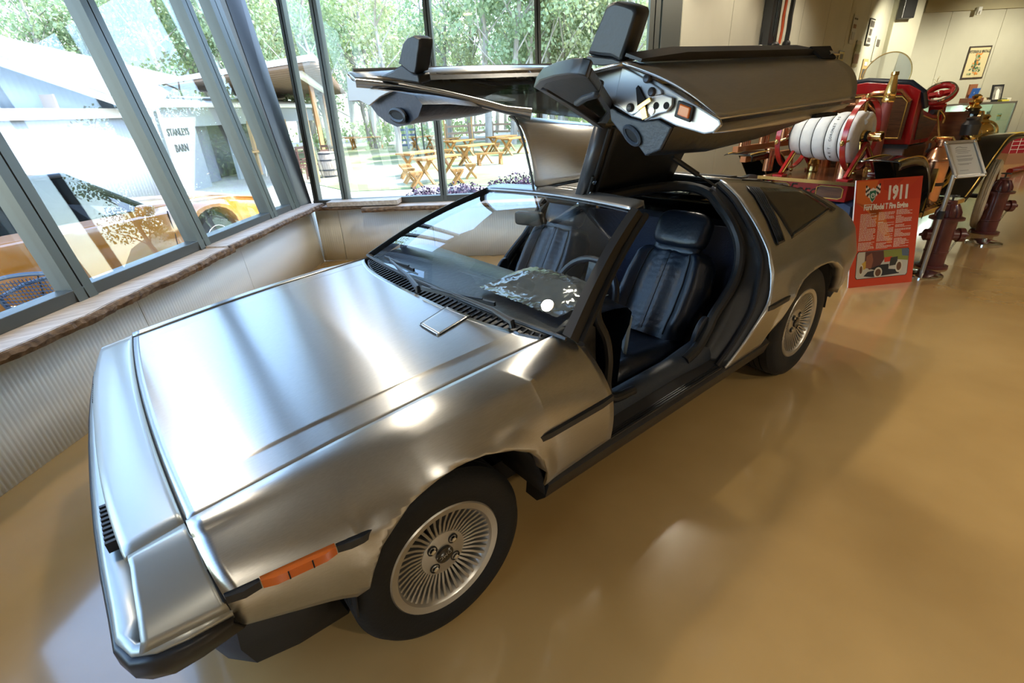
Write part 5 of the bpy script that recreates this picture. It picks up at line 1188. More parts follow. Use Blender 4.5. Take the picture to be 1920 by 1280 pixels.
# ================================================================== EXHIBITS
FD = atZ(1596, 343, .80); FD.z = 0
fh = V((.995, -.10, 0)); fr0 = V((-.10, -.995, 0))
def FE(f, r, z): return FD + fh*f + fr0*r + V((0, 0, z))
FMX = MX(((fh.x, fr0.x, 0, FD.x), (fh.y, fr0.y, 0, FD.y), (0, 0, -1, 0), (0, 0, 0, 1)))
eng_ = thing('fire_engine', 'antique red and black fire engine with a white hose reel and brass fittings', 'fire engine', FE(1.6, -.43, 0))
M['mahog'] = mat('varnished_mahogany', (.20, .075, .03), .22, col2=(.11, .04, .018), scale=3, stretch=(10, 1.5, 10), coat=.5, coatr=.08)
M['oakd'] = mat('dark_oak', (.14, .06, .025), .3, col2=(.07, .03, .015), scale=4, stretch=(2, 2, 14), coat=.4)
def fbox(f0, f1, r0, r1, z0, z1, name, m, parent, bevel=0.):
    q = MB(); q.hexa([FE(f0, r0, z0), FE(f1, r0, z0), FE(f1, r1, z0), FE(f0, r1, z0), FE(f0, r0, z1), FE(f1, r0, z1), FE(f1, r1, z1), FE(f0, r1, z1)]); return q.build(name, m, parent, smooth=False, bevel=bevel)
def ftube(pts, rad, name, m, parent, n=10, closed=False):
    q = MB(); q.tube([FE(*p) for p in pts], rad, n, closed); return q.build(name, m, parent)
def flathe(prof, f, r, z, name, m, parent, n=24, axis='z'):
    q = MB()
    if axis == 'z': mx = MX.Translation(FE(f, r, z))
    elif axis == 'r': mx = frame_mx(FE(f, r, z), fh, V((0, 0, 1))) @ MX.Identity(4)
    else: mx = frame_mx(FE(f, r, z), V((0, 0, 1)), fr0)
    q.lathe(prof, n, mx); return q.build(name, m, parent)
# rear deck
dk = fbox(0, .98, -.86, .02, .775, .80, 'deck', M['mahog'], eng_, .004)
fbox(-.006, .004, -.87, .03, .772, .803, 'brass_edge', M['brass'], dk); fbox(0, .98, .02, .03, .772, .803, 'brass_edge', M['brass'], dk)
bx = fbox(.05, .96, -.80, -.04, .62, .775, 'deck_box', M['red'], eng_, .006)
for r0, r1 in ((-.765, -.56), (-.30, -.07)):
    ov = [(r0, .66), (r0+.03, .645), (r1-.03, .645), (r1, .66), (r1, .735), (r1-.03, .75), (r0+.03, .75), (r0, .735)]
    p_ = ngon([FE(.046, r, z) for r, z in ov], 'wood_panel', M['oakd'], bx, .006)
    ftube([(.042, r, z) for r, z in ov], .004, 'gold_line', M['gold'], bx, 6, True)
text('Ford', .135, frame_mx(FE(.044, -.435, .700), fr0, (0, 0, 1)), M['blackgloss'], eng_, ext=.002, sx=1.05, shear=.3)
ftube([(.043, -.555, .655), (.043, -.52, .64), (.043, -.44, .652), (.043, -.35, .642), (.043, -.325, .655)], .004, 'script_flourish', M['blackgloss'], bx, 6)
for k in (0, 1):
    for z, a in ((.745, .022), (.69, .022)): 
        q = MB(); q.ell(FE(.02, -.79+k*.05, z), (.022, .022, .018), 10); q.build('latch_knob', M['brass'], bx)
# hose reel
RX, RZ = .36, 1.155
for r in (-.165, -.76):
    rg = MB(); pts = [(RX+.305*math.cos(a), r, RZ+.305*math.sin(a)) for a in [2*PI*k/48 for k in range(48)]]
    rows = [[FE(RX+(.305+d)*math.cos(a), r+e, RZ+(.305+d)*math.sin(a)) for d, e in ((-.006, -.022), (.006, -.022), (.006, .022), (-.006, .022))] for a in [2*PI*k/48 for k in range(49)]]
    rg.loft(rows, caps=False); ho = rg.build('reel_hoop', M['red'], eng_, ang=40)
    for k in range(4):
        a = PI/2+.12+k*PI/2; e = (RX+.325*math.cos(a), r, RZ+.325*math.sin(a))
        ftube([(RX, r, RZ), e], .010, 'reel_spoke', M['brass'], ho, 8)
        q = MB(); q.ell(FE(*e), (.018, .018, .026), 10); q.build('spoke_finial', M['brass'], ho)
        a2 = MB(); c = FE(RX+.13*math.cos(a), r, RZ+.13*math.sin(a)); a2.tube([c+V((.024*math.cos(t), 0, .024*math.sin(t))) for t in [2*PI*j/14 for j in range(14)]], .006, 5, closed=True); a2.build('spoke_collar', M['red'], ho)
    for f in (-.30, .30):
        ft = MB(); ft.bar(FE(RX, r+.06, RZ-.06), FE(RX+f, r+.08, .82), .05, .028, fr0); lg = ft.build('reel_leg', M['red'], eng_, smooth=False, bevel=.004)
        ftube([(RX+f*.1, r+.078, RZ-.09), (RX+f*.95, r+.096, .84)], .005, 'gold_line', M['gold'], lg, 5)
        fbox(RX+f-.05, RX+f+.05, r+.03, r+.13, .80, .822, 'leg_foot', M['red'], lg, .005)
hubm = frame_mx(FE(RX, -.165, RZ), fh, V((0, 0, 1)))
sg = 1 if (hubm.to_3x3() @ V((0, 0, 1))).dot(fr0) > 0 else -1
q = MB(hubm); q.lathe([(.028, -.05*sg), (.05, -.03*sg), (.055, .03*sg), (.038, .05*sg), (.036, .11*sg), (.044, .115*sg), (.044, .17*sg), (.03, .175*sg), (.026, .12*sg)], 20); hb_ = q.build('reel_hub', M['brass'], eng_)
ftube([(RX, -.16, RZ-.04), (RX, -.14, RZ-.13)], .03, 'hub_pipe', M['brass'], hb_, 12)
ftube([(RX, -.80, RZ), (RX, -.1, RZ)], .045, 'reel_axle', M['void'], eng_, 12)
M['hose'] = mat('white_hose_canvas', (.74, .75, .76), .75, col2=(.64, .65, .68), scale=14, bump=.25)
cw_ = .118
for k in range(5):
    c0 = -.735+k*cw_; rr = (.165, .19, .205, .212, .218)[k]
    q = MB(frame_mx(FE(RX, c0, RZ-.01), fh, V((0, 0, 1)))); 
    q.lathe([(.06, 0), (rr-.02, 0), (rr-.006, sg*cw_*.08), (rr, sg*cw_*.25), (rr+.003, sg*cw_*.5), (rr, sg*cw_*.8), (rr-.008, sg*cw_*.95), (rr-.025, sg*cw_), (.06, sg*cw_)], 40, close=True)
    hc = q.build('hose_coil', M['hose'], eng_, ang=60)
    if k == 3:
        tx = 'M.E.T. CORONET 65'; n = len(tx)
        for i, chh in enumerate(tx):
            if chh == ' ': continue
            a = R(228)-R(108)*i/n; p = FE(RX+(rr+.005)*math.cos(a), c0+cw_*.5, RZ-.01+(rr+.005)*math.sin(a)); tdir = fh*math.sin(a)-V((0, 0, 1))*math.cos(a)
            text(chh, .030, frame_mx(p, tdir, -fr0), M['ink'], hc, ext=.0008)
    ln = MB(); ln.tube([FE(RX+(rr-.012)*math.cos(a), c0, RZ-.01+(rr-.012)*math.sin(a)) for a in [2*PI*j/40 for j in range(40)]], .004, 5, closed=True); ln.build('coil_edge', M['trim'], hc)
ftube(crom([(RX-.02, -.17, RZ-.19), (RX+.16, -.165, RZ-.12), (RX+.17, -.16, RZ+.08), (RX+.06, -.155, RZ+.17), (RX-.04, -.15, RZ+.12)], 5), .03, 'hose_end', M['hose'], eng_)
# brass fittings on deck
flathe([(.05, 0), (.055, .02), (.05, .05), (.06, .08), (.045, .12), (.03, .13), (0, .135)], .55, -.62, .80, 'brass_valve', M['brass'], eng_)
flathe([(.07, 0), (.07, .10), (.06, .14), (.07, .15), (.03, .17), (0, .17)], .50, -.30, .80, 'copper_pot', M['copper'], eng_)
# copper soda-acid tanks behind the reel
for f, r, z1, rad in ((1.0, -.50, 1.40, .105), (.98, -.76, 1.30, .10)):
    t = flathe([(rad*.98, 0), (rad, .02), (rad, z1-.96), (rad*1.03, z1-.95), (rad*1.03, z1-.93), (rad*.92, z1-.90), (rad*.55, z1-.84), (rad*.40, z1-.82), (rad*.40, z1-.78), (rad*.55, z1-.775), (rad*.55, z1-.75), (0, z1-.74)], f, r, .80, 'copper_tank', M['copper'], eng_, 28)
    ftube([(f, r, z1+.06), (f-.02, r+.1, z1+.10), (f+.05, r+.30, z1+.11), (f+.10, r+.38, z1+.02)], .018, 'tank_pipe', M['copper'], t)
    ftube([(f-.3, r-.3, z1+.09), (f+.1, r+.12, z1+.09)], .009, 'tank_rail', M['copper'], t)
# upright branch pipe
ftube([(.80, -.19, .83), (.80, -.19, 1.44)], [.052, .043], 'branch_pipe', mat('red_leather', (.26, .06, .055), .5), eng_, 18)
flathe([(.05, 0), (.055, .02), (.046, .05), (.05, .06), (.048, .09), (.034, .17), (.026, .22), (.032, .225), (.03, .25), (.02, .25)], .80, -.19, 1.42, 'branch_nozzle', M['brass'], eng_, 20)
flathe([(.06, 0), (.06, .03), (.05, .05), (.055, .08)], .80, -.19, .80, 'branch_socket', M['brass'], eng_, 16)
# seat with painted panels
S0, S1 = 1.30, 1.78
back = [(S0-.05, -.98, 1.02), (S0-.05, -.10, 1.02), (S0-.20, -.06, 1.50), (S0-.20, -.16, 1.56), (S0-.22, -.53, 1.60), (S0-.20, -.90, 1.56), (S0-.20, -1.02, 1.50)]
q = MB(); q.prism([FE(*p) for p in back], [FE(p[0]+.05, p[1], p[2]) for p in back]); sb = q.build('seat_back', M['red'], eng_, bevel=.008, ang=30)
pan = [(S0-.075, -.88, 1.07), (S0-.075, -.15, 1.07), (S0-.18, -.11, 1.42), (S0-.195, -.16, 1.47), (S0-.21, -.53, 1.49), (S0-.195, -.84, 1.47), (S0-.18, -.90, 1.42)]
ngon([FE(p[0]-.022, p[1], p[2]) for p in pan], 'wood_panel', M['oakd'], sb, .010)
ftube([(S0-.22+(p[0]-S0+.22)*1-.030, -.53+(p[1]+.53)*.93, 1.28+(p[2]-1.28)*.93) for p in pan], .005, 'gold_line', M['gold'], sb, 6, True)
ftube([(S0-.17, -1.03, 1.50), (S0-.18, -.90, 1.575), (S0-.19, -.53, 1.615), (S0-.18, -.16, 1.575), (S0-.16, -.05, 1.49), (S0-.05, -.04, 1.36)], .026, 'leather_roll', M['leather'], sb, 10)
sidep = [(S0-.05, 1.02), (S1-.10, 1.02), (S1+.02, 1.20), (S1+.03, 1.27), (S1-.18, 1.28), (S0+.06, 1.33), (S0-.08, 1.48), (S0-.16, 1.48)]
for r in (-.08, -1.0):
    q = MB(); q.prism([FE(f, r, z) for f, z in sidep], [FE(f, r-.03, z) for f, z in sidep]); sp_ = q.build('seat_side', M['red'], eng_, bevel=.006, ang=30)
    ngon([FE(f, r+.006, z) for f, z in ((S0+.02, 1.06), (S1-.13, 1.06), (S1-.04, 1.20), (S1-.05, 1.235), (S1-.2, 1.24), (S0+.04, 1.29), (S0-.03, 1.36))], 'wood_panel', M['oakd'], sp_, .008)
    ftube([(S1-.02, r+.012, 1.22), (S1-.18, r+.012, 1.235), (S0+.05, r+.012, 1.28)], .005, 'gold_line', M['gold'], sp_, 5)
    ftube([(S1-.18, r-.01, 1.30), (S1+.04, r-.01, 1.29)], .024, 'arm_pad', M['leather'], sp_, 10)
    q = MB(); q.ell(FE(S1+.05, r-.01, 1.29), (.014, .014, .03)); q.build('arm_finial', M['brass'], sp_)
fbox(S0, S1, -.97, -.11, 1.0, 1.12, 'seat_cushion', M['leather'], eng_, .03)
fbox(S0-.02, S1+.02, -.90, -.12, .62, 1.0, 'seat_box', M['oakd'], eng_, .01); fbox(S0-.03, S0, -.9, -.1, .98, 1.02, 'seat_rail', M['trim'], eng_)
fbox(.98, S0, -.85, -.15, .62, .80, 'body_panel', M['oakd'], eng_, .006)
# dashboard, steering wheel, round screen
db = fbox(2.20, 2.24, -.90, .04, .80, 1.28, 'dash_board', M['mahog'], eng_, .004)
q = MB(); c = FE(1.98, -.74, 1.66); q.lathe([(.245, -.004), (.245, .004)], 48, frame_mx(c, fr0, V((.12, 0, 1)))); rs_ = None
q = MB(frame_mx(c, fr0, V((.12, 0, 1)))); q.lathe([(0, -.003), (.235, -.003), (.235, .003), (0, .003)], 48); rs_ = q.build('round_screen', glass('screen_glass', (.90, .95, .95), ior=1.5, extra=.35), eng_)
q = MB(frame_mx(c, fr0, V((.12, 0, 1)))); q.tube([(.238*math.cos(a), .238*math.sin(a), 0) for a in [2*PI*k/48 for k in range(48)]], .006, 6, closed=True); q.build('screen_rim', M['brass'], rs_)
ftube([(1.98, -.50, 1.52), (2.02, -.50, 1.20)], .010, 'screen_stay', M['brass'], rs_); ftube([(1.98, -.98, 1.52), (2.02, -.98, 1.20)], .010, 'screen_stay', M['brass'], rs_)
swm = frame_mx(FE(1.92, -.17, 1.46), fr0, V((.75, 0, .66)))
q = MB(swm); q.tube([(.115*math.cos(a), .115*math.sin(a)*1.05, 0) for a in [2*PI*k/32 for k in range(32)]], .030, 10, closed=True); rh = q.build('red_hand_wheel', M['red'], eng_)
q = MB(swm); q.bar((-.11, -.03, .0), (.11, .03, .0), .05, .035); q.ell((0, 0, 0), (.045, .045, .03)); q.build('wheel_bar', M['red'], rh)
q = MB(swm); q.tube([(.125*math.cos(a), .13*math.sin(a), .025) for a in [2*PI*k/32 for k in range(32)]], .012, 6, closed=True); q.build('wheel_rim', M['chrome'], rh)
q = MB(); q.bar(FE(1.95, -.17, 1.36), FE(2.02, -.18, 1.22), .13, .07, fh); q.build('wheel_bracket', M['red'], rh, bevel=.006)
ftube([(1.9, -.30, 1.42), (1.7, -.42, 1.36)], .018, 'wheel_shaft', M['red'], rh)
# hood, side lamp and headlamps
q = MB(); q.loft([[FE(f, r, z) for r, z in ((-.62-w_, .72), (-.62-w_, 1.0), (-.55-w_*.6, 1.08+w_*.3), (-.43, 1.11+w_*.4), (-.31+w_*.6, 1.08+w_*.3), (-.24+w_, 1.0), (-.24+w_, .72))] for f, w_ in ((2.24, .12), (2.95, .0))]); q.build('engine_hood', M['red'], eng_, ang=30)
fbox(2.95, 3.05, -.66, -.20, .62, 1.12, 'radiator', M['brass'], eng_, .02)
q = MB(); q.sq(FE(2.32, .03, 1.22), (.075, .07, .085), .6); sl_ = q.build('side_lamp', M['blackgloss'], eng_)
flathe([(.05, 0), (.07, .02), (.04, .05), (.06, .075), (.03, .10), (.045, .13), (.02, .15), (0, .15)], 2.32, .03, 1.29, 'lamp_chimney', M['brass'], sl_)
flathe([(.03, 0), (.05, .02), (.04, .06), (.055, .08)], 2.32, .03, 1.07, 'lamp_base', M['brass'], sl_)
q = MB(); q.lathe([(.045, .09), (.06, .095), (.06, .07)], 16, frame_mx(FE(2.32, .03, 1.22), fh, V((0, 0, 1)))); q.build('lamp_bezel', M['brass'], sl_)
q = MB(); q.ell(FE(2.24, .03, 1.23), (.008, .014, .014)); q.build('lamp_jewel', M['red_lens'], sl_)
for r in (-.02, -.84):
    q = MB(); q.ell(FE(2.98, r, 1.02), (.13, .12, .12), 18, m=12); hl_ = q.build('headlamp', M['brass'], eng_)
    flathe([(.05, 0), (.06, .02), (.035, .05), (.05, .08), (.03, .10), (0, .10)], 2.98, r, 1.12, 'lamp_vent', M['brass'], hl_)
    q = MB(); q.tube([FE(3.06, r+.125*math.cos(a), 1.02+.125*math.sin(a)) for a in [2*PI*k/24 for k in range(24)]], .014, 6, closed=True); q.build('lamp_ring', M['brass'], hl_)
    ftube([(2.98, r, .92), (2.98, r-.0, .75)], .015, 'lamp_bracket', M['trim'], hl_)
q = MB(); q.ell(FE(2.45, .06, 1.02), (.085, .08, .10), 14); ga = q.build('gas_generator', M['brass'], eng_); flathe([(.075, 0), (.08, .10), (.05, .14), (.06, .16), (0, .18)], 2.1, .12, 1.06, 'acetylene_can', M['satin'], ga)
# copper extinguisher on the running board
ex = flathe([(.098, 0), (.105, .02), (.105, .40), (.112, .405), (.112, .43), (.105, .44), (.085, .505), (.045, .54), (.045, .57), (.06, .575), (.06, .60), (.0, .605)], 1.28, .17, .475, 'copper_extinguisher', M['copper'], eng_, 28)
ftube([(1.28, .08, 1.06), (1.28, .10, 1.09), (1.28, .24, 1.09), (1.28, .26, 1.06)], .011, 'extinguisher_handle', M['brass'], ex); ftube([(1.24, .09, 1.035), (1.22, .10, 1.0), (1.23, .08, .96)], .012, 'extinguisher_ring', M['satin'], ex)
q = MB(); q.hexa([FE(1.195, .14, .60), FE(1.195, .24, .60), FE(1.178, .235, .60), FE(1.178, .14, .60), FE(1.195, .14, .82), FE(1.195, .24, .82), FE(1.178, .235, .82), FE(1.178, .14, .82)]); q.build('brass_plate', M['brass'], ex, smooth=False)
q = MB(); q.lathe([(.106, .18), (.109, .18), (.109, .21), (.106, .21)], 24, MX.Translation(FE(1.28, .17, .475))); q.build('strap', M['black'], ex)
ftube(crom([(1.30, .13, 1.08), (1.36, .05, 1.26), (1.45, .02, 1.32), (1.52, .05, 1.26), (1.50, .06, 1.20)], 5), .008, 'hose_hook', M['brass'], ex)
# running board with brass treads
rbd = fbox(.72, 1.80, -.02, .34, .445, .475, 'running_board', M['blackgloss'], eng_, .004)
fbox(.72, 1.80, .335, .35, .44, .48, 'board_edge', M['gold'], rbd)
q = MB()
for i in range(24):
    for j in range(6):
        if (i+j) % 2: q.box(FE(.86+i*.034, .05+j*.045, .478), (.020, .020, .006), rz=R(40))
o = q.build('tread_studs', M['brass'], rbd, smooth=False); o['kind'] = 'stuff'
for f, k in ((1.55, .1), (1.72, .12), (1.90, .06)):
    ftube(crom([(f, .04, .90), (f+.05, .06+k, .80), (f+.02, .05+k, .62), (f, .04, .48)], 5), .016, 'gold_stay', M['gold'], eng_)
ftube([(1.45, .10, .78), (1.95, .12, .80)], .018, 'gold_stay', M['gold'], eng_)
# wings
def wing(path, r0, r1, name, gold=True, lip=.03):
    q = MB(); rows = [[FE(f, r0, z), FE(f, r0+.02, z+.012), FE(f, (r0+r1)/2, z+.02), FE(f, r1-.02, z+.012), FE(f, r1, z), FE(f, r1, z-lip)] for f, z in crom_fz(path)]
    q.grid(rows); o = q.build(name, M['blackgloss'], eng_, solid=.006, ang=50)
    if gold:
        for r in (r0+.05, r1-.012): ftube([(f, r, z+.022) for f, z in crom_fz(path)], .006, 'gold_line', M['gold'], o, 5)
    return o
def crom_fz(path): return [(p.x, p.y) for p in crom([V((f, z, 0)) for f, z in path], 5)]
for r0, r1 in ((.05, .36), (-1.22, -.91)):
    w1 = wing([(-.10, .985), (.08, .995), (.28, .99), (.44, .955), (.58, .85), (.68, .72), (.725, .60), (.72, .48)], r0, r1, 'rear_wing', True, .05)
    w2 = wing([(1.70, .485), (1.84, .57), (2.02, .705), (2.24, .875), (2.42, .985), (2.62, 1.015), (2.9, 1.01), (3.2, .985)], r0, r1+.02, 'front_wing')
    apr = MB(); apr.add([FE(f, r0+.01, z) for f, z in ((1.66, .50), (1.76, .49), (2.3, .50), (2.55, .75), (2.62, .99), (2.42, .985), (2.2, 1.05), (1.85, .90))], [tuple(range(8))]); apr.build('splash_apron', M['blackgloss'], w2, smooth=False, solid=.006)
    apr = MB(); apr.add([FE(f, r0+.04, z) for f, z in ((.10, .97), (.42, .95), (.57, .84), (.67, .71), (.71, .49), (.60, .49), (.30, .75))], [tuple(range(7))]); apr.build('splash_apron', M['blackgloss'], w1, smooth=False, solid=.006)
# wheels: white tyres, varnished spokes
M['whitetyre'] = mat('cream_tyre', (.66, .62, .52), .6, col2=(.56, .52, .43), scale=5)
def artillery(f, r, steer=0.):
    c = FE(f, r, .385); mx = frame_mx(c, MX.Rotation(steer, 3, 'Z') @ fh, V((0, 0, 1)))
    q = MB(mx); q.lathe([(.305, -.03), (.33, -.046), (.36, -.040), (.378, -.026), (.374, -.020), (.381, -.018), (.381, -.008), (.376, -.005), (.376, .005), (.381, .008), (.381, .018), (.374, .020), (.378, .026), (.36, .040), (.33, .046), (.305, .03)], 64, close=True); w_ = q.build('wheel', M['whitetyre'], eng_, ang=30)
    q = MB(mx); q.lathe([(.306, -.03), (.285, -.028), (.285, .028), (.306, .03)], 48, close=True); q.build('wheel_rim', M['mahog'], w_)
    q = MB(mx)
    for k in range(12): a = 2*PI*k/12; q.tube([(.05*math.cos(a), .05*math.sin(a), 0), (.17*math.cos(a), .17*math.sin(a), 0), (.29*math.cos(a), .29*math.sin(a), 0)], [.02, .014, .017], 8)
    q.build('spokes', mat('gold_oak', (.42, .2, .06), .3, coat=.4) if 'gold_oak' not in bpy.data.materials else bpy.data.materials['gold_oak'], w_)
    q = MB(mx); q.lathe([(0, -.06), (.05, -.055), (.06, -.03), (.06, .03), (.05, .055), (0, .06)], 20); q.build('wheel_hub', M['brass'], w_)
for f, st_r in ((.27, 0), (2.80, R(9))):
    for r in (.27, -1.13): artillery(f, r, st_r)
fbox(.05, 3.0, -.66, -.20, .48, .62, 'chassis', M['void'], eng_); ftube([(.27, -1.1, .385), (.27, .24, .385)], .03, 'axle', M['trim'], eng_); ftube([(2.80, -1.1, .36), (2.80, .24, .36)], .025, 'axle', M['trim'], eng_)
tp_ = MB(); rnd = random.Random(2); tp_.loft([[FE(.02+.05*math.sin(k+i), -.75+.07*i, .30+.3*k/4+.02*math.sin(3*i+k)) for k in range(5)]+[FE(.25, -.75+.07*i, .62), FE(.25, -.75+.07*i, .30)] for i in range(12)]); tp_.build('blue_tarpaulin', mat('navy_cloth', (.03, .06, .14), .7), eng_)
# left side ladder rails with copper pipes
for z, r in ((1.02, -1.10), (.93, -1.0)):
    fbox(-.10, 1.3, r-.03, r+.03, z, z+.055, 'ladder_rail', mat('amber_oak', (.36, .13, .04), .35, coat=.3) if 'amber_oak' not in bpy.data.materials else bpy.data.materials['amber_oak'], eng_)
for f in (.0, .10, .35, .43, .75, .85): flathe([(.03, 0), (.03, .17), (0, .175)], f, -1.10, 1.03, 'copper_pipe', M['copper'], eng_, 12)
flathe([(.05, 0), (.05, .20), (.055, .205), (.055, .22), (0, .23)], .25, -.93, .82, 'copper_pot', M['copper'], eng_, 16)

# ---- the red information board, leaning back
BL_ = atZ(1590, 540); BR_ = atZ(1709, 528); bx_ = (BR_-BL_); BWd = bx_.length; bx_.normalize()
nb_ = V((bx_.y, -bx_.x, 0)); lean = R(12.5); up_ = (V((0, 0, 1))*math.cos(lean)-nb_*math.sin(lean)).normalized()
BH = .885
board = thing('information_board', 'red printed information board headed 1911, leaning behind the car tail', 'sign', (BL_+BR_)/2)
bn_ = bx_.cross(up_).normalized()
if bn_.dot(CAM-BL_) < 0: bn_ = -bn_
def bpt(u, v, o=0.): return BL_+bx_*u*BWd+up_*v*BH+bn_*o
q = MB(); q.hexa([bpt(0, 0, -.012), bpt(1, 0, -.012), bpt(1, 0, 0), bpt(0, 0, 0), bpt(0, 1, -.012), bpt(1, 1, -.012), bpt(1, 1, 0), bpt(0, 1, 0)]); q.build('board_core', M['white'], board, smooth=False)
def bquad(u0, v0, u1, v1, o, name, m, parent=None): 
    q = MB(); q.hexa([bpt(u0, v0, o-.001), bpt(u1, v0, o-.001), bpt(u1, v0, o), bpt(u0, v0, o), bpt(u0, v1, o-.001), bpt(u1, v1, o-.001), bpt(u1, v1, o), bpt(u0, v1, o)]); return q.build(name, m, parent or board, smooth=False)
def bpoly(pts, o, name, m, parent=None):
    return ngon([bpt(u, v, o) for u, v in pts], name, m, parent or board, .0008)
RDM = mat('print_red', (.60, .055, .018), .4); face = bquad(0, 0, 1, 1, .0012, 'print_face', RDM)
bpoly([(0.01, .99), (.33, .99), (.22, .72), (.42, .52), (.55, .40), (.62, .40), (.50, .62), (.44, .70), (.30, .66), (.02, .80)], .002, 'print_flame', mat('print_orange', (.68, .16, .03), .4), face)
bpoly([(.40, .99), (.72, .99), (.50, .88), (.42, .90)], .002, 'print_flame', mat('print_dark_red', (.48, .035, .012), .4), face)
bpoly([(.95, .99), (.99, .99), (.99, .80), (.60, .80), (.80, .90)], .002, 'print_flame', mat('print_mid_red', (.55, .04, .015), .4), face)
PW = mat('print_white', (.82, .80, .76), .5); PG = mat('print_green', (.015, .16, .09), .5); PK = mat('print_black', (.02, .02, .02), .5)
bmx = lambda u, v, o=.003: frame_mx(bpt(u, v, o), bx_, up_)
zs_ = 1 if (bmx(0, 0).to_3x3() @ V((0, 0, 1))).dot(bn_) > 0 else -1
text('1911', .150, bmx(.64, .862), PW, board, ext=.0005, bold=.007, sx=.70)
text('Ford Model T Fire Engine', .064, bmx(.475, .747), PW, board, ext=.0005, bold=.0026, sx=.62)
sh_ = [(.20, .905), (.255, .925), (.31, .905), (.305, .85), (.285, .815), (.255, .79), (.225, .815), (.205, .85)]
bpoly(sh_, .0034, 'crest', PW, face); bpoly([((u-.255)*.86+.255, (v-.86)*.86+.857) for u, v in sh_], .0042, 'crest', PG, face)
bpoly([(.20, .893), (.31, .905), (.31, .918), (.20, .906)], .005, 'crest_band', PW, face)
q = MB(); q.tube([bpt(.257+.026*math.cos(a), .853+.020*math.sin(a), .005) for a in [2*PI*k/20 for k in range(20)]], .003, 5, closed=True); q.tube([bpt(.262, .868, .005), bpt(.257, .85, .005)], .003, 5); q.build('crest_ring', PW, face)
for sd in (-1, 1):
    for i in range(4):
        for j in range(3):
            u = .255+sd*(.055+.022*j); v = .925-.022*i+.012*(j)-(.012 if sd < 0 else 0)
            bpoly([(u-.011, v-.010), (u+.011, v-.010), (u+.011, v+.012), (u-.011, v+.012)], .0032+.0001*(i+j), 'flag_check', PW if (i+j) % 2 else PK, face)
lines = MB(); rnd = random.Random(8)
for c, (u0, u1, v0) in enumerate(((.10, .345, .695), (.375, .62, .70), (.645, .89, .712))):
    v = v0
    for k in range(40):
        v -= .0098
        if v < .35: break
        if (c, k) in ((0, 26), (1, 8), (1, 9), (1, 28), (2, 5), (2, 6), (2, 13), (2, 17), (2, 26)): continue
        e = u1 if rnd.random() < .62 else lerp(u0, u1, rnd.uniform(.35, .95)); u = u0
        while u < e-.01:
            w_ = rnd.uniform(.012, .045); w2 = min(w_, e-u); lines.hexa([bpt(u, v, .0022), bpt(u+w2, v, .0022), bpt(u+w2, v, .0028), bpt(u, v, .0028), bpt(u, v+.0042, .0022), bpt(u+w2, v+.0042, .0022), bpt(u+w2, v+.0042, .0028), bpt(u, v+.0042, .0028)]); u += w2+.006
o = lines.build('body_text', PW, board, smooth=False); o['kind'] = 'stuff'
for u, v in ((.375, .60), (.645, .645)): bquad(u, v, u+.08, v+.006, .003, 'subheading', PW, face)
bquad(.14, .771, .30, .776, .003, 'crest_caption', PW, face)
# printed photograph of the engine
ph = [(.12, .08), (.10, .10), (.10, .315), (.12, .335), (.88, .335), (.90, .315), (.90, .10), (.88, .08)]
pk = bpoly([(u+.008*(1 if u > .5 else -1), v+.005*(1 if v > .2 else -1)) for u, v in ph], .0024, 'photo_edge', PK, face); pg_ = bpoly(ph, .0032, 'photo_print', mat('print_road', (.52, .52, .48), .5), face)
pm = lambda n, c: mat('print_'+n, c, .5)
bpoly([(.40, .334), (.88, .334), (.898, .31), (.898, .22), (.70, .24), (.45, .26)], .0036, 'photo_print', pm('hedge', (.22, .26, .05)), face); bpoly([(.78, .334), (.88, .334), (.898, .31), (.898, .26), (.80, .27)], .0038, 'photo_print', pm('blue', (.09, .14, .22)), face)
bpoly([(.22, .10), (.36, .085), (.78, .10), (.74, .14), (.50, .16), (.28, .14)], .0038, 'photo_print', pm('shadow', (.015, .015, .02)), face)
bpoly([(.22, .334), (.50, .334), (.52, .25), (.45, .18), (.30, .16), (.22, .22)], .0042, 'photo_print', pm('maroon', (.10, .03, .025)), face); bpoly([(.24, .29), (.32, .32), (.35, .25), (.33, .17), (.24, .18)], .0046, 'photo_print', pm('copper', (.26, .09, .05)), face)
bpoly([(.17, .22), (.24, .25), (.24, .17), (.18, .16)], .0044, 'photo_print', pm('yellow', (.5, .32, .04)), face)
bpoly([(.52, .265), (.64, .27), (.64, .225), (.53, .22)], .0046, 'photo_print', pm('bonnet', (.62, .05, .02)), face); bpoly([(.62, .26), (.73, .265), (.73, .185), (.61, .18)], .0048, 'photo_print', pm('radiator', (.03, .03, .025)), face)
bpoly([(.30, .17), (.48, .20), (.60, .20), (.60, .15), (.44, .14)], .0046, 'photo_print', pm('black', (.012, .012, .012)), face)
for cu, cv, ru, rv in ((.17, .165, .032, .055), (.44, .125, .065, .052), (.76, .17, .055, .06)):
    el = lambda s_, n=22: [(cu+ru*s_*math.cos(2*PI*k/n), max(.083, cv+rv*s_*math.sin(2*PI*k/n))) for k in range(n)]
    bpoly(el(1), .0052, 'photo_print', pm('tyre', (.62, .60, .50)), face); bpoly(el(.68), .0056, 'photo_print', pm('spokes', (.12, .05, .02)), face)
q = MB(); b0 = bpt(.5, .62, -.012); q.bar(bpt(.5, .70, -.014), V((b0.x, b0.y, 0))-nb_*.30, .06, .012); q.build('strut', M['white'], board, smooth=False)

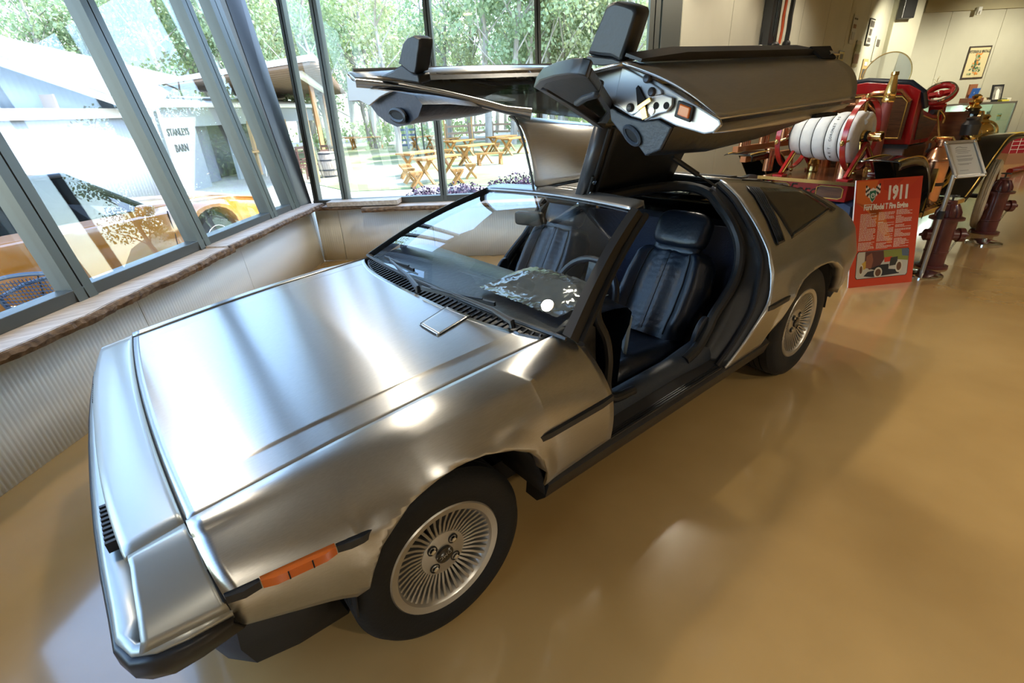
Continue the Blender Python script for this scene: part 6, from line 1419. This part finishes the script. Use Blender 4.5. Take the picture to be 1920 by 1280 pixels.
# ---- stand with a framed notice
sbp = atZ(1727, 515); sd_ = thing('notice_stand', 'silver sign stand holding a framed white notice beside the red board', 'sign stand', sbp)
q = MB(MX.Translation(sbp)); q.lathe([(.155, 0), (.155, .012), (.13, .022), (.04, .028), (0, .028)], 40); q.build('base', M['chrome'], sd_)
topP = sbp+V((.01, .0, .86)); q = MB(); q.tube([sbp+V((0, 0, .02)), topP], .0175, 14); po = q.build('pole', M['rim'], sd_)
q = MB(); q.tube([sbp.lerp(topP, .58), sbp.lerp(topP, .66)], .024, 14); q.build('clamp_collar', M['black'], po)
pf_, _ = plane_px(snap(topP, (1790, 333)), snap(topP+V((.2, -.12, 0)), (1845, 328)), snap(topP+V((.02, .10, .24)), (1772, 268)))
a4 = [pf_(1790, 333), pf_(1845, 328), pf_(1826, 265), pf_(1772, 268)]
fnx = (a4[1]-a4[0]).cross(a4[3]-a4[0]).normalized()
if fnx.dot(CAM-a4[0]) < 0: fnx = -fnx
q = MB(); q.prism(a4, [p-fnx*.012 for p in a4]); fr_m = q.build('notice_back', M['rim'], sd_, smooth=False)
for i in range(4):
    q = MB(); q.bar(a4[i]+fnx*.006, a4[(i+1) % 4]+fnx*.006, .022, .020, fnx); q.build('frame_rail', M['steel_smooth'], fr_m, smooth=False, bevel=.003)
    q = MB(); q.ell(a4[i]+fnx*.008, (.014, .014, .014)); q.build('frame_corner', M['chrome'], fr_m)
cc_ = sum(a4, V((0, 0, 0)))/4; ins_ = [cc_+(p-cc_)*.86+fnx*.003 for p in a4]
q = MB(); q.prism(ins_, [p-fnx*.002 for p in ins_]); pp_ = q.build('notice_sheet', mat('paper', (.66, .67, .64), .6), fr_m, smooth=False)
lt = MB(); uu, vv = ins_[1]-ins_[0], ins_[3]-ins_[0]
for k, (v, a, b) in enumerate(((.80, .22, .66), (.745, .20, .78), (.69, .26, .70), (.60, .18, .80), (.57, .20, .78), (.50, .18, .82), (.47, .2, .80), (.44, .2, .76), (.34, .16, .70), (.31, .22, .60), (.12, .18, .52))):
    p = lambda u, w_: ins_[0]+uu*u+vv*(v+w_)+fnx*.0015; lt.add([p(a, 0), p(b, 0), p(b, .013), p(a, .013)], [(0, 1, 2, 3)])
lt.tube([ins_[0]+uu*u+vv*v+fnx*.002 for u, v in ((.24, .86), (.32, .90), (.42, .905), (.52, .87), (.70, .865))], .0018, 5)
o = lt.build('notice_text', mat('grey_print', (.22, .22, .22), .6), pp_, smooth=False); o['kind'] = 'stuff'
b2 = atZ(1844, 456); t = thing('post_base', 'round chrome stand base on the floor in front of the far hydrant', 'stand base', b2); q = MB(MX.Translation(b2)); q.lathe([(.15, 0), (.15, .014), (.12, .024), (.0, .028)], 40); q.build('base_plate', M['chrome'], t); q = MB(MX.Translation(b2)); q.lathe([(.02, .02), (.02, .05), (.016, .055), (0, .055)], 16); q.build('socket', M['rim'], t)
# ---- hydrants
M['hyd'] = mat('oxide_red_paint', (.125, .028, .026), .35, col2=(.09, .018, .018), scale=7, coat=.25)
def hydrant(px, py, label, rz):
    p = atZ(px, py); t = thing('fire_hydrant', label, 'hydrant', p, 'fire hydrants on the floor'); mx = MX.Translation(p) @ MX.Rotation(rz, 4, 'Z')
    q = MB(mx); q.lathe([(.125, 0), (.125, .018), (.088, .022), (.088, .14), (.093, .145), (.093, .155), (.088, .16), (.088, .44), (.13, .445), (.13, .462), (.088, .466)], 32); q.build('barrel', M['hyd'], t)
    q = MB(mx); prof = [(.085, .462), (.088, .50), (.075, .545), (.05, .575), (.04, .58), (.04, .60), (.034, .605), (0, .605)]; q.lathe(prof, 32); bo = q.build('bonnet', M['hyd'], t)
    for k in range(10):
        a = 2*PI*k/10; q = MB(mx); q.tube([(.090*math.cos(a), .090*math.sin(a), .475), (.088*math.cos(a), .088*math.sin(a), .51), (.054*math.cos(a), .054*math.sin(a), .573)], .010, 6); q.build('bonnet_rib', M['hyd'], bo)
    q = MB(mx); q.tube([(.04*math.cos(a), .04*math.sin(a), .645) for a in [2*PI*k/20 for k in range(20)]], .005, 6, closed=True); q.tube([(0, 0, .60), (0, 0, .648)], .009, 8); q.bar((-.04, 0, .645), (.04, 0, .645), .006, .006); q.bar((0, -.04, .645), (0, .04, .645), .006, .006); q.build('valve_wheel', M['satin'], t)
    for a, ln, rr in ((0, .165, .048), (PI, .13, .04), (PI/2, .13, .045)):
        m2 = mx @ MX.Rotation(a, 4, 'Z') @ MX.Translation((0, 0, .30)) @ MX.Rotation(R(90), 4, 'Y')
        q = MB(m2); q.lathe([(rr, .06), (rr, ln-.045), (rr*1.3, ln-.04), (rr*1.3, ln), (rr*.8, ln+.012), (rr*.35, ln+.015), (rr*.35, ln+.04), (0, ln+.04)], 24); q.build('outlet', M['hyd'], t)
    q = MB(mx)
    for k in range(9): c = V((.15-.004*k, .03+.003*k, .25-.018*k)); q.tube([c+V((.006*math.cos(s), .003*math.sin(s), .011*math.sin(s))) for s in [2*PI*j/8 for j in range(8)]], .002, 4, closed=True)
    q.build('chain', M['satin'], t)
hydrant(1745, 499, 'dark red fire hydrant standing behind the silver sign stand', R(-55))
hydrant(1846, 436, 'dark red fire hydrant beside the white front tyre of the fire engine', R(-55))
# ---- glass showcase with its contents
OFS = 1.3
sw_ = lambda x, y, o=0.: atRW(x, y, OFS-o)
tl_, tr2, br2 = sw_(1776, 200), sw_(1907, 189), sw_(1884, 252)
bl2 = tl_+(br2-tr2); up2 = V((0, 0, 1)); tl_ = V((tl_.x, tl_.y, tr2.z)); sc_h = tr2.z
shc = thing('glass_showcase', 'glass display cabinet with aluminium edges against the back wall', 'cabinet', V(((tl_.x+tr2.x)/2, (tl_.y+tr2.y)/2, 0)))
wl_ = HR; L0 = tl_-wl_*.55; L1 = tr2.copy(); L0.z = L1.z = 0; dp = HF*.5
def sbox(a, b, z0, z1, name, m, d0=0., d1=.5, parent=shc):
    q = MB(); a0, b0, a1, b1 = a+HF*d0, b+HF*d0, a+HF*d1, b+HF*d1
    q.hexa([a0+up2*z0, b0+up2*z0, b1+up2*z0, a1+up2*z0, a0+up2*z1, b0+up2*z1, b1+up2*z1, a1+up2*z1]); return q.build(name, m, parent, smooth=False)
M['mint'] = mat('mint_backing', (.62, .72, .66), .5); M['cab_glass'] = glass('cabinet_glass', (.90, .96, .93), ior=1.4)
sbox(L0, L1, 0, .25, 'plinth', M['mint']); sbox(L0, L1, .25, sc_h-.02, 'back', M['mint'], .48, .5)
sbox(L0, L1, sc_h-.008, sc_h, 'top_glass', M['cab_glass']); sbox(L0, L1, .25, sc_h-.02, 'front_glass', M['cab_glass'], 0, .006); sbox(L1-wl_*.006, L1, .25, sc_h-.02, 'side_glass', M['cab_glass'])
for z in (sc_h-.02, .25): sbox(L0, L1, z-.015, z+.02, 'edge_rail', M['rim'], -.005, .02)
for e in (L0, L1): sbox(e-wl_*.012, e+wl_*.012, .25, sc_h, 'corner_post', M['rim'], -.005, .02)
shz = [sc_h-.33, sc_h-.62]
for z in shz: sbox(L0+wl_*.02, L1-wl_*.02, z-.008, z, 'shelf', M['cab_glass'], .05, .47)
cl = bpy.data.lights.new('case_strip', 'AREA'); cl.energy = 4; cl.size = .9; cl.size_y = .04; cl.shape = 'RECTANGLE'; cl.color = (.9, 1, .95)
clo = bpy.data.objects.new('case_strip', cl); sc.collection.objects.link(clo); clo.location = (L0+L1)/2+HF*.1+up2*(sc_h-.03)
M['tumbler'] = glass('tumbler_glass', (.82, .90, .88), ior=1.5, extra=.08)
def tumbler(p, h, r, label, cat, grp, m, band=None):
    t = thing('tumbler' if h < .14 else 'goblet', label, cat, p, grp); q = MB(MX.Translation(p))
    if h < .14: q.lathe([(r*.8, 0), (r, h), (r*.93, h), (r*.74, .008), (0, .008)], 16)
    else: q.lathe([(r*.8, 0), (r*.8, .006), (.008, .012), (.008, h*.45), (r*.7, h*.55), (r, h*.75), (r*.9, h), (r*.84, h), (r*.6, h*.58), (0, h*.5)], 16)
    q.build('bowl', m, t)
    if band: q = MB(MX.Translation(p)); q.lathe([(r*.95, h*.55), (r*.97, h*.8)], 16); q.build('band', band, t, solid=.002)
kinds = [('small clear tumbler on the upper shelf of the showcase', .11, .035, shz[0], 'glasses on the upper shelf'), ('clear stemmed goblet on the lower shelf of the showcase', .17, .035, shz[1], 'goblets on the lower shelf')]
for k, (lb, h, r_, z, gname) in enumerate(kinds):
    for i in range(9 if k == 0 else 8):
        p = L1-wl_*(.10+.12*i)+HF*(.16+.12*(i % 2))+up2*z; tumbler(p, h, r_, lb, 'glass', gname, M['tumbler'], M['gold'] if (i+k) % 3 == 0 else None)
for i in range(3):
    p = L1-wl_*(.34+.11*i)+HF*.10+up2*shz[1]; tumbler(p, .20, .045, 'red-bowled goblet standing at the front of the lower showcase shelf', 'glass', 'red goblets on the lower shelf', M['tumbler'], M['red_lens'])
def wallbox(px0, py0, px1, py1, off, th, name, m, label, cat, parent=None, par=None):
    a = atRW(px0, py1, off); b = atRW(px1, py1, off); c = atRW(px0, py0, off); q = MB(); h = (c.z-a.z); b = V((b.x, b.y, a.z))
    q.hexa([a, b, b+HF*th, a+HF*th, a+up2*h, b+up2*h, b+HF*th+up2*h, a+HF*th+up2*h]); o = q.build(name, m, par, smooth=False, bevel=.002 if par is None else 0)
    if label: tag(o, label, cat)
    return o
topz_ = sc_h+.001
def onbox(px, w_, h, d, z, name, m, label, cat, off=.15, rz=0.):
    p = atRW(px, 185, OFS-off); p.z = z; q = MB(); q.box((0, 0, h/2), (w_, d, h), mx=MX.Translation(p) @ MX.Rotation(A0+rz, 4, 'Z')); o = q.build(name, m, smooth=False, bevel=.002); tag(o, label, cat); return p
p = onbox(1822, .30, .085, .2, topz_, 'wooden_case', mat('brown_case', (.20, .075, .04), .5), 'brown wooden case on top of the glass showcase', 'box')
p2 = atRW(1824, 180, OFS-.17); p2.z = topz_+.087
q = MB(); q.box((0, 0, .085), (.15, .014, .17), mx=MX.Translation(p2) @ MX.Rotation(A0, 4, 'Z') @ MX.Rotation(R(12), 4, 'X')); o = q.build('blue_booklet', mat('blue_cover', (.03, .14, .55), .4), smooth=False); tag(o, 'small blue booklet with a pale crest propped on the wooden case', 'booklet')
q = MB(); q.ell(p2+V((0, 0, .10))-HF*.012, (.03, .005, .035)); q.build('crest', PW, o)
q = MB(); p3 = p2+HF*.06; q.box((0, 0, .12), (.15, .03, .24), mx=MX.Translation(p3) @ MX.Rotation(A0, 4, 'Z')); tag(q.build('brown_book', mat('brown_cover', (.28, .10, .04), .6), smooth=False), 'brown book standing behind the blue booklet', 'book')
p = atRW(1866, 188, OFS-.14); p.z = topz_; fmx_ = MX.Translation(p) @ MX.Rotation(A0, 4, 'Z') @ MX.Rotation(R(-8), 4, 'X')
pf2 = thing('picture_frame', 'black picture frame with a black and white photo on the showcase', 'picture frame', p)
q = MB(fmx_); q.box((0, 0, .15), (.22, .02, .30)); fo = q.build('frame', M['trim'], pf2, smooth=False); q = MB(fmx_); q.box((0, -.012, .15), (.16, .004, .23)); q.build('photo', mat('grey_photo', (.35, .34, .30), .4, col2=(.05, .05, .05), scale=9), pf2, smooth=False)
q = MB(fmx_); q.prism([V(c) for c in ((-.03, -.015, .04), (.04, -.015, .04), (.03, -.015, .20), (0, -.015, .23), (-.03, -.015, .19))], [V(c) for c in ((-.03, -.017, .04), (.04, -.017, .04), (.03, -.017, .20), (0, -.017, .23), (-.03, -.017, .19))]); q.build('photo_figure', PW, pf2, smooth=False)
for i, (px, h, cn, lb) in enumerate(((1846, .04, (.55, .50, .40), 'low cream box lying between the case and the picture frame'), (1881, .03, (.70, .60, .08), 'yellow booklet lying to the right of the picture frame'), (1886, .055, (.75, .72, .62), 'cream book lying at the right end of the showcase top'))):
    onbox(px, .16 if i < 2 else .10, h, .12, topz_, 'showcase_book' if i else 'cream_box', mat('cover_%d' % i, cn, .6), lb, 'book' if i else 'box', .12+.14*(i == 2), .1*i)
q = MB(); p = atRW(1845, 178, OFS-.30); p.z = topz_; q.lathe([(0, .08), (.10, .08), (.115, .05), (.115, 0), (.10, -.0), (0, 0)], 20, MX.Translation(p)); tag(q.build('straw_hat', mat('straw', (.55, .46, .30), .8)), 'pale straw hat on the showcase behind the cream box', 'hat')
p = atRW(1740, 208, OFS-.2); p.z = topz_; fp = thing('dried_plant', 'dry feathery plant standing in a small glass vase on the showcase', 'plant', p)
q = MB(MX.Translation(p)); q.lathe([(.04, 0), (.05, .06), (.03, .12), (.035, .14)], 16); q.build('vase', M['tumbler'], fp, solid=.003)
dr = mat('dry_fronds', (.42, .36, .22), .8); q = MB(MX.Translation(p)); q.tube([(0, 0, .02), (.02, 0, .25), (.05, .0, .47)], .006, 5); q.build('stem', dr, fp)
for k in range(14):
    a = k*2.4; z = .14+.024*k; ln = .17-.007*k; q = MB(MX.Translation(p)); q.tube([(.012+.0015*k, 0, z), (.012+ln*.6*math.cos(a), ln*.6*math.sin(a), z+.045), (.012+ln*math.cos(a), ln*math.sin(a), z+.03)], [.005, .004, .001], 4); q.build('frond', dr, fp)
# red low cabinet and rail at the right edge
rc_ = thing('red_cabinet', 'low red panelled counter with white grid lines and a yellow top', 'cabinet', V((0, 0, 0))); a = atRW(1889, 293, 1.0); b = a+HR*1.6; z1 = atRW(1900, 258, 1.0).z; z0 = max(.0, a.z-.3); rc_.location = V((a.x, a.y, 0))
a.z = b.z = 0
def cbox(d0, d1, z0, z1, nm, m, l0=0., l1=1.): 
    q = MB(); p, r_ = a.lerp(b, l0), a.lerp(b, l1); q.hexa([p+HF*d0+up2*z0, r_+HF*d0+up2*z0, r_+HF*d1+up2*z0, p+HF*d1+up2*z0, p+HF*d0+up2*z1, r_+HF*d0+up2*z1, r_+HF*d1+up2*z1, p+HF*d1+up2*z1]); return q.build(nm, m, rc_, smooth=False)
cbox(0, .5, .0, .22, 'base', mat('brick_base', (.34, .17, .10), .6)); cab = cbox(0, .5, .22, z1, 'body', mat('crimson', (.34, .02, .035), .35)); cbox(-.01, .51, z1, z1+.06, 'top', mat('yellow_top', (.72, .52, .05), .5))
for k in range(11): cbox(-.004, 0, .22, z1, 'grid_line', M['white'], k/10-.003 if k else 0, k/10+.003)
for k in range(1, 4): cbox(-.004, 0, lerp(.22, z1, k/4)-.004, lerp(.22, z1, k/4)+.004, 'grid_line', M['white'])
cbox(-.006, -.001, lerp(.22, z1, .62), lerp(.22, z1, .72), 'name_plate', PW, .17, .30)
q = MB(); q.tube([atZ(1893, 321, .05), atZ(1960, 305, .05)], .05, 10); tag(q.build('barrier_rail', M['red']), 'red round barrier rail lying along the floor at the right edge', 'rail')
# ---- things on the walls
def poster(pts, name, m, label, wall, cat='poster', frame=None, art=()):
    f = atWW if wall == 'w' else atRW; P = [f(x, y, .012) for x, y in pts]; w_ = (P[1]-P[0]); h = abs(P[0].z-P[3].z); nrm = WN if wall == 'w' else -HF
    c = sum(P, V((0, 0, 0)))/4; wv = V((w_.x, w_.y, 0)); wl2 = wv.length; wv.normalize(); t = thing(name, label, cat, c-V((0, 0, h/2)))
    def rect(s_, o, nm, mm, u0=-.5, u1=.5, v0=-.5, v1=.5):
        q = MB(); A = [c+wv*(wl2*u*s_)+up2*(h*v*s_)+nrm*o for u, v in ((u0, v0), (u1, v0), (u1, v1), (u0, v1))]; q.prism(A, [p-nrm*.006 for p in A]); return q.build(nm, mm, t, smooth=False)
    if frame: rect(1, .006, 'frame', frame); rect(.90, .010, 'sheet', m)
    else: rect(1, .004, 'sheet', m)
    for i, (u0, u1, v0, v1, mm) in enumerate(art): rect(.9, .012+.0004*i, 'print', mm, u0, u1, v0, v1)
    return t, c, wv, wl2, h, nrm
g1, g2, g3 = mat('news_grey', (.50, .49, .44), .6), mat('sepia', (.42, .36, .20), .6), mat('yellow_sheet', (.62, .55, .20), .6)
ink2 = mat('soft_ink', (.10, .09, .08), .6); brn = mat('print_brown', (.26, .13, .07), .6)
q4 = lambda x0, y0, x1, y1, sl: [(x0, y0), (x1, y0+1), (x1-sl, y1), (x0-sl, y1)]
poster(q4(1603, 28, 1611, 82, 13), 'wall_poster', g1, 'pale newspaper sheet high on the side wall, left of the black-framed one', 'w', art=((-.3, .3, .05, .2, brn), (-.4, .4, .38, .44, ink2), (-.35, .35, -.1, -.4, mat('text_grey', (.40, .39, .36), .6))))
poster(q4(1632, 34, 1642, 85, 11), 'wall_poster', g1, 'black-framed black and white poster, highest beside the corner column', 'w', frame=M['trim'], art=((-.4, .4, .2, .45, ink2), (-.25, .2, -.15, .12, ink2), (-.3, .3, -.42, -.25, ink2)))
poster(q4(1644, 67, 1653, 115, 11), 'wall_poster', g1, 'grey sheet with a dark photo, nearest the corner column', 'w', art=((-.3, .3, .1, .4, ink2),))
poster(q4(1607, 76, 1616, 126, 11), 'wall_poster', g2, 'brown and green picture strip in the middle of the side wall group', 'w', art=((-.5, .5, .1, .4, mat('olive', (.30, .30, .12), .6)), (-.5, .5, -.4, 0, brn)))
poster(q4(1574, 95, 1584, 133, 9), 'wall_poster', g3, 'yellow notice with a black picture just above the raised door', 'w', frame=M['trim'], art=((-.3, .3, .1, .38, ink2),))
poster(q4(1620, 110, 1629, 156, 11), 'wall_poster', mat('tan_sheet', (.52, .36, .16), .6), 'tan poster with a round white emblem behind the round screen', 'w', art=((-.3, .3, .25, .42, PW), (-.4, .3, -.3, .1, ink2)))
poster(q4(1540, 92, 1550, 112, 4), 'wall_poster', g1, 'small grey sheet lowest at the left, partly behind the raised door', 'w')
pt_, c, wv, wl2, h, nrm = poster([(1819, 88), (1862, 83), (1842, 147), (1798, 150)], 'framed_poster', mat('cream_sheet', (.66, .58, .34), .6), 'large framed cream poster with a green and orange floral design on the back wall', 'r', frame=mat('dark_frame', (.05, .035, .03), .5))
def ptxt(s_, z, sz, sx): text(s_, sz, frame_mx(c+up2*z+nrm*.016, wv, up2), ink2, pt_, ext=.0005, sx=sx, bold=.001)
ptxt('VETERAN & VINTAGE', h*.33, .075, .62)
rnd = random.Random(6); cols_ = [mat('leaf_green', (.08, .16, .06), .6), mat('flower_orange', (.70, .26, .05), .6), mat('dark_leaf', (.05, .09, .07), .6), mat('pale_green', (.36, .40, .24), .6)]
for k in range(46):
    v = rnd.uniform(-.36, .20); wd_ = (.20-v)*.42+.05; u = rnd.uniform(-wd_, wd_); p = c+wv*u*wl2+up2*v*h+nrm*(.0165+k*.0001); r_ = rnd.uniform(.015, .035); n = 7
    A = [p+wv*r_*math.cos(2*PI*j/n)*rnd.uniform(.6, 1.2)+up2*r_*math.sin(2*PI*j/n)*rnd.uniform(.6, 1.2) for j in range(n)]; q = MB(); q.add(A, [tuple(range(n))]); q.build('flower_print', cols_[k % 4], pt_, smooth=False)
p = c+up2*h*.24+nrm*.017; q = MB(); q.add([p+wv*x+up2*z for x, z in ((-.07, -.02), (.05, -.01), (.08, .04), (.03, .02), (-.06, .03))], [(0, 1, 2, 3, 4)]); q.build('fox_print', cols_[1], pt_, smooth=False)
# services on the side wall: steel column, cable tray, orange cable, white box
def wallbar(px0, py0, px1, py1, off, th, wd, name, m, label=None, cat=None, par=None, z1=CZ-.01):
    a = atWW(px1, py1, off); q = MB(); b = V((a.x, a.y, z1)); q.bar(a, b, wd, th, WN); o = q.build(name, m, par, smooth=False, bevel=.003 if par is None else 0)
    if label: tag(o, label, cat)
    return o
sv = thing('service_riser', 'dark steel cable riser with an orange cable running up the side wall', 'cable riser', atWW(1445, 86, 0)); sv.location.z = atWW(1445, 86, .1).z
wallbar(0, 0, 1438, 88, .06, .10, .26, 'steel_channel', M['framedark'], par=sv); wallbar(0, 0, 1452, 68, .12, .012, .05, 'perforated_strip', mat('galvanised', (.42, .45, .46), .4, .6), par=sv)
def cable(x0, y0, x1, y1, r_, name, m, wob=.0): 
    a = atWW(x1, y1, .15); n = 8; q = MB(); q.tube([a.lerp(V((a.x+.02, a.y, CZ)), k/n)+WD*wob*math.sin(k*2.1) for k in range(n+1)], r_, 7); q.build(name, m, sv)
cable(0, 0, 1461, 82, .016, 'orange_cable', mat('orange_cable', (.72, .10, .02), .5), .015); cable(0, 0, 1474, 80, .028, 'black_cable', M['black'], .01); cable(0, 0, 1464, 74, .010, 'chain', M['satin'], .012); cable(0, 0, 1450, 82, .012, 'black_cable', M['black'], .0)
q = MB(); q.ell(atWW(1474, 83, .15), (.05, .05, .05)); q.ell(atWW(1452, 85, .15), (.08, .05, .04)); q.build('cable_plug', M['black'], sv)
a = atWW(1428, 112, .0); b = atWW(1491, 112, .0); z1 = atWW(1430, 88, .15).z; z0 = z1-.55; a.z = b.z = 0
q = MB(); q.hexa([a+up2*z0, b+up2*z0, b+WN*.22+up2*z0, a+WN*.22+up2*z0, a+up2*z1, b+up2*z1, b+WN*.22+up2*z1, a+WN*.22+up2*z1]); wbx = q.build('switch_box', mat('cream_enamel', (.70, .68, .58), .4), smooth=False, bevel=.004); tag(wbx, 'cream metal switch box on the side wall under the cable riser', 'switch box')
q = MB(); e = a.lerp(b, .35)+WN*.222; q.bar(e+up2*z0, e+up2*z1, .006, .006); q.build('door_joint', M['void'], wbx, smooth=False)
wc = thing('wall_socket', 'small white plug socket with a hanging black lead left of the riser', 'socket', atWW(1425, 97, 0)); q = MB(); p = atWW(1425, 88, .03); q.box((0, 0, -.09), (.06, .05, .22), mx=MX.Translation(p)); q.build('plug', M['white'], wc, smooth=False, bevel=.008); q = MB(); q.tube([p, p+V((.03, 0, .3)), V((p.x+.08, p.y, CZ))], .009, 6); q.build('lead', M['black'], wc)
p = atRW(1702, 12, .66); q = MB(); q.box((0, 0, 0), (.24, .16, .40), mx=MX.Translation(p) @ MX.Rotation(A0, 4, 'Z')); o = q.build('loudspeaker', M['trim'], smooth=False, bevel=.01); tag(o, 'small black loudspeaker high on the corner column', 'loudspeaker')
q = MB(); q.box((0, -.083, 0), (.20, .008, .36), mx=MX.Translation(p) @ MX.Rotation(A0, 4, 'Z')); q.build('grille', M['void'], o, smooth=False)
p = atRW(1838, 20, .14); se = thing('motion_sensor', 'small white sensor on the bulkhead of the back wall', 'sensor', p); q = MB(); q.box((0, .03, 0), (.08, .06, .14), mx=MX.Translation(p) @ MX.Rotation(A0, 4, 'Z')); q.build('sensor_body', M['white'], se, smooth=False, bevel=.012); q = MB(); q.ell(p-HF*.01+V((0, 0, -.03)), (.025, .02, .03)); q.build('sensor_lens', M['white'], se)
